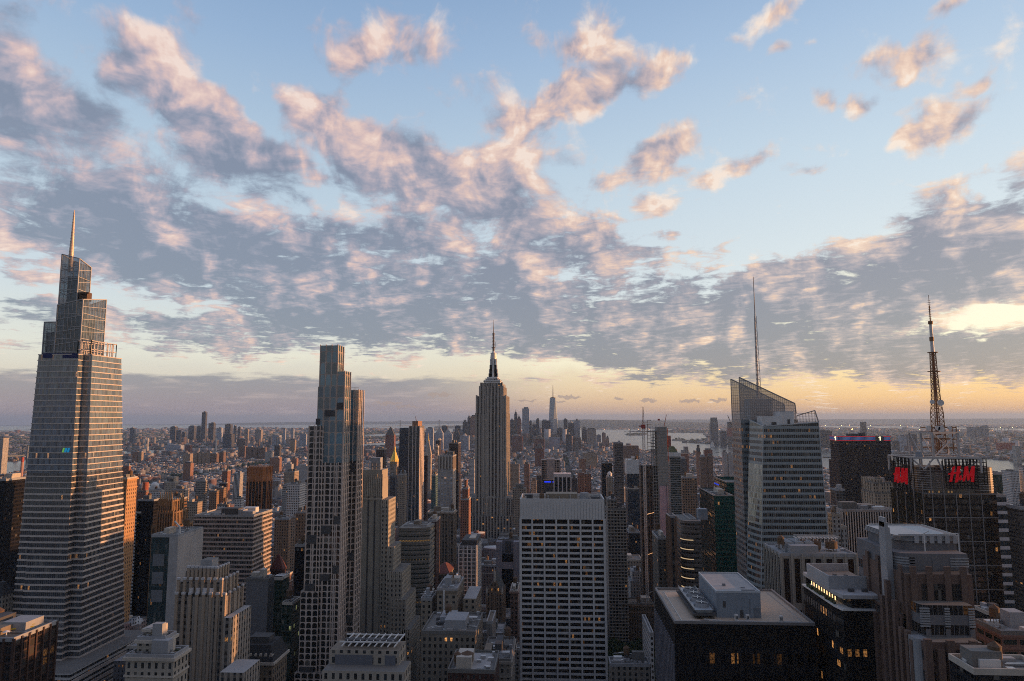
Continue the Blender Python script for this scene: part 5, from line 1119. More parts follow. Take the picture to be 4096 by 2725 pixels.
def louvre_tower():
    root = thing('granite_tower', 'stepped pink granite tower with rounded metal louvre crown and tall corner spire, bottom right', 'skyscraper', (240, 330, 0))
    GR, GY = MATS['bertel'], MATS['bertel2']; pk = plain('pink_granite', (.130,.086,.072)); gy = plain('grey_granite', (.15,.15,.165)); al = plain('louvre_metal', (.33,.35,.38), .45, .2)
    y = 310.0
    def X(u, v=1300): return 0
    def rnd(x0, x1, y0, y1, r, n=5):      # box with its near left corner rounded
        P = [(x0+r-r*math.cos(R(90*i/n)), y0+r-r*math.sin(R(90*i/n))) for i in range(n+1)]
        return P+[(x1, y0), (x1, y1), (x0, y1)]
    c0, c1, cz0, cz1 = 174.62, 201.52, 193.01, 201.36
    b = MB(); b.prism(rnd(c0+2.4, c1, 322, 350, 5), 100, cz1, 0, 1); b.build('crown_drum', [gy, R_BROWN], root)
    zc = 203.61
    lv = MB()
    for k in range(5): zz = cz1+k*(zc-cz1)/5; lv.prism(rnd(c0+1.2+.15*k, c1+.3, 321.2, 350.6, 5), zz, zz+(zc-cz1)/5*.62)
    lv.build('louvre_band', al, root)
    lv = MB()
    for k in range(6): xx = c0+10+(c1-c0-11)*k/5; lv.box(xx-.9, xx+.9, 320.8, 321.2, cz1-1, zc)
    lv.prism(rnd(c0+.8, c1+.5, 320.9, 321.6, .5), zc-.35, zc+.15)
    lv.build('louvre_posts', plain('post_metal', (.34,.36,.39), .4), root)
    b = MB(); b.box(c0+5, c1-3, 326, 346, zc-2.6, zc-2.3); b.build('roof', R_BROWN, root)
    b = MB()
    for (x0_, x1_, y0_, y1_) in ((c0+3, c1, 321.5, 322), (c1-.4, c1, 322, 350), (c0+3, c1, 349.6, 350)): b.box(x0_, x1_, y0_, y1_, zc, zc+.5)
    b.build('roof_rail', M_STEEL, root)
    # second tier
    t0, t1, tz = 172.82, 200.93, 196.88
    b = MB(); b.prism(rnd(t0, t1, 314, 352, 5), 60, tz, 0, 1, 1.9); b.build('grey_tier', [GY, R_DARK], root)
    b = MB(); b.prism(rnd(t0-.2, t1+.2, 313.8, 352.2, 5), tz-7.5, tz+.5); b.build('tier_band', gy, root)
    b = MB()
    for k in range(4): b.prism(rnd(t0-.35, t0+7, 313.6, 321, 5), tz-1.6-k*1.1, tz-1.1-k*1.1); b.box(t1-7, t1+.4, 313.4, 313.8, tz-1.6-k*1.1, tz-1.1-k*1.1)
    b.build('louvres', al, root)
    b = MB()
    for k in (0.22, .55, .87): xx = t0+(t1-t0)*k; b.box(xx-1.5, xx+1.5, 313.6, 314, 60, tz)
    b.build('grey_piers', gy, root)
    # spire pillar
    s0, s1 = 169.58, 171.89
    b = MB(); 
    for i, (w0, w1, z_) in enumerate(((0, 1, 204.55), (-.02, .86, 207.60), (.0, .60, 209.58), (0, .36, 211.56))):
        b.box(s0+(s1-s0)*w0, s0+(s1-s0)*w1, 316+i*.2, 322-i*.2, 40, z_)
    b.build('corner_spire', al, root)
    # pink tier with big windows
    p0, p1, pz = 171.89, 198.06, 190.68
    b = MB(); b.box(p0, p1, 306, 345, 40, pz, 0, 1, 1.9); b.build('pink_tier', [pk, R_DARK], root)
    b = MB()
    for k in (0.11, .35, .62, .86):
        xx = p0+(p1-p0)*k; b.box(xx-1.2, xx+1.2, 305.2, 306, 40, pz+3.2)
    for k in range(4): b.box(p0-.8, p0, 308+k*10, 310.4+k*10, 40, pz+3)
    b.build('granite_piers', pk, root)
    w = MB(); wz0, wz1 = 179.45, 186.92
    for (u0, u1) in ((.23, .57), (.62, .92)): w.face([(p0+(p1-p0)*u0, 305.8, wz0-3), (p0+(p1-p0)*u1, 305.8, wz0-3), (p0+(p1-p0)*u1, 305.8, wz1), (p0+(p1-p0)*u0, 305.8, wz1)])
    w.build('tall_windows', facade('tall_window', (.05,.045,.045), (.015,.016,.018), fh=4.2, bw=1.25, wf=.9, hf=.94, lit=.10, blind=.06, lits=.35), root)
    # front grey bay
    g0, g1, gz = 173.33, 193.44, 180.39
    b = MB(); b.prism(rnd(g0, g1, 299, 320, 3), 20, gz, 0, 1, 1.9); b.build('grey_bay', [GY, R_GREY], root)
    b = MB()
    for a, c_ in ((g0-.2, g0+3.4), ((g0+g1)/2-1.0, (g0+g1)/2+1.0), (g1-2.0, g1+.3)):
        for k in range(8): b.box(a, c_, 298.5, 299.1, gz-1.5-k*.95, gz-1.0-k*.95)
    b.build('louvres', al, root)
    b = MB()
    for xx in (g0+2.6, (g0+g1)/2, g1-.9): b.box(xx-.9, xx+.9, 298.6, 299, 20, gz-9)
    b.build('grey_piers', gy, root)
    # lower body with rising piers
    XS = 169.40; l0, l1, lz = XS, 191.89, 168.54
    b = MB(); b.box(170.57, l1, 292, 330, 0, lz, 0, 1, 4.6); b.build('lower_body', [GR, R_GREY], root)
    b = MB()
    for (u, zt_) in ((2138, 1456), (2166, 1476), (2190, 1458), (2217, 1476), (2243, 1458)):
        xx = 171.57+(u-2138)*(188.31-(171.57))/105.0; zz = 254.4-(zt_-960)/1579.0*282+4
        b.box(xx-1.3, xx+1.3, 290.6, 292.2, 0, zz)
    for yy, zt_ in ((325.15, 169.70), (317.90, 178.65), (313.14, 186.03), (307.47, 179.31), (303.28, 169.97), (298.48, 170.08), (295.03, 167.59)):
        yy2 = 9.3+(yy-9.3)*(XS-30)/138.0; b.box(XS-1.1, XS+.6, yy2-1.1, yy2+1.1, 0, zt_)
    b.build('granite_piers', pk, root)
    b = MB(); b.box(XS+.3, XS+20, 297, 331, 0, 167.21, 0, 1, 4.6); b.box(XS+.5, XS+20, 308, 334, 0, 174.41, 0, 1, 4.6); b.build('left_body', [GR, R_GREY], root)
    b = MB(); b.prism(rnd(168.59, 173.47, 294, 300, 2.5), 120, 166.89+2); b.build('round_bay', al, root)
    b = MB(); b.bar((c0+12, 318.5, tz+.5), (c0+12, 318.5, tz+8), .35); b.bar((c0+12, 318.5, tz+8), (c0+14, 318.5, tz+9), .35); b.bar((c0+26, 318.5, tz+.5), (c0+26, 318.5, tz+8), .35); b.bar((c0+20, 318.5, tz+8), (c0+26, 318.5, tz+8), .35); b.build('davit', M_WHITE, root)
    addfoot(l0-2, l1, 290, 352); PROTECT.append((l0, l1, 292, 100))
louvre_tower()

def curved_office():
    root = thing('curved_office', 'curved office building with pale floor bands and amber lit floors beside the maroon slab', 'building', (-130, 640, 0))
    x0, x1, y, z = -107.28, -80.59, 622, 157.24
    n = 10; P = [(x0+(x1-x0)*i/n, y-3.5*math.sin(math.pi*(i/n)*.55+.3)+((i/n)**2)*6) for i in range(n+1)]
    pts = P+[(x1, y+32), (x0, y+32)]
    b = MB(); b.prism(pts, 0, z, 0, 1); b.build('tower_wall', [MATS['curved'], R_PALE], root)
    b = MB(); k = 0
    while z-k*4.0 > 20:
        zz = z-k*4.0; b.loft([(p[0], p[1]-.4, zz-.75) for p in P]+[(x1+.3, y+32, zz-.75), (x0-.3, y+32, zz-.75)], [(p[0], p[1]-.4, zz+.75) for p in P]+[(x1+.3, y+32, zz+.75), (x0-.3, y+32, zz+.75)]); k += 1
    b.build('floor_bands', wallof('curved', 1.0), root); roofkit(root, x0+3, x1-3, y+6, y+30, z+.8, 77)
    addfoot(x0, x1, y-4, y+32); PROTECT.append((x0, x1, y, 92.96))
curved_office()

def framed_black():
    root = thing('black_framed_tower', 'grey-framed black tower with a bright terrace, left of the big striped slab', 'building', (-45, 750, 0))
    x0, x1, y, z = -31.41, -7.41, 740, 125.58
    b = MB(); b.box(x0+3, x1-3, y+.6, y+26, 0, z-14, 0, 0, 1.6); b.build('glass_wall', [MATS['black']], root)
    g = plain('lavender_frame', (.21,.205,.24)); b = MB(); zt = 111.08
    b.box(x0, x0+6, y, y+27, 0, z); b.box(x1-6, x1, y, y+27, 0, z); b.box(x0+6, x1-6, y+9, y+27, zt-6, z); b.box(x0+4, x1-4, y+.2, y+4, zt-13, zt-6, bottom=True); b.build('frame', g, root)
    b = MB(); b.box(x0+9, x1-9, y+8.7, y+9, zt+2, z-1); b.build('screen', M_MECHD, root)
    rg = random.Random(2); b = MB()
    for k in range(14): xx = x0+7+k*.8+rg.uniform(-.2, .2); b.box(xx, xx+.35, y+3.6, y+3.9, zt-6, zt-5.0+rg.uniform(0, 1.2))
    b.build('terrace_lights', M_LAMP, root)
    b = MB(); b.bar((x0+18, y+12, z), (x0+18, y+12, z+11), .4); b.cyl(x0+18, y+12, 1.8, z+11, z+12.6, 10, r2=.2); b.build('roof_mast', M_STEEL, root); roofkit(root, x0+1, x1-1, y+10, y+26, z, 31)
    addfoot(x0, x1, y, y+27); PROTECT.append((x0, x1, y, 52.44))
framed_black()

def round_corner():
    root = thing('round_corner_office', 'glass office building with a round corner ringed by bright lit floors', 'building', (130, 640, 0))
    y = 620; xa, xb, x1, z = 136.15, 137.58, 154.52, 165.15
    ye = 526.21; r = 9
    x0 = 138.94
    pts = [(x0+r-r*math.cos(R(a)), y+r-r*math.sin(R(a))) for a in range(0, 91, 15)]+[(x1, y), (x1, y+42), (x0, y+42)]
    b = MB(); b.prism(pts, 0, z, 0, 1, 1.6); b.build('tower_wall', [MATS['corner'], R_GREY], root)
    b = MB(); L = MB(); k = 0
    R0 = lambda e: [(x0+r-(r+e)*math.cos(R(a)), y+r-(r+e)*math.sin(R(a))) for a in range(0, 91, 15)]
    while z-k*4.0 > 30:
        zz = z-k*4.0-4; o = R0(.35)+[(x1+.2, y-.35), (x1+.2, y+42), (x0-.35, y+42)]
        b.loft([(p[0], p[1], zz-.7) for p in o], [(p[0], p[1], zz+.5) for p in o])
        if k > 2 and k % 2 == 1 and zz > 95:
            q = R0(.5); L.loft([(p[0], p[1], zz+.0) for p in q]+[(x0+r, y+r, zz+.0)], [(p[0], p[1], zz+.55) for p in q]+[(x0+r, y+r, zz+.55)])
        k += 1
    b.build('floor_bands', wallof('corner', 1.1), root); L.build('lit_rings', emit('ring_lamp', (1.0,.70,.40), .5), root)
    roofkit(root, x0+8, x1-2, y+8, y+40, z, 51); b = MB(); b.box(x0+16, x0+24, y+10, y+18, z, z+9); b.build('flue_block', M_BLUEGREY, root)
    addfoot(x0, x1, y, y+42); PROTECT.append((x0, x1, y, 110.99))
round_corner()

FONT = {'s': [(0,.1,.6,.1),(.6,.1,.6,.5),(.6,.5,0,.5),(0,.5,0,.9),(0,.9,.6,.9)], 'a': [(0,.9,.6,.9),(.6,.9,.6,.1),(.6,.1,0,.1),(0,.1,0,.5),(0,.5,.6,.5)], 'l': [(.3,.1,.3,1.6)], 'e': [(.6,.1,0,.1),(0,.1,0,.9),(0,.9,.6,.9),(.6,.9,.6,.5),(.6,.5,0,.5)], 'f': [(.2,.1,.2,1.5),(.2,1.5,.6,1.5),(0,.9,.55,.9)], 'o': [(0,.1,.6,.1),(.6,.1,.6,.9),(.6,.9,0,.9),(0,.9,0,.1)], 'r': [(0,.1,0,.9),(0,.8,.5,.9)], 'c': [(.6,.1,0,.1),(0,.1,0,.9),(0,.9,.6,.9)]}
def green_tower():
    root = thing('green_tower', 'dark green glass office tower with a glowing cloud-company sign, left of the faceted crystal tower', 'skyscraper', (160, 650, 0))
    y = 640; x0, x1 = 171.21, 192.64; z = 184.67; ye = 702.0
    x0 = 171.21
    M = MATS['sales']; M2 = facade('green_side', (.02,.03,.028), (.012,.02,.018), fh=4.0, bw=1.55, wf=.9, hf=.7, lit=.02, ior=1.9, blind=.1, tilt=.05)
    def cut(nm, X0, X1, Y0, Y1, za, zb_):
        b = MB(); b.face([(X0,Y0,0),(X1,Y0,0),(X1,Y0,za),(X0,Y0,za)], 0, 1.55); b.face([(X0,Y1,0),(X0,Y0,0),(X0,Y0,za),(X0,Y1,zb_)], 1, 1.55)
        b.face([(X1,Y0,0),(X1,Y1,0),(X1,Y1,zb_),(X1,Y0,za)], 1, 1.55); b.face([(X1,Y1,0),(X0,Y1,0),(X0,Y1,zb_),(X1,Y1,zb_)], 0, 1.55)
        b.face([(X0+1,Y0+1,za-2),(X1-1,Y0+1,za-2),(X1-1,Y1-1,zb_-3),(X0+1,Y1-1,zb_-3)], 2)
        o = b.build(nm, [M, M2, R_GREY], root)
        e = MB(); e.bar((X0, Y0, za), (X1, Y0, za), .6); e.bar((X0, Y0, za), (X0, Y1, zb_), .6); e.build('roof_edge', wallof('corner', 1.6), o)
    cut('front_block', x0, x1, y, ye, z, z+1)
    xb0 = 190.43; yb = 672; zb2 = 193.50; yb2 = 722.0
    cut('rear_block', xb0, xb0+30, yb, yb2, zb2, zb2+1)
    roofkit(root, x0+2, x1-4, y+4, ye-4, z-1, 61)
    # glowing sign on the side that faces east
    b = MB(); s_ = 3.3; yy = yb2-5.0; txt = 'salesforce'; zz = zb2-15.5; X = xb0-.25
    adv = (yb2-yb-9)/10.0
    for ch in txt:
        for (a, c, d, e_) in FONT[ch]:
            b.bar((X, yy-a*adv*1.15, zz+c*s_), (X, yy-d*adv*1.15, zz+e_*s_), .62)
        yy -= adv
    b.build('sign_letters', emit('sign_white', (.75,.85,1.0), 1.3), root)
    b = MB()
    for k in range(5): b.box(X-.1, X, yb2-3-k*4, yb2-1.4-k*4, zb2-6, zb2-4.8)
    b.build('blue_lamps', emit('blue_lamp', (.03,.08,.9), .9), root)
    addfoot(x0, x1+6, y, yb2); PROTECT.append((x0, x1, y, 106.65))
green_tower()

def concrete_tower():
    y = 820; x0, xm, x1 = 143.25, 148.98, 160.17; z = 243.09
    root = thing('raw_concrete_tower', 'raw concrete tower with bare open floors and pink wrapped panel behind the white crane', 'building site', (x0, y, 0))
    m, t = newmat('raw_concrete'); uvn = t.n('ShaderNodeUVMap', uv_map='uv'); U, V, _ = t.sep(uvn.outputs[0])
    ln = t.m('LESS_THAN', t.m('FRACT', t.m('DIVIDE', V, 3.6)), .07); nn = t.noise(t.comb(U, t.m('MULTIPLY', V, .4), 0.0), .35, 6, .65)
    cc_ = t.mix(ln, t.v('SCALE', (.285,.28,.27), None, t.m('ADD', .72, t.m('MULTIPLY', nn, .55))), (.15,.145,.14)); out(t, pbr(t, cc_, .9))
    b = MB(); b.box(xm, x1, y, y+18, 0, z); b.build('concrete_core', m, root)
    b = MB(); k = 0
    while k*3.6 < z-4: b.box(x0, xm, y-.5, y+18, k*3.6, k*3.6+.5, bottom=True); b.box(xm, x1, y-.25, y, k*3.6, k*3.6+.25, bottom=True); k += 1
    for xx in (x0, (x0+xm)/2, xm-.5): b.box(xx, xx+.55, y, y+.6, 0, z-4); b.box(xx, xx+.55, y+12, y+12.6, 0, z-4)
    b.build('bare_floors', wallof('concrete', .9), root)
    b = MB(); b.box(x0+1.5, xm, y+2.5, y+17, 0, z-45); b.build('inner_wall', plain('dark_inner', (.08,.075,.07)), root)
    b = MB(); b.box(150.04, 159.38, y-.7, y-.3, 119.75, 175.74); b.build('pink_wrap', M_PINK, root)
    b = MB(); xx = 158.41; b.box(xx-.5, xx, y-.9, y-.7, 0, 178.68); b.build('hoist_rail', M_MECHD, root)
    b = MB(); b.box(x0-14, x0-.5, y+4, y+18, 0, 198.34, 0, 1, 3); b.build('brown_wing', [facade('scaffold_brown', (.12,.085,.065), fh=3.6, bw=3, wf=.5, hf=.8, lit=.0), R_DARK], root)
    b = MB()
    for k in range(9): zz = 219.17-3+k*4.2; b.box(x0-5, x0-.3, y+2, y+6, zz, zz+.4); b.bar((x0-5, y+2, zz-3), (x0-5, y+2, zz+1), .5)
    b.build('red_scaffold', M_RUST, root)
    b = MB(); b.bar((x1-2, y+6, z), (x1+1.0, y+6, z+14), .6); b.bar((x1+1.2, y+2, z-40), (x1+1.2, y+2, z-2), .8); b.build('hoist_boom', plain('orange_red', (.45,.12,.07)), root)
    b = MB(); b.bar((x1-7, y+4, z), (x1-7, y+4, z+9), .18); b.build('flag_pole', M_WHITE, root); b = MB(); b.box(x1-9.5, x1-7, y+3.95, y+4.05, z+7, z+9, bottom=True); b.build('flag', M_REDP, root)
    addfoot(x0-15, x1+2, y-2, y+20); PROTECT.append((x0-14, x1, y, 116.37))
    # red structure behind
    y2 = 1500; a, c = 267.03, 277.53; r2 = thing('red_tower_site', 'red scaffolded tower rising behind the raw concrete tower in front of the bay', 'building site', (a, y2, 0))
    b = MB(); b.box(a, c, y2, y2+18, 0, 214.33, 0, 1, 3); b.build('scaffold_wall', [facade('red_scaffold_wall', (.33,.09,.07), fh=3.8, bw=3.0, wf=.5, hf=.5, lit=0), R_BROWN], r2); addfoot(a, c, y2, y2+18)
    # crane
    yc = 800; xb, xt = 132.46, 130.93; xc = xt+.0; zc = 243.40; zt = 265.94
    xc = 131.04; r3 = thing('tower_crane', 'tall white lattice tower crane with red cab standing against the raw concrete tower', 'crane', (xc, yc, 0))
    xc = 130.93; xk = 132.38
    def px(z_): return xc
    b = MB(); w_ = 1.25; k = 0
    while k*2.6 < zc:
        z0_, z1_ = k*2.6, (k+1)*2.6
        C = [(xc-w_, yc-w_), (xc+w_, yc-w_), (xc+w_, yc+w_), (xc-w_, yc+w_)]
        for j in range(4): l = (j+1) % 4; b.bar((*C[j], z0_), (*C[j], z1_), .38); b.bar((*C[j], z0_), (*C[l], z1_), .26); b.bar((*C[j], z0_), (*C[l], z0_), .26)
        k += 1
    b.build('crane_mast', plain('crane_white', (.55,.53,.52), .5), r3)
    b = MB(); b.box(xc-2.3, xc+2.0, yc-2, yc+2, zc-2, zc+2.2, bottom=True); b.box(xc-5, xc-2.3, yc-1, yc+1, zc, zc+1.2, bottom=True)
    b.build('crane_cab', plain('crane_red', (.36,.05,.04)), r3)
    for zz in (zc*.60, zc*.42, zc*.25): b = MB(); b.bar((xc+1.5, yc+1.3, zz), (xc+14, yc+20, zz), .5); b.build('crane_tie', M_STEEL, r3)
    b = MB()
    for k in range(12):
        t0, t1 = k/12, (k+1)/12; z0_, z1_ = zc+2+(zt-zc-2)*t0, zc+2+(zt-zc-2)*t1; w0, w1 = 1.0*(1-t0*.8), 1.0*(1-t1*.8)
        for sx in (-1, 1): b.bar((xc+sx*w0, yc, z0_), (xc+sx*w1, yc, z1_), .3); b.bar((xc+sx*w0, yc, z0_), (xc-sx*w1, yc, z1_), .2)
    b.build('crane_jib', plain('jib_rust', (.30,.14,.10)), r3)
concrete_tower()

def tapered_glass():
    y = 5890; x0, x1 = -9.98, 54.31; zt = 416.59; cx = (x0+x1)/2; cy = y+31; hw = (x1-x0)/2*1.02
    root = thing('tapered_glass_tower', 'distant tapering glass tower with bright facet and thin spire, tallest of the downtown cluster', 'skyscraper', (cx, cy, -5))
    z0 = 55.; a = hw*1.0; 
    B = [(cx-a, cy-a, z0), (cx+a, cy-a, z0), (cx+a, cy+a, z0), (cx-a, cy+a, z0)]
    s_ = a*1.0
    T = [(cx, cy-s_, zt), (cx+s_, cy, zt), (cx, cy+s_, zt), (cx-s_, cy, zt)]
    b = MB(); b.box(cx-a, cx+a, cy-a, cy+a, -8, z0)
    ang = R(33)      # this tower stands turned off the midtown grid
    for i in range(4):
        j = (i+1) % 4; b.face([B[i], B[j], T[i]]); b.face([B[j], T[j], T[i]])
    b.face(T)
    P = Vector((cx, cy, 0))
    b.v = [tuple(P+Matrix.Rotation(ang, 3, 'Z') @ (Vector(v)-P)) for v in b.v]
    b.build('glass_shaft', MATS['wtc'], root)
    b = MB(); b.cyl(cx, cy, 22, zt+2, zt+7, 20); b.cyl(cx, cy, 4.0, zt, zt+60, 8, r2=3); b.cyl(cx, cy, 3, zt+60, 527.70, 8, r2=1.2); b.build('spire', plain('spire_dark', (.16,.16,.17), .5), root)
tapered_glass()

def round_glass():
    y = 6700; x0, x1 = 1515.10, 1588.35; zt = 246.87; dx_ = x1-x0
    root = thing('chamfered_tower', 'tall hazy glass tower with chamfered top standing across the water left of the crystal tower', 'skyscraper', (x0, y, -7))
    b = MB(); b.box(x0, x1, y, y+40, -9, zt-62, 0, 0, 3); b.loft([(x0, y, zt-62), (x1, y, zt-62), (x1, y+40, zt-62), (x0, y+40, zt-62)], [(x0+dx_*.12, y+4, zt), (x1-dx_*.10, y+4, zt), (x1-dx_*.10, y+36, zt), (x0+dx_*.12, y+36, zt)]); b.build('glass_shaft', MATS['bluefar'], root)
    b = MB(); b.box(x0+dx_*.42, x0+dx_*.58, y-1, y, zt-60, zt-38); b.build('pale_notch', M_STEEL, root)
round_glass()

def gold_pyramid():
    y = 1834; x0, x1 = -407.10, -388.42; x2 = -378.90
    root = thing('gold_pyramid_tower', 'stone tower topped by a bright gilded pyramid roof', 'skyscraper', (x0, y, 0))
    zb_ = 138.33; za = 157.72; cx = (x0+x1)/2+.5; hw = (x1-x0)/2+2
    b = MB(); b.box(x0, x1, y, y+24, 0, zb_-1, 0, 1, 3); b.box(x1, x1+6, y+3, y+24, 0, zb_-14, 0, 1, 3); b.box(x0-5, x2+2, y-4, y+40, 0, 92.87, 0, 1, 3); b.build('tower_wall', [facade('nyl_stone', (.40,.33,.26), fh=3.7, bw=3, wf=.4, hf=.6, lit=.01), R_PALE], root)
    b = MB(); n = 8; cy = y+13; zt_ = 166.86
    A_ = [(cx+hw*1.12*math.cos(R(45*i+22.5)), cy+hw*1.12*math.sin(R(45*i+22.5)), zb_-1) for i in range(n)]; T_ = [(cx+2.2*math.cos(R(45*i+22.5)), cy+2.2*math.sin(R(45*i+22.5)), zt_) for i in range(n)]
    b.loft(A_, T_); b.cyl(cx, cy, 1.9, zt_, zt_+6, 8); b.cyl(cx, cy, 2.6, zt_+6, 180.60, 8, r2=.1); b.build('gilded_roof', M_GOLD, root)
    b = MB()
    for k in range(5):
        xx = x0+(x1-x0)*k/4; b.cyl(xx, y, 1.0, zb_-3, zb_+5, 6, r2=.1)
    b.cyl(x1+5, y+4, 1.6, zb_-14, zb_-2, 6, r2=.1); b.build('pinnacles', plain('pinnacle_gold', (.55,.38,.16)), root)
    b = MB(); b.box(x0-.6, x1+.6, y-.6, y+24.6, zb_-7, zb_-4, bottom=True); b.build('cornice', plain('warm_cornice', (.45,.30,.16)), root)
    addfoot(x0-5, x2+2, y-4, y+40); PROTECT.append((x0, x2, y, 95.14))
gold_pyramid()

def clock_tower():
    y = 2080; x0, x1 = -359.32, -343.48; ze, zt = 143.49, 178.45
    root = thing('white_campanile', 'white stone tower with steep pyramid roof and small gold lantern', 'skyscraper', (x0, y, 0))
    st = facade('campanile', (.48,.42,.37), fh=3.8, bw=3, wf=.35, hf=.5, lit=0); b = MB(); cx = (x0+x1)/2
    b.box(x0, x1+2, y, y+20, 0, ze, 0, 0, 3); b.build('shaft', st, root)
    b = MB(); b.pyr(x0-.5, x1+2.5, y, y+20, ze, zt, 0, .26); b.cyl(cx+1, y+10, 3, zt, zt+5, 8); b.build('pyramid_roof', plain('campanile_roof', (.40,.35,.31)), root)
    b = MB(); b.cyl(cx+1, y+10, 2.6, zt+5, zt+9, 10, r2=1.6); b.cyl(cx+1, y+10, 1.4, zt+9, 207.03, 8, r2=.1); b.build('lantern', M_GOLD, root)
    b = MB(); b.box(x0-.8, x1+2.8, y-.8, y+20.8, ze-4, ze-1, bottom=True); b.build('cornice', plain('campanile_cornice', (.5,.4,.32)), root)
    addfoot(x0, x1, y, y+22); PROTECT.append((x0, x1, y, 125.42))
clock_tower()

def ribbed_brown():
    y = 1235; x0, x1, zt = -525.72, -489.62, 165.97; d = 33
    x2 = x1
    root = thing('ribbed_brown_tower', 'brown tower turned orange by the sun, with flared sawtooth crown and vertical ribs', 'skyscraper', (x0, y, 0))
    zc = 142.04; wall = wallof('brownrib', 1.0); c = 6
    O = [(x0+c, y), (x1-c, y), (x1, y+c), (x1, y+d-c), (x1-c, y+d), (x0+c, y+d), (x0, y+d-c), (x0, y+c)]
    b = MB(); b.prism(O, 0, zc, 0, 0); b.build('glass_wall', facade('rib_glass', (.03,.02,.018), (.014,.012,.012), fh=3.8, bw=1.5, wf=.9, hf=.6, lit=.006, blind=.05), root)
    b = MB(); cx, cy = (x0+x1)/2, y+d/2
    b.loft([(p[0], p[1], zc-2) for p in O], [(cx+(p[0]-cx)*1.05, cy+(p[1]-cy)*1.05, zc+2) for p in O]); b.loft([(cx+(p[0]-cx)*1.05, cy+(p[1]-cy)*1.05, zc+2) for p in O], [(cx+(p[0]-cx)*.97, cy+(p[1]-cy)*.97, zt) for p in O]); b.build('crown', wall, root)
    b = MB()
    for i in range(8):
        p, q = Vector((*O[i], 0)), Vector((*O[(i+1) % 8], 0)); L = (q-p).length; n = max(1, round(L/6.6)); nn = Vector(((q-p).y, -(q-p).x, 0)).normalized()
        for k in range(n+1):
            a = p+(q-p)*k/n+nn*.5; b.bar(a, a+Vector((0,0,zc)), 1.7 if k in (0, n) else 1.0); b.bar(a+Vector((0,0,zc)), a+nn*.6+Vector((0,0,zt+.8)), 1.3)
    b.build('ribs', wall, root)
    b = MB()
    for k in range(6): b.cyl(x0+6+k*(x1-x0-12)/5, y+6, 1.6, zt, zt+2.6, 8)
    b.build('roof_drums', plain('drum_pink', (.42,.28,.24)), root)
    addfoot(x0, x1, y, y+d); PROTECT.append((x0, x1, y, 92.99))
ribbed_brown()

def gothic_crown():
    y = 700; root = thing('gothic_crown_tower', 'brown gothic brick tower with a crown of pale spikes, west edge glowing orange', 'skyscraper', (-363.53, y, 0))
    bk = facade('gothic_brick', (.17,.10,.055), fh=3.6, bw=2.6, wf=.36, hf=.62, lit=.01, spand=(.07,.05,.035)); tr = plain('gothic_trim', (.26,.155,.08)); sp = plain('spike_gold', (.40,.26,.14))
    L = [(-381.26, -357.88, 704, 738, 143.68), (-375.24, -359.19, 702, 730, 155.69+3), (-375.89, -362.51, 705, 727, 170.11)]
    b = MB()
    for (a, c, d, e, z) in L: b.box(a, c, d, e, 0, z, 0, 0, 2.6); addfoot(a, c, d, e)
    b.build('tower_wall', bk, root)
    b = MB()
    for (a, c, d, e, z) in L:
        n = 6
        for i in range(n+1): xx = a+(c-a)*i/n; b.box(xx-.55, xx+.55, d-.7, d, 30, z+1.6); 
        for i in range(6): yy = d+(e-d)*i/5; b.box(c, c+.7, yy-.5, yy+.5, 30, z+1.4)
        b.box(a-.4, c+.4, d-.5, e+.4, z-1.5, z-.2, bottom=True)
    b.build('buttresses', tr, root)
    a, c, d, e, z = L[2]
    for i in range(6):
        for yy in ((d+.5,) if i not in (0, 5) else (d+.5, e-1)):
            xx = a+.6+(c-a-1.2)*i/5; s_ = MB(); s_.cyl(xx, yy, 1.0, z-5, z+2.5, 6, r2=.8); s_.cyl(xx, yy, .8, z+2.5, z+8.5, 6, r2=.15); s_.build('spike', sp, root)
    b = MB()
    for i in range(3): xx = a+(c-a)*(i+.8)/3.6; b.box(xx-.8, xx+.9, d-.35, d, z-20, z-6)
    b.build('belfry_openings', M_MECHD, root)
    PROTECT.append((L[0][0], L[0][1], 702, 93.39))
gothic_crown()

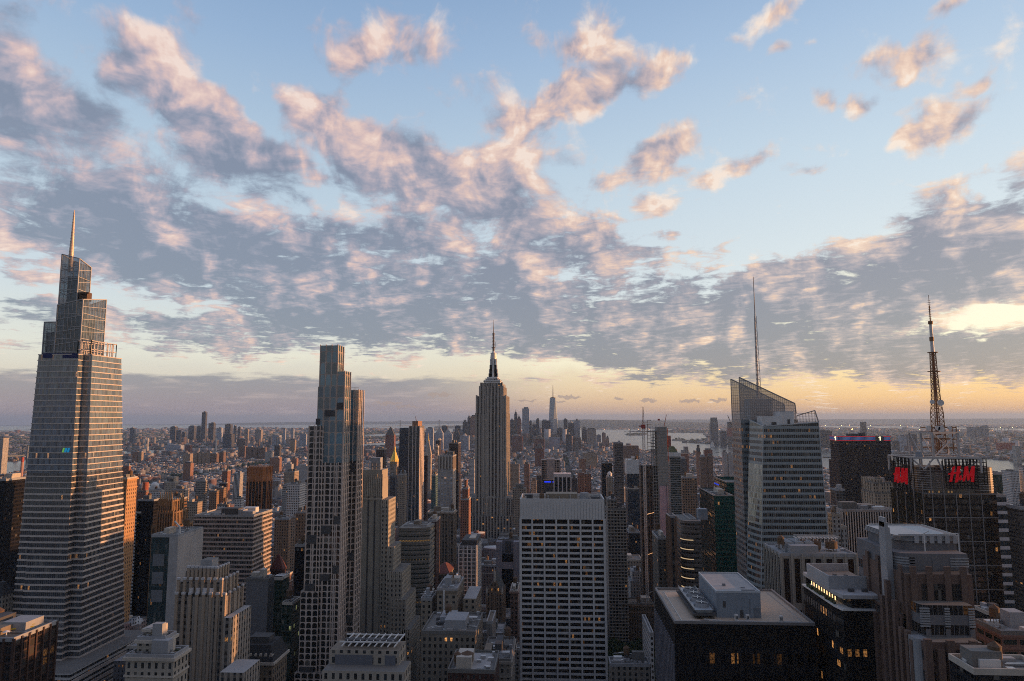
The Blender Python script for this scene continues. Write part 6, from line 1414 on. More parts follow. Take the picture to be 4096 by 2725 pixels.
def setback_stone():
    y = 400; root = thing('art_deco_tower', 'pale stone art deco tower with scalloped crown and pale caps, lower left', 'building', (-170.92, y, 0))
    st = facade('deco_stone', (.34,.30,.26), fh=3.7, bw=3.4, wf=.42, hf=.56, lit=.03, spand=(.17,.15,.135), blind=.35); pl = wallof('tan', 1.05); cap = plain('pale_cap', (.50,.50,.52))
    def X(u, v, yy): return 0
    B_ = [('lower_tier', -185.70, -157.74, 402, 424, 153.07), ('middle_tier', -186.03, -160.89, 404, 423, 160.74), ('upper_tier', -181.95, -165.37, 407, 420, 166.60), ('penthouse', -176.36, -169.59, 409, 417, 172.07)]
    for nm, a, c, d, e, z in B_:
        b = MB(); b.box(a, c, d, e, 0 if nm != 'penthouse' else z-9, z, 0, 1, 3.4); b.build(nm, [st if nm != 'penthouse' else M_MECH, R_GREY], root)
        n = 7 if nm != 'penthouse' else 1
        if nm == 'penthouse': continue
        p = MB(); q = MB()
        for i in range(n+1):
            xx = a+(c-a)*i/n; p.box(xx-.75, xx+.75, d-.9, d, z-(55 if nm == 'lower_tier' else 14), z+1.4); q.box(xx-.95, xx+.95, d-1.1, d+.3, z+1.4, z+2.6)
        for i in range(5):
            yy = d+(e-d)*i/4; p.box(c, c+.8, yy-.6, yy+.6, z-14, z+1.2); q.box(c-.2, c+1.0, yy-.8, yy+.8, z+1.2, z+2.2)
        p.build('piers', pl, root); q.build('pale_caps', cap, root)
    a, c = B_[1][1], B_[1][2]; b = MB()
    for i in range(4): b.cyl(a+8+(c-a-12)*i/3.3, 403.2, 1.3, B_[1][5]-6, B_[1][5]-3, 8)
    b.build('medallions', cap, root)
    b = MB(); b.box(-155.93, -151.68, 398, 424, 0, 142.92, 0, 1, 3.4); b.box(-148.21, -135.00, 380, 400, 0, 120.32, 0, 1, 3.4); b.build('side_wing', [st, R_PALE], root)
    addfoot(B_[0][1], B_[0][2], 380, 424); PROTECT.append((B_[0][1], B_[0][2], 402, 60))
setback_stone()

def columned_black():
    y = 1280; x0, x1, z = 28.72, 59.47, 150.64
    root = thing('columned_office', 'small black building with white columns and roof band above the big striped slab', 'building', (x0, y, 0))
    b = MB(); b.box(x0, x1, y, y+30, 0, z, 0, 1, 6); b.build('tower_wall', [MATS['black2'], R_PALE], root)
    b = MB(); b.box(x0-.6, x1+.6, y-.6, y+30.6, z-5, z+1, bottom=True)
    for i in range(5): xx = x0+(x1-x0)*i/4; b.box(xx-1.0, xx+1.0, y-.8, y, 0, z-4)
    for i in range(4): yy = y+30*i/3; b.box(x0-.8, x0, yy-1, yy+1, 0, z-4)
    b.build('white_columns', plain('pinkish_white', (.58,.50,.48)), root); addfoot(x0, x1, y, y+30); PROTECT.append((x0, x1, y, 121.13))
    y = 1330; x0, x1 = 8.93, 40.12
    root = thing('grey_block_building', 'grey block with tall blank wall and two blue light lines above the striped slab', 'building', (x0, y, 0))
    b = MB(); b.box(x0, x1, y, y+30, 0, 136.80, 0, 1, 3); b.build('lower_block', [MATS['greyframe'], R_GREY], root)
    b = MB(); b.box(14.63, 30.43, 1345, 1370, 0, 174.02); b.build('blank_wall', wallof('greywall', 1.5), root)
    b = MB(); b.box(4.55, 41.27, 1350, 1372, 0, 172.90, 0, 1, 6); b.build('rear_block', [facade('rearblk', (.30,.28,.29), fh=4, bw=7, wf=.8, hf=.8, lit=0), R_PALE], root)
    b = MB(); zz = 132.76; b.box(10.53, 22.83, y-.5, y-.1, zz-1.0, zz+.6); b.box(26.11, 37.58, y-.5, y-.1, zz-1.0, zz+.6); b.build('blue_lines', emit('blue_line', (.02,.05,.95), 1.4), root)
    addfoot(x0, x1, y, 1372); PROTECT.append((x0, x1, y, 114.20))
columned_black()

# ------------------------------------------------------------ towers and blocks by survey rows: (name, label, category, style, boxes, lowest visible z, details)
for row in [
 ('office_tower', 'black glass slab at the left edge behind the tapering glass skyscraper', 'skyscraper', 'black', [(-512.7, -489.4, 640, 664.0, 196.2)], 98.4, {}),
 ('stone_building', 'low stone block with greenish hipped roof at the left edge below the black slab', 'building', 'stone_dim', [(-398.5, -386.1, 520, 532, 121.3)], 102.8, {'hip': 1}),
 ('brick_building', 'dark brown brick office block with solar panels and a dish on its roof', 'building', 'darkbrick', [(-256.7, -224.1, 330, 358.0, 150.9)], 131.9, {'pier': 5.0, 'kit': 'solar'}),
 ('stone_tower', 'slim sunlit orange stone tower right beside the tapering glass skyscraper', 'skyscraper', 'orangestone', [(-387.1, -379.8, 655, 671.1, 196.4)], 76.5, {'cornice': 1}),
 ('office_building', 'white banded office slab hidden between the orange stone tower and the black box', 'building', 'whiteband', [(-434.6, -428.1, 760, 790, 150.1)], 47.9, {}),
 ('office_tower', 'plain black box tower left of the gothic crown with spikes', 'skyscraper', 'black', [(-432.9, -414.4, 760, 772, 163.4)], 47.9, {}),
 ('office_building', 'dark brown slab with horizontal bands behind the gothic crown', 'building', 'brownband', [(-418.3, -404.4, 800, 812, 160.7)], 120.1, {}),
 ('glass_tower', 'teal glass tower with blank grey side wall and a crane arm on its roof', 'building', 'tealglass', [(-248.8, -229.9, 480, 513.6, 173.2)], 110.8, {'kit': 'bmu'}),
 ('classical_building', 'cream classical block with white cornice and set-back brick penthouse, bottom left of the centre', 'building', 'creamstone', [(-169.1, -146.2, 330, 342.9, 144.6), (-167.2, -153.6, 335, 344.6, 150.7), (-166.8, -164.0, 340, 348, 154.3)], 133.6, {'cornice': 1, 'kit': 'plants'}),
 ('office_building', 'broad brown-banded office slab whose west side glows orange, left of the arched tower', 'building', 'brownband2', [(-292.8, -238.5, 620, 660.4, 166.9)], 57.7, {'bands': 3.9, 'kit': 'big'}),
 ('blank_wall_building', 'grey windowless slab with green glass wing beside the broad banded office slab', 'building', 'greywall', [(-198.2, -181.7, 520, 532, 135.3)], 84.5, {}),
 ('glass_building', 'green glass wing stepping down beside the grey windowless slab', 'building', 'greenglassdark', [(-177.3, -171.4, 521, 534.7, 135.9), (-164.5, -157.5, 505, 520.5, 122.6)], 63.9, {'kit': 'few'}),
 ('mansard_building', 'palace-like block with black mansard roof and round dormers', 'building', 'palace', [(-166.5, -143.8, 440, 462.8, 105.3)], 93.6, {'mansard': 1}),
 ('office_tower', 'plain black slab just left of the arched-window tower', 'building', 'black', [(-192.4, -183.8, 600, 612, 145.2)], 93.8, {}),
 ('brick_building', 'old brick building with red pyramid roof beside the black slab', 'building', 'darkredbrick', [(-229.5, -218.6, 640, 648, 117.1)], 90.3, {'pyr': (129.6, 'redtile')}),
 ('apartment_building', 'brown brick apartment block with stepped top behind the red pyramid roof', 'building', 'tanbrick', [(-333.6, -314.6, 900, 908, 123.5)], 49.6, {}),
 ('apartment_building', 'tall tan brick apartment block touching the left edge of the arched-window tower', 'building', 'tanbrick', [(-268.0, -255.2, 800, 808.6, 145.7)], 87.3, {}),
 ('apartment_building', 'dim tan stone apartment building between two brown brick blocks left of the arched tower', 'building', 'tan', [(-334.1, -322.5, 950, 959.8, 119.1)], 55.5, {}),
 ('office_building', 'white concrete grid office tower left of the arched-window tower', 'building', 'whitegrid', [(-357.6, -338.9, 1000, 1023.0, 158.2)], 69.2, {'kit': 'few'}),
 ('office_building', 'pale horizontally striped block directly behind the white concrete grid tower', 'building', 'whiteband', [(-464.2, -428.6, 1250, 1290, 132.4)], 106.7, {}),
 ('office_tower', 'brown tower turned orange by the sun with flared crown and vertical ribs', 'skyscraper', 'brownrib', [], 0, {'custom': 1}),
 ('stone_building', 'tan stepped stone building with white top right of the ribbed brown tower', 'building', 'tan', [(-660.1, -632.8, 1750, 1780.3, 117.0)], 85.3, {}),
 ('office_building', 'white ribbed hospital block left of the ribbed brown tower', 'building', 'whiterib', [(-768.5, -752.3, 1700, 1718.0, 115.3)], 93.9, {}),
 ('apartment_building', 'orange-edged brick apartment tower left of the white ribbed block', 'building', 'redbrick', [(-895.7, -880.8, 1900, 1918.3, 107.1)], 76.0, {}),
 ('apartment_building', 'brick twin-wing apartment tower with sunlit west wall, left of the ribbed brown tower, front wing', 'building', 'tanbrick', [(-549.5, -536.7, 1150, 1160.7, 131.6), (-541.2, -529.8, 1160, 1169.4, 135.7)], 100.2, {}),
 ('apartment_building', 'curved-balcony concrete apartment tower far left of the ribbed brown tower', 'building', 'bands', [(-679.5, -659.1, 1350, 1358.7, 130.3)], 102.4, {}),
 ('apartment_building', 'tall beige stepped apartment tower above the gothic crown', 'building', 'beige', [(-743.4, -722.0, 1350, 1362.8, 127.5), (-737.0, -727.2, 1355, 1363, 137.3)], 93.7, {}),
 ('apartment_building', 'white gridded building with round white dome on its roof', 'building', 'whitegrid', [(-656.8, -632.5, 1150, 1159.2, 131.9)], 110.3, {'dome': (-653.2, 142.5)}),
 ('apartment_building', 'brown brick building with cylindrical red tank tower beside the white domed building', 'building', 'redbrick', [(-644.1, -629.6, 1100, 1108, 136.5)], 109.7, {'rtank': 1}),
 ('apartment_building', 'beige apartment slab with sunlit end above the gothic crown on its right', 'building', 'beige', [(-613.7, -591.0, 1150, 1162.6, 134.3)], 110.5, {}),
 ('apartment_building', 'grey-tan apartment slab full of pale windows right of the gothic crown', 'building', 'tan', [(-510.4, -490.1, 1000, 1013.9, 131.5)], 80.1, {}),
 ('stepped_building', 'white stepped building with fin wall above the broad banded slab', 'building', 'whitestone', [(-418.2, -393.1, 900, 916.2, 131.3), (-413.6, -400.6, 905, 913, 140.1)], 128.4, {}),
 ('apartment_building', 'narrow white apartment tower left of the ribbed brown tower base', 'building', 'whitegrid', [(-435.0, -424.7, 1000, 1008.5, 137.4)], 111.4, {}),
 ('office_building', 'low dark brown building crowded between the white stepped block and the ribbed tower', 'building', 'darkbrick', [(-656.2, -642.5, 1400, 1408, 121.4)], 88.2, {}),
 ('apartment_building', 'small sunlit brick tower just right of the tapering skyscraper', 'building', 'redbrick', [(-972.7, -953.5, 1600, 1608, 123.8)], 108.6, {}),
 ('apartment_building', 'brown brick twin apartment tower touching the right edge of the tapering skyscraper', 'building', 'redbrick', [(-1193.7, -1167.0, 1900, 1910.1, 120.8)], 99.1, {}),
 ('apartment_building', 'slender pale ribbed tower at the very left edge by the river', 'skyscraper', 'whiterib', [(-1896.5, -1877.5, 2300, 2325, 183.9)], 102.1, {}),
 ('apartment_building', 'sunlit orange brick housing block at the left edge in front of the river', 'building', 'redbrick', [(-1559.3, -1528.1, 1900, 1911.1, 94.5)], 79.9, {}),
 ('office_building', 'pale stone block with open cooling-tower roof at the foot of the arched-window tower', 'building', 'creamstone', [(-73.0, -41.0, 330, 344, 149.2), (-73.6, -36.9, 322, 336, 143.0)], 135.5, {'kit': 'cooling'}),
 ('glass_tower', 'slender dark glass tower with bright stone fins right of the gold pyramid', 'skyscraper', 'finglass', [(-285.5, -262.5, 1500, 1555.6, 234.4)], 50.8, {'fins': 1}),
 ('office_tower', 'dark brown glass slab immediately right of the gold pyramid', 'skyscraper', 'browngl', [(-357.6, -330.7, 1720, 1760, 177.7)], 52.2, {}),
 ('office_tower', 'black-brown tower with lit rim left of the gold pyramid', 'skyscraper', 'browngl', [(-414.7, -393.8, 1720, 1742.5, 175.5)], 126.3, {}),
 ('apartment_tower', 'blue-black slim glass tower directly below the gold pyramid', 'building', 'bluedark', [(-278.9, -268.6, 1300, 1320, 145.0)], 62.1, {}),
 ('stone_building', 'tan pre-war apartment block right below the dark brown slab', 'building', 'tan', [(-251.1, -239.2, 1250, 1268.5, 151.5)], 84.8, {}),
 ('brick_tower', 'narrow dark red tower behind the slender glass tower with stone fins', 'building', 'darkredbrick', [(-232.4, -227.5, 1400, 1412.0, 178.2)], 73.2, {}),
 ('office_building', 'white banded mid-rise left of the black tower with golden rim', 'building', 'whiteband', [(-332.7, -323.6, 2100, 2125, 167.3)], 137.2, {}),
 ('apartment_tower', 'slim black tower with orange reflections left of the tall stone skyscraper', 'building', 'browngl', [(-364.7, -351.6, 2300, 2335.6, 179.0)], 111.8, {}),
 ('apartment_tower', 'tan masonry tower with white punched windows and ribbed mechanical crown', 'skyscraper', 'whitewin', [(-142.4, -119.7, 1030, 1061.9, 197.2)], 109.0, {'crown': 1}),
 ('apartment_tower', 'black bronze tower with glowing rim between the tan tower and the tall stone skyscraper', 'skyscraper', 'browngl', [(-189.7, -170.5, 1450, 1490.6, 200.6)], 84.6, {}),
 ('glass_building', 'pale teal glass block left of the tan tower with white windows', 'building', 'tealglass2', [(-173.2, -166.7, 1150, 1180, 159.3)], 84.9, {}),
 ('stepped_building', 'sunlit brick ziggurat tower at the left foot of the tall stone skyscraper', 'building', 'redbrick', [(-104.2, -92.4, 1000, 1025.8, 137.8), (-102.4, -94.2, 1004, 1024.5, 152.6), (-99.8, -96.7, 1008, 1023.1, 164.5)], 89.4, {}),
 ('apartment_building', 'white building with black top left of the tall stone skyscraper', 'building', 'whitegrid', [(-202.9, -188.4, 1900, 1930, 139.2)], 101.7, {}),
 ('office_tower', 'dark maroon slab joined to the curved office building', 'building', 'darkredbrick', [(-86.9, -79.3, 650, 672.0, 159.6)], 85.8, {}),
 ('office_tower', 'stone tower with deep vertical piers behind the dark maroon slab', 'building', 'brownstone', [(-107.6, -79.2, 760, 780.0, 152.1)], 92.8, {'pier': 4.5, 'cornice': 1}),
 ('apartment_tower', 'white gridded tower with black penthouse between the curved office and the black framed tower', 'building', 'whiteframe', [(-65.0, -47.8, 700, 744.7, 127.3)], 79.2, {'pier': 4.6, 'pent': (-62.9, -47.6, 132.9)}),
 ('stone_building', 'brick building with dark red pyramid roof left of the white gridded tower', 'building', 'brownstone', [(-83.4, -69.9, 670, 705, 108.3)], 76.7, {'pyr': (114.7, 'redtile')}),
 ('gothic_building', 'narrow gothic building with steep gabled roof in front of the black framed tower', 'building', 'gothic', [(-27.3, -14.5, 600, 630.4, 107.4)], 75.2, {'gable': 121.7, 'pier': 3.5}),
 ('ornate_building', 'ornate narrow building with arched loggia beside the big white striped slab', 'building', 'ornate', [(-10.2, -3.6, 640, 670, 99.9)], 63.5, {'cornice': 1}),
 ('stone_building', 'tan stone block with blank wall and white drain pipe, left of the striped slab', 'building', 'tanblock', [(-63.8, -56.1, 500, 521.0, 128.2), (-51.9, -38.0, 496, 531, 135.8), (-34.0, -25.2, 500, 535, 129.2)], 110.6, {'kit': 'clutter', 'blank': 1}),
 ('office_building', 'tan loft building with a row of orange lit windows and cluttered roof', 'building', 'litloft', [(-49.7, -17.5, 430, 470, 127.2)], 99.6, {'kit': 'clutter'}),
 ('office_building', 'low grey building with white cornice left of the big striped slab foot', 'building', 'stone_dim', [(-12.5, 3.9, 420, 460, 115.3)], 104.0, {'kit': 'clutter', 'cornice': 1}),
 ('brick_building', 'red brick block with pale terrace and round water tank at the bottom centre', 'building', 'darkredbrick', [(-26.3, -2.0, 380, 410, 123.2)], 118.2, {'kit': 'watertank'}),
 ('stone_building', 'plain tan blank-walled block between the loft building and the big striped slab', 'building', 'greywall2', [(-14.9, -11.1, 470, 495, 121.7)], 103.9, {}),
 ('apartment_tower', 'concrete grid tower with planted terrace right of the big white striped slab', 'building', 'whitewin2', [(87.5, 107.5, 780, 810, 154.2), (88.0, 98.2, 785, 815, 162.9)], 76.9, {'bands': 3.4}),
 ('office_tower', 'dark grey tower with thin bands in the middle distance right of the big striped slab', 'skyscraper', 'greyband', [(153.4, 171.4, 1450, 1480, 200.6)], 77.6, {}),
 ('glass_tower', 'dark blue glass tower with white cap left of the construction crane', 'skyscraper', 'bluedark', [(140.6, 161.9, 1080, 1110, 145.8), (140.7, 158.8, 1085, 1115, 187.9)], 71.6, {'cap': 1}),
 ('office_tower', 'black glass tower left of the banded grey tower', 'building', 'black2', [(130.6, 152.5, 1500, 1530, 156.6)], 80.3, {}),
 ('stone_tower', 'pale stone apartment tower with small dome left of the dark blue glass tower', 'building', 'tan', [(122.3, 133.0, 1250, 1270, 148.8)], 105.8, {'tankdome': 1}),
 ('brick_building', 'long brown brick telephone building before the river', 'building', 'brown', [(314.7, 377.6, 2900, 2950, 135.9)], 79.1, {}),
 ('apartment_tower', 'balcony-striped glass apartment tower behind the raw concrete tower', 'skyscraper', 'balcony', [(189.2, 203.4, 980, 1010, 200.4)], 94.9, {'bands': 3.1, 'capw': 1}),
 ('office_building', 'brown masonry loft tower with wide grid right of the balcony tower', 'building', 'brownloft', [(235.6, 259.1, 1150, 1177.6, 156.3)], 115.0, {}),
 ('apartment_building', 'red brick block on the river bank right of the raw concrete tower', 'building', 'redbrick', [(490.6, 523.1, 2600, 2640, 119.7)], 94.4, {}),
 ('brick_building', 'plain grey block topping the red brick riverside block', 'building', 'greywall2', [(528.8, 541.3, 2700, 2730, 140.8)], 112.9, {}),
 ('brick_tower', 'brown ribbed tower with notched white ledge between the dim stone block and the round-cornered office', 'building', 'brownstone2', [(125.0, 130.2, 600, 615.0, 171.5)], 115.4, {'pier': 4}),
 ('stone_building', 'dim stone block with scattered amber windows left of the brown ribbed tower', 'building', 'dimlit', [(117.9, 125.3, 620, 655, 150.4)], 110.6, {}),
 ('stone_building', 'stone office block with an amber lit row right of the big striped slab', 'building', 'stone_dim', [(88.8, 104.3, 800, 830, 63.1)], 21.3, {'cornice': 1}),
 ('stone_building', 'cream ornate block with stepped roofs behind the amber lit row', 'building', 'creamdim', [(110.5, 135.8, 880, 910, 79.9)], 33.5, {}),
 ('stone_building', 'pale apartment building with terraces and a tall flue pipe above the park', 'building', 'whitestone2', [(116.9, 137.8, 840, 865, 63.5), (119.7, 131.2, 845, 870, 73.2)], 34.1, {'pipe': (127.6, 79.4)}),
 ('classical_building', 'low red-brown classical house with a glowing loggia facing the park', 'building', 'gothic', [(106.9, 136.6, 795, 820, 49.9)], 23.1, {'cornice': 1}),
 ('office_building', 'small black curved glass building above the cream ornate block', 'building', 'black2', [(128.6, 143.4, 960, 990, 100.1)], 63.8, {}),
 ('office_building', 'low pale roof block with white machinery beside the park at the bottom', 'building', 'stone_dim', [(64.3, 89.4, 470, 483, 97.0)], 87.3, {'kit': 'clutter'}),
 ('office_building', 'narrow white-edged building left of the black slab with gravel roof', 'building', 'whitegrid', [(89.9, 92.1, 470, 510, 116.4)], 87.8, {}),
 ('office_building', 'beige columned office block with two water tanks on its roof', 'building', 'columned', [(161.4, 204.1, 430, 461.7, 174.1)], 103.7, {'pier': 6.2, 'kit': 'tanks'}),
 ('office_tower', 'white office slab ribbed with thin vertical lines behind the stepped granite tower', 'skyscraper', 'stripes', [(273.6, 317.6, 620, 646.3, 174.8)], 119.6, {'kit': 'big'}),
 ('stone_tower', 'tan stepped art deco tower in front of the black slab with the lit number one', 'skyscraper', 'decotan', [(379.5, 399.6, 800, 818.0, 181.3), (378.5, 399.3, 795, 825, 171.1), (383.5, 392.0, 805, 835, 185.6)], 154.1, {'pier': 6}),
 ('stone_building', 'pale stepped stone building between the crystal tower and the ribbed white slab', 'building', 'whitestone2', [(241.7, 248.2, 560, 568, 178.9), (247.7, 252.5, 560, 585, 169.8)], 155.2, {}),
 ('office_building', 'grey framed black glass building at the foot of the number one slab', 'building', 'greyframe', [(379.4, 389.8, 900, 918.0, 163.4)], 142.2, {}),
 ('glass_tower', 'dark green glass tower right of the signed antenna tower', 'skyscraper', 'greenglassdark', [(395.2, 406.1, 620, 650, 206.2)], 186.4, {}),
 ('office_tower', 'white banded tower with blue glass right of the signed antenna tower', 'skyscraper', 'whiteband3', [(360.6, 371.0, 560, 590, 194.1)], 102.8, {}),
 ('office_tower', 'dark grey tower with blank slanted top at the right edge', 'skyscraper', 'greylouvre', [(328.8, 343.4, 480, 492, 195.2)], 124.9, {}),
 ('office_building', 'brown and white striped block with flat pale roof at the right edge', 'building', 'stripes2', [(221.9, 242.6, 330, 348.0, 161.0)], 141.2, {'bands': 5, 'kit': 'few'}),
 ('office_building', 'dark roof with white parapet and green planting in the bottom right corner', 'building', 'black2', [(164.6, 188.6, 250, 264, 172.2)], 169.2, {'kit': 'few'}),
 ('office_building', 'low dark glass block with machinery right of the stepped granite tower', 'building', 'black2', [(268.9, 279.0, 420, 432, 145.5)], 138.8, {'kit': 'few'}),
 ('apartment_tower', 'white gridded rounded tower at the right edge before the river', 'skyscraper', 'whitegrid', [(965.5, 981.7, 1500, 1530, 140.5), (990.1, 1003.8, 1500, 1512, 149.3)], 93.1, {}),
 ('apartment_tower', 'white ribbed high-rise across the river at the right edge', 'skyscraper', 'whiterib', [(2508.3, 2534.2, 3900, 3930.0, 95.3)], 16.8, {}),
 ('warehouse', 'long red building across the river near the right edge', 'building', 'redflat', [(3238.4, 3333.7, 5200, 5260, 63.8)], 32.9, {}),
 ('apartment_tower', 'lone grey high-rise standing across the river above the black slab with the number one', 'skyscraper', 'darkfar', [(3005.8, 3050.1, 6900, 6940, 201.6)], 68.1, {}),
 ('office_tower', 'tall hazy tower with chamfered top across the water left of the crystal tower', 'skyscraper', 'bluefar', [], 0, {'jc': 1}),
 ('tower_under_construction', 'half-built tower with red top floors across the water beside the tall hazy tower', 'skyscraper', 'darkfar', [(1557.1, 1618.7, 6200, 6240, 155.9), (1559.3, 1621.0, 6201, 6241, 209.1)], 76.4, {'redtop': 1}),
 ('apartment_block', 'hazy slab beside the half-built tower across the water', 'building', 'bluefar', [(1511.4, 1567.0, 6300, 6340, 127.4)], 42.8, {}),
]:
    name, lab, cat, st, boxes, zb, op = row
    if not boxes: continue
    simple(name, lab, cat, st, boxes, zb, op)

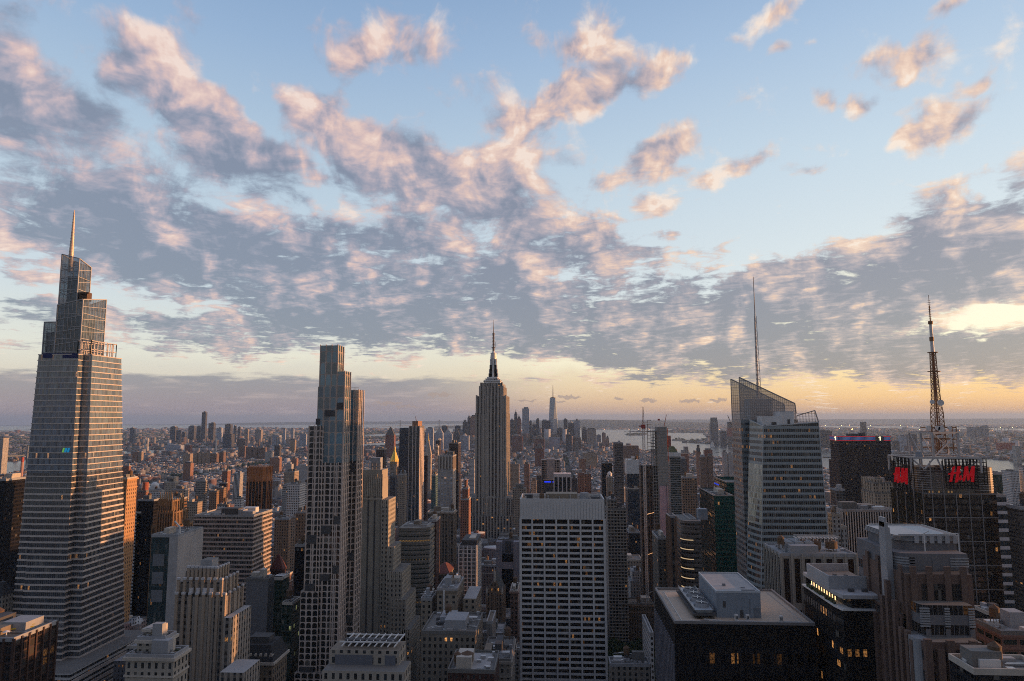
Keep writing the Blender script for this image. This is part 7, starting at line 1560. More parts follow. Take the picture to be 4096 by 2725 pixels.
SH = {'orange': None}
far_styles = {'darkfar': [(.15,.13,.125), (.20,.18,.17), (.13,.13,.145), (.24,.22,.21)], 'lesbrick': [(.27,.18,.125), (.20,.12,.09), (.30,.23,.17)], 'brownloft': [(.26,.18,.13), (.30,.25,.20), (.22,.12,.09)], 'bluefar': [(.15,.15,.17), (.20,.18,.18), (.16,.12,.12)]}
fm = {}
for grp, cat, nm, st, items in [
 ('towers of the far downtown across the east river', 'skyscraper', 'far_tower', 'darkfar', [('very tall slender dark supertower, highest of the far left skyline', -3535, -3494, 6800, 310.8), ('pale patterned tower right of the slender dark supertower', -3564, -3508, 7000, 199.7), ('broad dark tower left of the slender dark supertower', -3723, -3663, 6900, 169.8), ('dark tower touching the broad dark tower left of the supertower', -3688, -3651, 7000, 168.5), ('pale grey tower with dark side, second skyline cluster left of the supertower', -3859, -3804, 6800, 167.0), ('blue dark tower between the pale grey tower and the broad dark tower', -3737, -3701, 6700, 133.7), ('slim tower with white edge left of the broad dark tower', -3627, -3592, 6600, 114.3), ('brick-bottomed grey tower right of the pale patterned tower', -3273, -3225, 6600, 156.2), ('dark blue glass tower in the middle of the far left skyline', -3436, -3374, 7100, 185.0), ('thin grey tower right of the dark blue glass tower', -3198, -3176, 6800, 174.7), ('thinnest grey tower right of the dark blue glass tower', -3153, -3130, 6800, 161.6), ('tan topped tower in the right half of the far left skyline', -2993, -2958, 6600, 143.2), ('broad green-grey slab right of the tan topped tower', -2844, -2784, 6500, 140.6), ('faint brownish tower left of the pale slender one', -2650, -2624, 6700, 145.3), ('pale slender tower near the bridge, right end of the far left skyline', -2299, -2272, 6000, 156.6), ('squat beige block left of the pale slender tower', -2421, -2359, 5900, 102.1), ('tan tower pair right of the pale slender tower, right one', -2147, -2120, 5900, 113.1), ('tan tower pair right of the pale slender tower, left one', -2178, -2151, 5900, 116.9), ('dark lone tower just right of the tapering skyscraper', -4283, -4242, 6800, 154.4), ('wide dark red block among the far left skyline', -2717, -2643, 5600, 120.9)]),
 ('housing towers of the lower east side', 'building', 'housing_tower', 'lesbrick', [('tan housing slab with sunlit ends, first of the long tan row', -1892, -1870, 3600, 67.7), ('tan housing slab with sunlit ends, second of the long tan row', -1866, -1847, 3600, 70.1), ('tan housing slab with sunlit ends, third of the long tan row', -1842, -1823, 3600, 70.1), ('tan housing slab with sunlit ends, last of the long tan row', -1821, -1799, 3600, 72.4), ('lone tan housing tower left of the long tan row', -1892, -1855, 3500, 70.7), ('brown housing tower just right of the long tan row', -1796, -1763, 3600, 65.5), ('second brown housing tower right of the long tan row', -1784, -1750, 3650, 69.9), ('big brown housing tower, left of a wide pair', -1742, -1706, 3900, 87.0), ('big brown housing tower, right of a wide pair', -1701, -1676, 3900, 84.5), ('brown tan tower right of the wide brown pair', -1670, -1632, 3900, 84.6), ('wide brown block left of the wide brown pair', -1880, -1839, 4100, 83.6), ('pale grey slab right of the brown tan tower', -1586, -1549, 3800, 64.9), ('black and white speckled tower left of the arched-window tower', -1574, -1543, 3900, 96.9), ('tan tower standing by the suspension bridge cables', -1716, -1684, 4500, 109.7), ('orange-lit brown tower near the arched-window tower, left one', -1222, -1181, 3000, 80.3), ('orange-lit brown tower near the arched-window tower, right one', -1126, -1101, 3000, 76.6), ('brown-orange brick tower rising alone from low roofs left of centre', -1393, -1365, 2600, 81.7), ('red brick housing block beyond the low roofs', -2378, -2343, 4400, 79.4), ('long white gridded factory building by the far river', -2684, -2574, 4700, 64.4), ('grey gridded housing slab beyond the wide brown block', -2406, -2341, 5200, 93.9), ('white classical tower right of the orange-lit brown pair', -914, -892, 2400, 92.7), ('tan slab with white stripes near the arched-window tower', -802, -761, 2200, 99.4), ('reddish block beside the far river right of the tapering skyscraper', -2291, -2264, 3700, 69.3), ('tan tower by the far river right of the tapering skyscraper', -2257, -2239, 3700, 69.4)]),
 ('towers of the lower manhattan skyline', 'skyscraper', 'downtown_tower', 'darkfar', [('dark block directly right of the tall stone skyscraper', -334, -295, 5600, 234.3), ('slender tiered tower right of the dark block by the stone skyscraper', -296, -271, 5650, 283.5), ('jumbled stacked glass tower right of the slender tiered tower', -249, -220, 5200, 245.3), ('tall broad pale-ribbed tower left of the tapering white-faced tower', -237, -179, 5800, 327.7), ('plain dark slab touching the tall broad ribbed tower', -175, -155, 5700, 222.9), ('pale striped tower left of the dark slim one downtown', -154, -121, 5800, 193.4), ('slim dark tower left of the wide dark block downtown', -116, -91, 5600, 237.3), ('wide dark block immediately left of the tapering white-faced tower', -75, -12, 5900, 225.3), ('lower dark block right of the foot of the tapering white-faced tower', 53, 99, 5800, 164.2), ('slim dark tower right of the tapering white-faced tower', 111, 143, 5900, 235.9), ('broad grey tower with small cupola right of the slim dark tower', 146, 201, 5900, 206.5), ('pale horizontally striped tower right of the cupola tower', 204, 251, 6000, 224.2), ('dark block with stepped side near the open bay', 263, 307, 5900, 147.7), ('tan ribbed block near the open bay', 306, 378, 5800, 156.7), ('blue-grey low tower by the bay shore', 381, 417, 5800, 106.4), ('slim reddish tower under construction by the bay shore', 393, 420, 5300, 132.2), ('stepped reddish tower last before the open bay', 422, 445, 5300, 92.9), ('big red-brown windowless block right of the tall stone skyscraper', -258, -184, 4700, 129.1), ('red-brown stepped block left of the tapering tower foot', -113, -40, 4900, 102.3), ('pale glass building with stepped slanting roof at the foot of the tapering tower', -10, 71, 5000, 111.6), ('dark blue-grey tower in front of the cupola tower', 107, 148, 4700, 137.5), ('brown wide low block in front of the striped tower', 156, 213, 4800, 114.2), ('orange-lit twin top tower just left of the tall stone skyscraper', -650, -608, 5600, 263.1), ('spired dark tower left of the orange-lit twin tops', -681, -656, 5650, 252.5), ('grey vertical-ribbed tower left of the spired dark tower', -727, -691, 5700, 216.8), ('dark box left of the grey vertical-ribbed tower', -792, -748, 5700, 181.2), ('pale pyramid-topped tower in front of the dark box', -700, -659, 5000, 136.9), ('pale wide government block with small columned cupola', -655, -589, 5000, 121.3), ('white rectangular tower left of the pyramid-topped tower', -816, -763, 4900, 142.5), ('dark squat tower behind the white rectangular tower', -934, -885, 5900, 178.8), ('low grey block between the white rectangular tower and the pyramid top', -792, -728, 5100, 128.3), ('wavy pale tower left of the white rectangular tower', -845, -797, 4700, 179.6), ('red-brown square tower beyond the gold pyramid', -930, -880, 3900, 155.8), ('broken tan block with top floors lit, below the bay shore', 165, 230, 3300, 87.0), ('tan long block below the red-brown stepped block', -65, -21, 3400, 102.7), ('grey block with tall windows in the low roofs right of the stone skyscraper', 147, 164, 3900, 114.1)]),
 ('mid-rise buildings of the flat district behind the striped slab', 'building', 'midrise_building', 'brownloft', [('tan loft block right of the tall stone skyscraper waist', -101, -72, 2000, 120.9), ('orange brown loft beside the tan loft block', -61, -46, 2100, 114.3), ('sunlit orange stone block, left piece, in the low roofs before the bay', 111, 132, 2300, 118.1), ('brown apartment tower before the bay with orange water tank', 83, 98, 1600, 128.5), ('grey apartment tower right of the brown one with orange tank', 96, 110, 1550, 129.7), ('pale office block right of the black and white columned block', 63, 77, 1450, 128.9), ('white narrow loft right of the stone skyscraper foot', -18, -6, 1400, 127.9), ('black narrow loft beside the white narrow loft', -7, 3, 1450, 134.0), ('stone mansion-roofed block just above the striped slab roof, left', -39, -17, 1150, 138.6), ('brown tall loft left of the round dark building, with brick sides', 417, 440, 2200, 124.5), ('tan twin-slab tower in the brown river-side district', 441, 458, 2000, 141.3), ('second tan twin-slab tower in the brown river-side district', 463, 476, 2000, 143.7), ('brick stepped tower by the river with orange side', 533, 547, 2500, 131.0), ('brick riverside block with flat top near the crystal tower', 582, 610, 2600, 132.4), ('white riverside apartment slab left of the crystal tower', 648, 663, 2600, 126.2), ('second white riverside apartment slab left of the crystal tower', 666, 685, 2600, 119.9)]),
 ('high-rises across the river at right', 'skyscraper', 'riverside_tower', 'bluefar', [('dark brown slab across the river right of the signed sky frame', 2693, 2756, 5400, 118.1), ('brown ribbed tower between the crystal tower and the black slab', 2127, 2164, 5600, 147.5), ('second brown ribbed tower between the crystal tower and the black slab', 2170, 2214, 5600, 140.7), ('pale tower across the river right of the black slab', 2490, 2530, 5200, 76.4), ('wide grey tower across the river right of the pale tower', 2587, 2630, 5300, 111.1), ('grey cluster tower far right, first of the hazy group', 4926, 4990, 8500, 120.7), ('grey cluster tower far right, second of the hazy group', 5005, 5065, 8500, 125.7), ('grey cluster tower far right, third of the hazy group', 5085, 5150, 8500, 140.9), ('grey slab cluster left of the hazy group across the river', 4560, 4646, 8200, 106.0)]),
]:
    for i, (lab, x0, x1, y, z) in enumerate(items):
        low = lab.lower(); c = random.choice(far_styles[st])
        if 'dark' in low or 'black' in low: c = (.075, .075, .085)
        elif 'pale' in low or 'white' in low: c = (.42, .41, .41)
        elif 'orange' in low or 'reddish' in low: c = (.30, .16, .11)
        elif 'brick' in low or 'red' in low: c = (.21, .085, .065)
        elif 'brown' in low: c = (.18, .115, .09)
        elif 'tan' in low or 'beige' in low: c = (.33, .26, .20)
        elif 'grey' in low: c = (.20, .20, .21)
        if y > 4500: c = tuple(min(.5, v*k) for v, k in zip(c, (.85, .97, 1.18)))  # far towers tinted bluer, distance haze put into the wall colour
        key = (st, c)
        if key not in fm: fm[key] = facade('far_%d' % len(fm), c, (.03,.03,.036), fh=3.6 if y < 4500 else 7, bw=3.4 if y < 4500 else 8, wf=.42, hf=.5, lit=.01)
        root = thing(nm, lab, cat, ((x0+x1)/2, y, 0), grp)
        gz = -y*y/14866000.-4; W = x1-x0; d = min(max(W*.8, 20), 60)
        b = MB(); rg = random.Random(i*13+int(y))
        b.box(x0, x1, y, y+d, gz, z, 0, 1, fm[key]['bay'])
        b.build('tower_wall', [fm[key], R_GREY], root)
        b = MB(); h = (z-gz)*.03+2
        if 'pyramid' in low: b.pyr(x0, x1, y, y+d, z, z+(z-gz)*.28, 0, .1)
        elif 'tiered' in low or 'spired' in low: b.box(x0+W*.2, x1-W*.2, y+d*.2, y+d*.8, z, z+14); b.cyl((x0+x1)/2, y+d/2, 3, z+14, z+38, 6, r2=.5)
        elif 'stepped' in low: b.box(x0+W*.15, x1-W*.15, y, y+d, z, z+h*2); b.box(x0+W*.3, x1-W*.3, y, y+d, z+h*2, z+h*4)
        elif 'cupola' in low: b.cyl((x0+x1)/2, y+d/2, W*.3, z, z+15, 12, r2=W*.1)
        else: b.box(x0+W*rg.uniform(.1, .4), x1-W*rg.uniform(.1, .4), y+d*.2, y+d*.8, z, z+h)
        b.build('roof_block', random.choice([M_MECH, R_GREY, M_MECHD, R_PALE]), root)
        if y < 6000: addfoot(x0, x1, y, y+d)
        if y < 4000: PROTECT.append((x0, x1, y, 30 if y > 2500 else z*.45))

# ============================================================ land, water, hills
EARTH = 14866000.0
def drop(x, y): return -(x*x+y*y)/EARTH
LAND = {
 'manhattan': [(1840,-3000),(1950,1470),(1430,2830),(900,4530),(370,6050),(200,6700),(-390,7160),(-740,7020),(-1260,6040),(-1380,5650),(-2300,5100),(-2730,4520),(-2600,3400),(-2300,2790),(-1650,2140),(-1480,1220),(-1420,490),(-1500,-3000)],
 'east': [(-2110,-4000),(-2260,530),(-2840,2110),(-3240,4050),(-3600,4950),(-3250,5350),(-3110,5900),(-2150,5730),(-1820,6870),(-1480,9470),(-2400,9300),(-3010,9890),(-2430,12500),(-2330,15100),(-3900,16890),(-7580,17260),(-7760,19320),(-12970,16560),(-16430,12360),(-60000,14000),(-60000,-4000)],
 'governors': [(-530,8030),(-1220,7710),(-1250,8460),(-650,9110)],
 'staten': [(640,14960),(-200,16650),(-2300,18290),(-1420,27030),(-3000,40000),(30000,60000),(60000,20000),(9500,17500),(4200,15600)],
 'jersey': [(3900,-4000),(2684,3397),(2664,4084),(2641,4702),(2070,5335),(1700,6150),(1330,7150),(1670,7540),(2100,9550),(2430,11380),(1250,12640),(2360,13250),(2760,16010),(4200,15500),(7000,18500),(60000,22000),(60000,-4000)],
 'ellis': [(1402,8158),(1290,7554),(1399,7418),(1755,7696),(1896,8322),(1516,7920),(1516,8324)],
 'liberty': [(1075,10495),(1082,9730),(1304,9967),(1486,10766),(1383,11224)],
 'hook': [(-12920,28650),(-19280,34900),(-60000,40000),(-60000,70000),(10000,70000),(-3000,40500),(-9000,33000)],
}
CUT = [[(7239,19494),(7022,18521),(7926,15790),(8561,16113),(8184,14600),(8567,13145),(8788,11977),(10722,14613),(10500,16113),(10598,19953),(8811,23251)],
       [(-9000,14500),(-12500,12800),(-15500,11500),(-17500,12500),(-16000,13900),(-12500,15600),(-9500,16300)]]
def inside(px, py, poly):
    r = np.zeros(px.shape, bool); n = len(poly)
    for i in range(n):
        x0, y0 = poly[i]; x1, y1 = poly[(i+1) % n]
        if y0 == y1: continue
        c = ((y0 > py) != (y1 > py)) & (px < (x1-x0)*(py-y0)/(y1-y0)+x0); r ^= c
    return r
def is_land(px, py):
    r = np.zeros(px.shape, bool)
    for p in LAND.values(): r |= inside(px, py, p)
    for p in CUT: r &= ~inside(px, py, p)
    return r
def np_mesh(name, V, Fq, mats, parent=None, attrs=None, uv=None, mi=None):
    me = bpy.data.meshes.new(name); nv, nf = len(V), len(Fq)
    me.vertices.add(nv); me.vertices.foreach_set('co', V.astype(np.float32).ravel())
    me.loops.add(nf*4); me.loops.foreach_set('vertex_index', Fq.astype(np.int32).ravel())
    me.polygons.add(nf); me.polygons.foreach_set('loop_start', np.arange(0, nf*4, 4, dtype=np.int32))
    for m in mats: me.materials.append(m)
    if mi is not None: me.polygons.foreach_set('material_index', mi.astype(np.int32))
    if uv is not None: l = me.uv_layers.new(name='uv'); l.data.foreach_set('uv', uv.astype(np.float32).ravel())
    for k, a in (attrs or {}).items():
        at_ = me.attributes.new(k, 'FLOAT_COLOR', 'FACE'); at_.data.foreach_set('color', np.c_[a, np.ones(len(a))].astype(np.float32).ravel())
    me.update(calc_edges=True); me.validate()
    o = bpy.data.objects.new(name, me); col.objects.link(o); o.parent = parent; return o
th = np.unique(np.concatenate([np.linspace(-48, 46, 900), np.linspace(46, 312, 120)]))*math.pi/180
rad = np.concatenate([[0, 60, 200], np.geomspace(400, 70000, 430)])
TH, RA = np.meshgrid(th, rad); GX, GY = RA*np.sin(TH), RA*np.cos(TH)
Vg = np.stack([GX, GY, drop(GX, GY)], -1)
nr, nt_ = GX.shape
idx = np.arange(nr*nt_).reshape(nr, nt_)
Q = np.stack([idx[:-1, :-1], idx[:-1, 1:], idx[1:, 1:], idx[1:, :-1]], -1).reshape(-1, 4)[:, ::-1]
cxg = (GX[:-1, :-1]+GX[1:, 1:])/2; cyg = (GY[:-1, :-1]+GY[1:, 1:])/2
lm = is_land(cxg.ravel(), cyg.ravel())
# ground material: mottled city floor, asphalt near by
m, t = newmat('ground_city'); ps = t.n('ShaderNodeNewGeometry').outputs['Position']
a_ = t.noise(ps, .0011, 8, .65); b_ = t.noise(ps, .012, 5, .7); c_ = t.ss(t.m('ADD', t.m('MULTIPLY', a_, .6), t.m('MULTIPLY', b_, .4)), .40, .62)
far = t.ss(t.v('LENGTH', ps), 1500, 5000); g_ = t.mix(c_, (.035,.045,.025), (.13,.11,.10)); g_ = t.mix(t.ss(t.noise(ps, .03, 4, .8), .62, .72), g_, (.28,.26,.25)); out(t, pbr(t, t.mix(far, (.045,.044,.046), g_), .95)); GROUND = m
m, t = newmat('water'); ps = t.n('ShaderNodeNewGeometry').outputs['Position']
nz = t.noise(t.v('MULTIPLY', ps, (1, .6, 1)), .02, 6, .6); bm = t.n('ShaderNodeBump'); t.put(bm.inputs['Height'], nz); bm.inputs['Distance'].default_value = 3.0; bm.inputs['Strength'].default_value = .35
out(t, pbr(t, (.03,.035,.045), .22, Normal=bm.outputs[0])); WATER = m
def sub(name, mask, mat, lift):
    q = Q[mask]; u_, inv = np.unique(q, return_inverse=True); V = Vg.reshape(-1, 3)[u_].copy(); V[:, 2] += lift
    o = np_mesh(name, V, inv.reshape(-1, 4), [mat]); o['kind'] = 'structure'; return o
# land is one sheet that dips under the rivers; water lies over it
gv = Vg.reshape(-1, 3).copy(); lv_ = is_land(gv[:, 0], gv[:, 1]); gv[:, 2] += np.where(lv_, 0.0, -4.0)
o = np_mesh('ground', gv, Q, [GROUND]); o['kind'] = 'structure'
sub('water', ~lm, WATER, -.8)
def ridge(name, pts, c, wd=2500):
    """pts: crest points (x, y, z above the sea level at that spot)"""
    V = []; Fq = []
    rg = random.Random(len(pts)); P = []
    for (a, b2) in zip(pts, pts[1:]):
        for k in range(12): t_ = k/12; P.append(tuple(a[i]+(b2[i]-a[i])*t_ for i in range(3)))
    P.append(pts[-1])
    for i, (x, y, z) in enumerate(P):
        d = math.hypot(x, y); ux, uy = x/d, y/d; z += rg.uniform(-4, 4); base = drop(x, y)
        for s_, h in ((-wd, -20-z), (-wd*.55, -z*.45), (0, 0), (wd, -z-20)): V.append((x+ux*s_, y+uy*s_, base+z+h))
    for i in range(len(P)-1):
        for k in range(3): a = i*4+k; Fq.append((a, a+4, a+5, a+1))
    o = np_mesh(name, np.array(V), np.array(Fq)[:, ::-1], [c]); o['kind'] = 'structure'
HILL = plain('wooded_hill', (.045,.055,.045), .95, 0, .5, .0008)
def crest(l, Y):
    return [(x, Y, z-drop(x, Y)) for (x, z) in l]
ridge('hills', crest([(-3370.13, 4.48), (-2623.69, 27.85), (-1510.50, 87.12), (-38.14, 151.39), (814.51, 186.10), (1541.74, 178.54), (2746.45, 139.89), (4417.78, 88.69)], 19500), HILL, 3500)
ridge('hills', crest([(-20789.40, -122.08), (-18398.05, -36.36), (-14711.61, 8.01), (-9514.69, 23.59), (-4397.72, 64.05), (641.10, 103.90)], 40000), HILL, 3000)
ridge('hills', crest([(2504.86, 95.71), (7655.27, 108.60), (14542.26, 105.85), (20164.70, 116.98), (24742.01, 129.96), (32175.46, 158.76)], 38000), HILL, 3000)

# ============================================================ the mass of lower buildings
rs = np.random.RandomState(5)
PAL = np.array([1.0, 1.04, 1.12])*np.array([(.19,.105,.085),(.15,.08,.068),(.24,.17,.13),(.33,.28,.235),(.40,.37,.33),(.22,.215,.215),(.13,.12,.12),(.50,.49,.49),(.20,.14,.12),(.16,.12,.10),(.28,.25,.22),(.09,.095,.105)])
ROOFS = np.array([(.16,.16,.165),(.32,.32,.335),(.52,.53,.55),(.07,.07,.075),(.20,.18,.16),(.70,.71,.73),(.13,.14,.16)])
boxes = []     # cx, cy, hw, hd, z0, z1, angle, palette, roof
FA = np.array(FOOT)
camx, camy, camz = CAM
def free(x0, x1, y0, y1): return not np.any((FA[:, 0] < x1) & (FA[:, 1] > x0) & (FA[:, 2] < y1) & (FA[:, 3] > y0))
def limit(x0, x1, y0, z):
    """keep a low building from hiding a mapped one behind it"""
    for (a, b2, yy, zb) in PROTECT:
        if yy <= y0+5: continue
        k = (yy-camy)/(y0-camy); lo, hi = camx+(x0-camx)*k, camx+(x1-camx)*k
        if hi > a-1 and lo < b2+1:
            z = min(z, camz-(camz-zb)/k)
    return z
PX0, PX1 = 80.73, 122.01; PROTECT.append((PX0, PX1, 670, 6)); PROTECT.append((PX0, PX1, 740, 6))
XB = [(-1480,-1250),(-1230,-1030),(-1010,-840),(-815,-655),(-630,-515),(-485,-360),(-330,-205),(-170,80),(110,360),(390,640),(670,915),(945,1185),(1215,1465),(1495,1750)]
poly_m = LAND['manhattan']
near = []
for s_ in range(48, -22, -1):
    Yc = (49.0-s_)*80.5
    if Yc < 120: continue
    for (xa, xb) in XB+([(-2500+i*230, -2300+i*230) for i in range(4)] if Yc > 2500 else []):
        if Yc > 4600: continue
        for row in (0, 1):
            x = xa
            while x < xb-8:
                lw = rs.uniform(14, 42) if Yc < 1300 else rs.uniform(9, 26)
                if rs.rand() < .12: lw *= 1.8
                x1 = min(xb, x+lw); y0 = Yc-31+row*31; y1 = y0+rs.uniform(24, 30.5)
                if xb-x1 < 8: x1 = xb
                cx, cy = (x+x1)/2, (y0+y1)/2; ang = abs(math.degrees(math.atan2(cx-camx, cy)))
                offr = cx-camx > .80*cy
                if (ang < 46 or (offr and Yc < 2300 and cx < 1800)) and bool(inside(np.array([cx]), np.array([cy]), poly_m)[0]) and free(x, x1, y0, y1) and not (x < PX1+6 and x1 > PX0-6 and 590 < cy < 785):
                    r_ = rs.rand()
                    if Yc < 700: h = rs.uniform(35, 85)+(r_ > .85)*rs.uniform(0, 40)
                    elif Yc < 1350: h = rs.uniform(28, 65)+(r_ > .9)*rs.uniform(10, 45)
                    elif Yc < 2300: h = rs.uniform(15, 36)+(r_ > .95)*rs.uniform(15, 35)
                    elif Yc < 3700: h = rs.uniform(12, 20)+(r_ > .975)*rs.uniform(8, 26)
                    else: h = rs.uniform(13, 23)+(r_ > .95)*rs.uniform(10, 22)
                    if offr and Yc < 1500: h = rs.uniform(30, 95)+(r_ > .75)*rs.uniform(20, 90)
                    if cx < -700 and Yc < 1400: h *= 1.15
                    h2 = limit(x, x1, y0, h)
                    if h2 > 8:
                        boxes.append((cx, cy, (x1-x)/2-.15, (y1-y0)/2, drop(cx, cy)-1, h2+drop(cx, cy), 0.0, rs.randint(len(PAL)), rs.randint(len(ROOFS))))
                        near.append(len(boxes)-1)
                        if h2 == h and rs.rand() < .5 and x1-x > 10:
                            boxes.append((cx+rs.uniform(-.2, .2)*(x1-x), cy, (x1-x)*.16, 4, h2-1, h2+rs.uniform(3, 6), 0.0, rs.randint(len(PAL)), rs.randint(len(ROOFS))))
                x = x1
def scatter(r0, r1, cell, size, hfun, dens, polyname, a0, a1):
    n = int(dens*math.radians(a1-a0)*(r1*r1-r0*r0)/2/(cell*cell))
    r = np.sqrt(rs.uniform(r0*r0, r1*r1, n)); a = np.radians(rs.uniform(a0, a1, n)); X, Y = r*np.sin(a), r*np.cos(a)
    ok = is_land(X, Y); 
    if polyname: ok &= inside(X, Y, LAND[polyname])
    for x, y in zip(X[ok], Y[ok]):
        ang = R({'east': 28, 'jersey': -12, 'manhattan': -20}.get(polyname, 10)); h = hfun(x, y)
        s1, s2 = size*rs.uniform(.5, 1.3), size*rs.uniform(.4, 1.0)
        if y < 9500 and not free(x-s1, x+s1, y-s2, y+s2): continue
        boxes.append((x, y, s1/2, s2/2, drop(x, y)-1, drop(x, y)+h, ang, rs.randint(len(PAL)), rs.randint(len(ROOFS))))
def hl(lo, hi, p, lo2, hi2): return lambda x, y: rs.uniform(lo, hi) if rs.rand() > p else rs.uniform(lo2, hi2)
scatter(4400, 5400, 30, 30, hl(14, 26, .10, 25, 50), 1.1, 'manhattan', -46, 20)
scatter(5300, 7200, 34, 36, lambda x, y: rs.uniform(20, 60) if x > -1200 and rs.rand() > .45 else rs.uniform(20, 38), 1.0, 'manhattan', -30, 12)
scatter(5500, 6900, 60, 50, hl(60, 120, .25, 120, 165), .45, 'manhattan', -12, 2.0)
scatter(3800, 7000, 34, 30, hl(7, 14, .02, 18, 36), .9, 'east', -50, 0)
scatter(6000, 8000, 60, 34, hl(18, 40, .18, 45, 85), .28, 'east', -34, -18)
scatter(7000, 10500, 50, 42, hl(7, 13, .02, 16, 36), .85, 'east', -48, 0)
scatter(10500, 20000, 110, 85, hl(9, 16, .08, 20, 50), .75, 'east', -48, 0)
scatter(3500, 8500, 44, 42, hl(8, 18, .07, 20, 55), .75, 'jersey', 10, 48)
scatter(8500, 14000, 75, 62, hl(8, 16, .05, 18, 50), .75, 'jersey', 5, 48)
scatter(14000, 30000, 190, 120, hl(8, 18, .03, 18, 40), .7, None, 0, 48)
scatter(14500, 19000, 110, 70, hl(8, 14, .02, 18, 30), .5, 'staten', -12, 12)
scatter(7600, 9000, 60, 40, hl(8, 14, .02, 18, 20), .5, 'governors', -12, 0)
# rows of low housing slabs, projects of the east side
B = np.array(boxes)
# ---------------- the largest of them are built one by one with their own roof gear
names_short = []
for o in list(col.objects):
    if o.parent is None and o.get('label') and o.get('category') in ('skyscraper', 'building', 'office building', 'hotel'):
        s_ = o['label']
        for w_ in (' with ', ' of ', ' in ', ' left', ' right', ' behind', ' beside', ' at ', ' whose', ' standing', ' touching', ' between', ' before', ' near', ' above', ' below', ' just', ' immediately', ' topped', ' turned', ' across', ' joined', ' hidden', ' stepping', ' directly', ' beyond', ' crowded', ' over', ' by ', ' full', ' ringed', ' glowing', ',', ' and ', ' framed', ' ribbed with'):
            k = s_.find(w_)
            if k > 9: s_ = s_[:k]
        names_short.append((s_, o.location.x, o.location.y))
from collections import Counter
cnt = Counter(n[0] for n in names_short); names_short = [n for n in names_short if cnt[n[0]] == 1 and n[2] < 2600]
score = []
for i in near:
    cx, cy, hw, hd, z0, z1, an, pi, ri = boxes[i]
    a = math.atan2(cx-camx, cy-camy)-yaw
    if abs(math.tan(a)) < .76 and cy > 250 and (camz-z1)/cy*1579 < 640: score.append(((2*hw)*(z1-z0)/(cy*cy)*(1 if cy < 1700 else .5), i))
score.sort(reverse=True); chosen = []; used = set(); seen = set()
CN = ['red brick', 'dark red brick', 'brown brick', 'tan', 'beige stone', 'grey', 'dark brown', 'white', 'reddish brown', 'brown', 'sandy', 'black']
fmn = [facade('block_%d' % i, tuple(PAL[i]), fh=3.5, bw=[3.2, 3.6, 2.8, 3.4][i % 4], wf=[.38, .46, .42][i % 3], hf=.52, lit=.045, blind=.25) for i in range(len(PAL))]
nrm_ = [plain('flat_roof_%d' % i, tuple(ROOFS[i])) for i in range(len(ROOFS))]
for sc, i in score:
    if len(chosen) >= 115: break
    cx, cy, hw, hd, z0, z1, an, pi, ri = boxes[i]
    a = math.atan2(cx-camx, cy-camy)
    best = sorted(names_short, key=lambda n: abs(math.atan2(n[1]-camx, n[2]-camy)-a)*3+abs(math.log(n[2]/cy)))[:3]
    hgt = 'low' if z1 < 35 else 'mid-height' if z1 < 62 else 'tall'
    wid = 'narrow' if hw < 8.5 else 'broad' if hw > 17 else 'plain'
    lab = None
    for n in best:
        side_ = 'left of' if a < math.atan2(n[1]-camx, n[2]-camy) else 'right of'
        dep = 'in front and' if cy < n[2]-25 else 'behind and' if cy > n[2]+60 else 'level with and'
        cand = '%s %s %s block %s %s the %s' % (hgt, wid, CN[int(pi)], dep, side_, n[0])
        if cand not in seen: lab = cand; break
    if not lab or len(lab.split()) > 16: continue
    seen.add(lab); chosen.append(i)
    op = {}
    if z1 > 30 and i % 3 == 0: op['cornice'] = 1
    root = thing('city_block', lab, 'building', (cx, cy-hd, 0), None)
    b = MB(); mm = fmn[int(pi)]; b.box(cx-hw, cx+hw, cy-hd, cy+hd, z0, z1, 0, 1, mm['bay'])
    if i % 2 and hw > 9:
        e = 4+rs.randint(6); b = MB(); b.box(cx-hw, cx+hw, cy-hd, cy+hd, z0, z1-e, 0, 1, mm['bay']); b.box(cx-hw*.7, cx+hw*.75, cy-hd*.6, cy+hd, z1-e, z1, 0, 1, mm['bay'])
        b.build('tower_wall', [mm, nrm_[int(ri)]], root); roofkit(root, cx-hw*.7, cx+hw*.75, cy-hd*.6, cy+hd, z1, i, 1.0, cy < 1200)
    else: b.build('tower_wall', [mm, nrm_[int(ri)]], root); roofkit(root, cx-hw, cx+hw, cy-hd, cy+hd, z1, i, 1.0, cy < 1200)
    if op.get('cornice'): b = MB(); b.box(cx-hw-.5, cx+hw+.5, cy-hd-.5, cy+hd+.5, z1-9, z1-8.2, bottom=True); b.build('cornice', M_CREAM, root)
keep = np.ones(len(B), bool); keep[chosen] = False
B = B[keep]
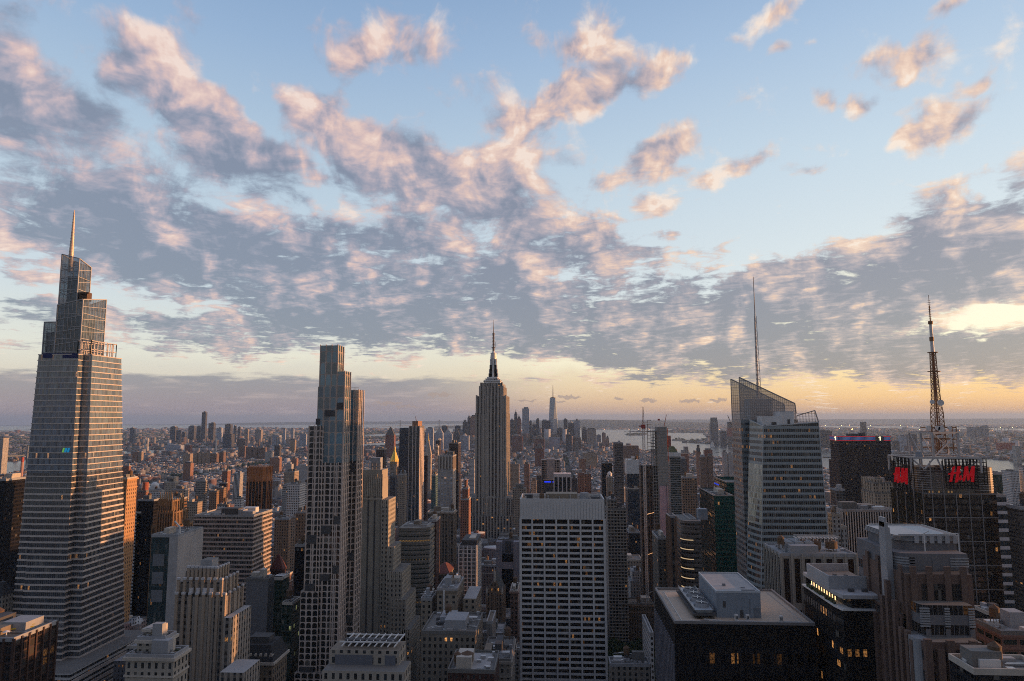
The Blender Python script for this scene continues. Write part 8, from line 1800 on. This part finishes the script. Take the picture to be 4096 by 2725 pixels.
def box_mesh(name, B, mats, kind='stuff'):
    n = len(B); ca, sa = np.cos(B[:, 6]), np.sin(B[:, 6]); V = np.zeros((n, 8, 3))
    for k, (sx, sy, t_) in enumerate(((-1,-1,0),(1,-1,0),(1,1,0),(-1,1,0),(-1,-1,1),(1,-1,1),(1,1,1),(-1,1,1))):
        dx_, dy_ = sx*B[:, 2], sy*B[:, 3]; V[:, k, 0] = B[:, 0]+dx_*ca-dy_*sa; V[:, k, 1] = B[:, 1]+dx_*sa+dy_*ca; V[:, k, 2] = B[:, 5] if t_ else B[:, 4]
    fq = np.array([(0,1,5,4),(1,2,6,5),(2,3,7,6),(3,0,4,7),(4,5,6,7)])
    Fq = (np.arange(n)[:, None, None]*8+fq[None]).reshape(-1, 4)
    W, Dp = 2*B[:, 2], 2*B[:, 3]; rb = lambda w: np.maximum(1, np.round(w/3.2))*3.2
    uv = np.zeros((n, 5, 4, 2))
    for f, w in ((0, W), (1, Dp), (2, W), (3, Dp)):
        uv[:, f, 1, 0] = rb(w); uv[:, f, 2, 0] = rb(w); uv[:, f, 0, 1] = 0; uv[:, f, 1, 1] = 0; uv[:, f, 2, 1] = B[:, 5]-B[:, 4]; uv[:, f, 3, 1] = B[:, 5]-B[:, 4]
    uv[:, :4, :, 0] += (np.arange(n)*3.2*17)[:, None, None]
    jit = rs.uniform(.75, 1.25, (n, 1)); c = PAL[B[:, 7].astype(int)]*jit; rf = ROOFS[B[:, 8].astype(int)]*rs.uniform(.7, 1.2, (n, 1))
    o = np_mesh(name, V.reshape(-1, 3), Fq, mats, None, {'col': np.repeat(c, 5, 0), 'roof': np.repeat(rf, 5, 0)}, uv.reshape(-1, 2)); o['kind'] = kind; return o
o = box_mesh('distant_buildings', B, [fill_mat]); o['label'] = 'dense mass of low brick and stone city buildings reaching to the horizon'; o['category'] = 'buildings'
# lamps switched on here and there among the far blocks
LB = []
for k in range(420):
    i = rs.randint(len(B)); b_ = B[i]
    if b_[1] < 1500 or rs.rand() < .3: continue
    s_ = b_[1]*.00042; LB.append((b_[0], b_[1]-b_[3]-2, s_, s_, b_[4]+6, b_[4]+6+2*s_, 0, 0, 0))
o = box_mesh('street_lights', np.array(LB), [emit('far_lamp', (1.0,.86,.66), .9)]); o['label'] = 'scattered tiny street lamps switched on across the far city'; o['category'] = 'lamps'

# ============================================================ trees
FOL = []
def foliage_mat(name, c):
    m, t = newmat(name); ps = t.n('ShaderNodeNewGeometry').outputs['Position']; n = t.noise(ps, .35, 5, .7)
    r_ = t.n('ShaderNodeNewGeometry').outputs['Random Per Island']
    out(t, pbr(t, t.v('SCALE', c, None, t.m('ADD', .35, t.m('ADD', t.m('MULTIPLY', n, .8), t.m('MULTIPLY', r_, .5)))), .8)); return m
LEAF = foliage_mat('foliage', (.030,.060,.018)); LEAF2 = foliage_mat('far_foliage', (.040,.060,.028))
tr = random.Random(4)
def crown_mesh(seed, r=5.5, n=850):
    g = random.Random(seed); b = MB(); lobes = [(g.gauss(0, r*.42), g.gauss(0, r*.42), g.uniform(-.25, .5)*r, r*g.uniform(.35, .6)) for _ in range(9)]
    for k in range(n):
        lx, ly, lz, lr = g.choice(lobes); v = Vector((g.gauss(0, 1), g.gauss(0, 1), g.gauss(0, 1))).normalized()*lr*g.uniform(.55, 1.05)
        p = Vector((lx, ly, lz+9))+v; a = Vector((g.gauss(0, 1), g.gauss(0, 1), g.gauss(0, 1))).normalized(); c = a.cross(Vector((g.gauss(0, 1), g.gauss(0, 1), 1))).normalized(); s_ = g.uniform(.35, .75)
        b.face([tuple(p-a*s_), tuple(p+c*s_*.8), tuple(p+a*s_), tuple(p-c*s_*.8)])
    return b
protos = []
for sd_ in range(3):
    root = thing('park_tree', 'leafy dark green park tree', 'tree', (0, 0, 0))
    crown_mesh(sd_).build('crown', LEAF, root)
    b = MB(); b.cyl(0, 0, .5, 0, 8.5, 8, r2=.25)
    for k in range(5): a = k*1.3; b.bar((0, 0, 4.5+k*.6), (3*math.cos(a), 3*math.sin(a), 8.5+k*.4), .22)
    b.build('trunk', M_RUST, root); protos.append(root)
px0, px1 = PX0-4, PX1+4
spots = []
yy = 612.0
while yy < 782:
    xx = px0+tr.uniform(-2, 3)+(yy-700)*.05
    while xx < px1+4:
        x_, y_ = xx+tr.uniform(-2, 2), yy+tr.uniform(-3, 3)
        if free(x_-3, x_+3, y_-3, y_+3): spots.append((x_, y_))
        xx += 9.5
    yy += 10.5
for i, (x_, y_) in enumerate(spots):
    if i < 3: r = protos[i]
    else:
        p_ = protos[i % 3]; r = p_.copy(); col.objects.link(r)
        for ch in p_.children: c = ch.copy(); col.objects.link(c); c.parent = r
    r.location = (x_, y_, 0); r.rotation_euler = (0, 0, tr.uniform(0, 6)); s_ = tr.uniform(.95, 1.45); r.scale = (s_, s_, s_*tr.uniform(.9, 1.15))
    r['label'] = 'leafy dark green tree in the park beside the big striped slab'; r['group'] = 'trees of the park beside the big striped slab'
# tree masses of the flat districts and far parks
def canopy(name, pts, lab):
    V = []; Fq = []; n = 6
    for (x, y, r, h) in pts:
        base = len(V); z = drop(x, y)
        for (k, rr, zz) in ((0, .7, .25), (1, 1.0, .6), (2, .55, .95)):
            for i in range(n): a = 2*math.pi*i/n+k*.5; q = r*rr*tr.uniform(.75, 1.25); V.append((x+q*math.cos(a), y+q*math.sin(a), z+h*zz*tr.uniform(.85, 1.15)))
        for k in (0, 1):
            for i in range(n): j = (i+1) % n; Fq.append((base+k*n+i, base+k*n+j, base+(k+1)*n+j, base+(k+1)*n+i))
        Fq.append((base+2*n, base+2*n+1, base+2*n+2, base+2*n+3)); Fq.append((base+2*n, base+2*n+3, base+2*n+4, base+2*n+5))
    o = np_mesh(name, np.array(V), np.array(Fq), [LEAF2]); o['kind'] = 'stuff'; o['label'] = lab; o['category'] = 'trees'
pts = []
for (cx, cy, w_, d_, k) in ((-1433.43, 2950, 330, 60, 260), (-900, 3350, 60, 160, 60), (-350, 3420, 200, 90, 70), (300, 2700, 200, 40, 60), (-50.75, 1640, 60, 30, 30), (-1500, 3700, 500, 60, 150), (-2300, 3300, 250, 60, 60)):
    for _ in range(k): pts.append((cx+tr.uniform(-1, 1)*w_, cy+tr.uniform(-1, 1)*d_, tr.uniform(4, 8), tr.uniform(11, 19)))
for _ in range(1500):
    x, y = tr.uniform(-2500, 1500), tr.uniform(2300, 5200)
    if bool(inside(np.array([x]), np.array([y]), poly_m)[0]): pts.append((x, y, tr.uniform(3, 6), tr.uniform(12, 20)))
for _ in range(14000):
    a, r = R(tr.uniform(-48, 46)), math.sqrt(tr.uniform(3800**2, 14000**2)); x, y = r*math.sin(a), r*math.cos(a); pts.append((x, y, tr.uniform(7, 14)*(1 if r < 8000 else 2.0), tr.uniform(12, 20)))
P_ = np.array([(p[0], p[1]) for p in pts]); ok = is_land(P_[:, 0], P_[:, 1]); pts = [p for p, k in zip(pts, ok) if k]
canopy('tree_canopy', pts, 'dark green trees scattered between the far low buildings')

# ============================================================ bridges, stacks, statue, boats
def susp(name, lab, A, Bp, tz, dz, tw, end=1.0, mat=None):
    """A, Bp: ground points of the two towers"""
    mat = mat or plain('bridge_steel', (.13,.15,.17), .7); A, Bp = Vector((*A, drop(*A))), Vector((*Bp, drop(*Bp))); d = Bp-A; n = Vector((-d.y, d.x, 0)).normalized()*tw
    root = thing(name, lab, 'bridge', tuple(A))
    for P in (A, Bp):
        b = MB()
        for sg in (-1, 1): b.bar(P+n*sg-Vector((0,0,3)), P+n*sg+Vector((0,0,tz)), tw*.55)
        for zz in (tz, tz*.62): b.bar(P-n+Vector((0,0,zz-tw*.3)), P+n+Vector((0,0,zz-tw*.3)), tw*.6)
        b.build('tower', mat, root)
    b = MB(); a0, b0 = A-d*.55*end, Bp+d*.55*end; up_ = Vector((0,0,1))
    for (p, q, z0, z1) in ((a0, A, dz*.5, dz), (A, A+d*.5, dz, dz*1.12), (A+d*.5, Bp, dz*1.12, dz), (Bp, b0, dz, dz*.5)): b.bar(p+up_*z0, q+up_*z1, tw*.55)
    b.build('deck', mat, root); b = MB()
    for sg in (-1, 1):
        f = lambda t_: A+d*t_+n*sg+up_*((dz*1.15+(tz-dz*1.15)*(2*t_-1)**2) if 0 <= t_ <= 1 else 0)
        for k in range(16): b.bar(f(k/16), f((k+1)/16), tw*.10)
        b.bar(A+n*sg+up_*tz, a0+n*sg+up_*dz*.5, tw*.10); b.bar(Bp+n*sg+up_*tz, b0+n*sg+up_*dz*.5, tw*.10)
        for k in range(1, 32): p = f(k/32); b.bar(p, Vector((p.x, p.y, A.z+dz*1.1)), tw*.03)
    b.build('cables', mat, root); return root
susp('suspension_bridge', 'far grey suspension bridge with two tall towers across the bay mouth', (-3834.86, 17200), (-2982.12, 18000), 208, 72, 17)
susp('suspension_bridge', 'dark steel suspension bridge over the river at the far left edge', (-3070.47, 3900), (-3057.11, 3500), 95, 40, 14, .8)
susp('suspension_bridge', 'suspension bridge with pale cables between brown towers, centre left', (-1950.43, 5150), (-2228.31, 5560), 100, 42, 13, .7)
root = thing('viaduct', 'long low bridge on piers over the far bay at right', 'bridge', ((9223, 16455)[0], (9223, 16455)[1], -20)) 
a, c = Vector((*(8744, 16458), 0)), Vector((*(8798, 13830), 0)); b = MB(); za_ = drop(a.x, a.y); zc_ = drop(c.x, c.y); a.z = za_+45; c.z = zc_+40; b.bar(a, c, 14); b.build('deck', MATS['roof_dark'], root)
b = MB()
for k in range(26): p = a+(c-a)*k/25; b.bar(p, p-Vector((0,0,60)), 9)
b.build('bridge_piers', MATS['roof_dark'], root)
def stack(u_x, y, r, z, lab, bands=True):
    root = thing('chimney', lab, 'chimney', (u_x, y, drop(u_x, y))); g0 = drop(u_x, y)-2
    b = MB(); b.cyl(u_x, y, r, g0, z*.86, 14, r2=r*.8); b.build('shaft', plain('stack_pink' if bands else 'stack_pale', (.42,.24,.20) if bands else (.55,.53,.50)), root)
    b = MB(); b.cyl(u_x, y, r*.84, z*.86, z, 14, r2=r*.76); b.build('top_band', M_REDP if bands else M_WHITE, root)
stack(-1802.28, 2300, 5.5, 121.46, 'tall smokestack with red top by the river at far left')
stack(-3015.59, 5000, 6, 103.56, 'left one of two thin white smokestacks beyond the small bay', False)
stack(-2995.47, 5000, 6, 103.55, 'right one of two thin white smokestacks beyond the small bay', False)
stack(-2368.97, 4800, 6, 109.38, 'lone white smokestack in front of the far left skyline', False)
def statue():
    x, y = (1171, 10492); g0 = drop(x, y)
    root = thing('statue', 'tiny green robed statue with raised torch on a pedestal on its island in the bay', 'statue', (x, y, g0))
    b = MB(); b.cyl(x, y, 45, g0-2, g0+9, 11); b.pyr(x-14, x+14, y-14, y+14, g0+9, g0+47, 0, .6); b.build('pedestal', M_CREAM, root)
    b = MB(); prof = [(47, 6.5), (58, 6.0), (68, 5.2), (76, 5.0), (80, 3.0), (82, 1.6), (84, 2.4), (88, 2.4), (90, 1.0)]
    for (z0_, r0), (z1_, r1) in zip(prof, prof[1:]): b.cyl(x, y, r0, g0+z0_, g0+z1_, 10, r2=r1, cap=z1_ == 90)
    b.bar((x-4, y, g0+77), (x-7, y, g0+92), 2.2); b.bar((x+3.5, y, g0+76), (x+6, y-2, g0+68), 2.4); b.build('body', M_COPPER, root)
    b = MB(); b.cyl(x-7, y, 1.2, g0+92, g0+94, 8, r2=2.0); b.cyl(x-7, y, 1.4, g0+94, g0+97, 8, r2=.2); b.build('torch', M_GOLD, root)
    b = MB()
    for k in range(7): a = R(20+k*23); b.bar((x, y, g0+88), (x+5*math.cos(a), y, g0+88+4.5*math.sin(a)), .5)
    b.build('crown_rays', M_COPPER, root)
statue()
def boat(pt, L, lab, sail=False, wake=0, dirx=1):
    x, y = pt; g0 = drop(x, y)-.8; root = thing('sailing_boat' if sail else 'boat', lab, 'boat', (x, y, g0))
    w_ = L*.14; z = g0+.1; h = max(2.2, L*.09)
    P = [(x-L/2, y-w_), (x+L*.32, y-w_), (x+L/2, y), (x+L*.32, y+w_), (x-L/2, y+w_)]
    b = MB(); b.loft([(p[0], p[1], z) for p in P], [(x+(p[0]-x)*1.05, y+(p[1]-y)*1.15, z+h) for p in P]); b.build('hull', M_WHITE if sail or wake else M_MECHD, root)
    b = MB(); b.box(x-L*.3, x+L*.12, y-w_*.6, y+w_*.6, z+h, z+h+(2 if sail else L*.07)); b.build('cabin', M_WHITE, root)
    if sail:
        b = MB(); b.bar((x, y, z), (x, y, z+L*1.5), .5); b.build('mast', M_WHITE, root)
        b = MB(); b.face([(x+.3, y-.1, z+h+2), (x-L*.48, y-.3, z+h+2), (x+.2, y-.1, z+L*1.45)]); b.face([(x+L*.45, y-.1, z+h+1), (x+.8, y-.3, z+h+2), (x+.6, y-.1, z+L*1.3)]); b.build('sails', plain('sailcloth', (.75,.74,.72)), root)
    if wake:
        V = MB(); sg = -dirx
        V.face([(x, y-1.5, g0+.15), (x+sg*wake, y-9, g0+.15), (x+sg*wake, y+9, g0+.15), (x, y+1.5, g0+.15)][::(1 if sg > 0 else -1)]); o = V.build('boat_wake', plain('foam', (.6,.6,.62), .9, 0, .6, .1)); o['kind'] = 'stuff'; o['label'] = 'pale wake trailing behind a boat on the river'
boat((1375, 6013), 42, 'small white sailing boat on the river below the tall hazy tower', sail=True)
boat((1493, 5845), 24, 'small motor boat pulling a long pale wake near the crystal tower', wake=260, dirx=1)
boat((1039, 6481), 22, 'tiny motor boat with short wake in mid river', wake=140, dirx=1)
boat((1744, 4482), 60, 'dark barge on the river between the crystal tower and the black slab')
boat((1197, 5061), 26, 'dark tug on the river right of the sailing boat')

# ============================================================ haze
m, t = newmat('haze_air'); t.t.nodes.clear(); pv = t.n('ShaderNodeVolumePrincipled'); pv.inputs['Density'].default_value = 2.7e-5; pv.inputs['Color'].default_value = (.46, .68, 1.0, 1); pv.inputs['Anisotropy'].default_value = .2
oo = t.n('ShaderNodeOutputMaterial'); t.t.links.new(pv.outputs[0], oo.inputs['Volume']); m.cycles.homogeneous_volume = True
b = MB(); b.box(-74000, 74000, -72000, 74000, -700, 452, bottom=True); o = b.build('haze', m); o['kind'] = 'stuff'; o['label'] = 'thin evening haze lying over the whole city'
print('boxes', len(boxes), 'objects', len(bpy.data.objects))
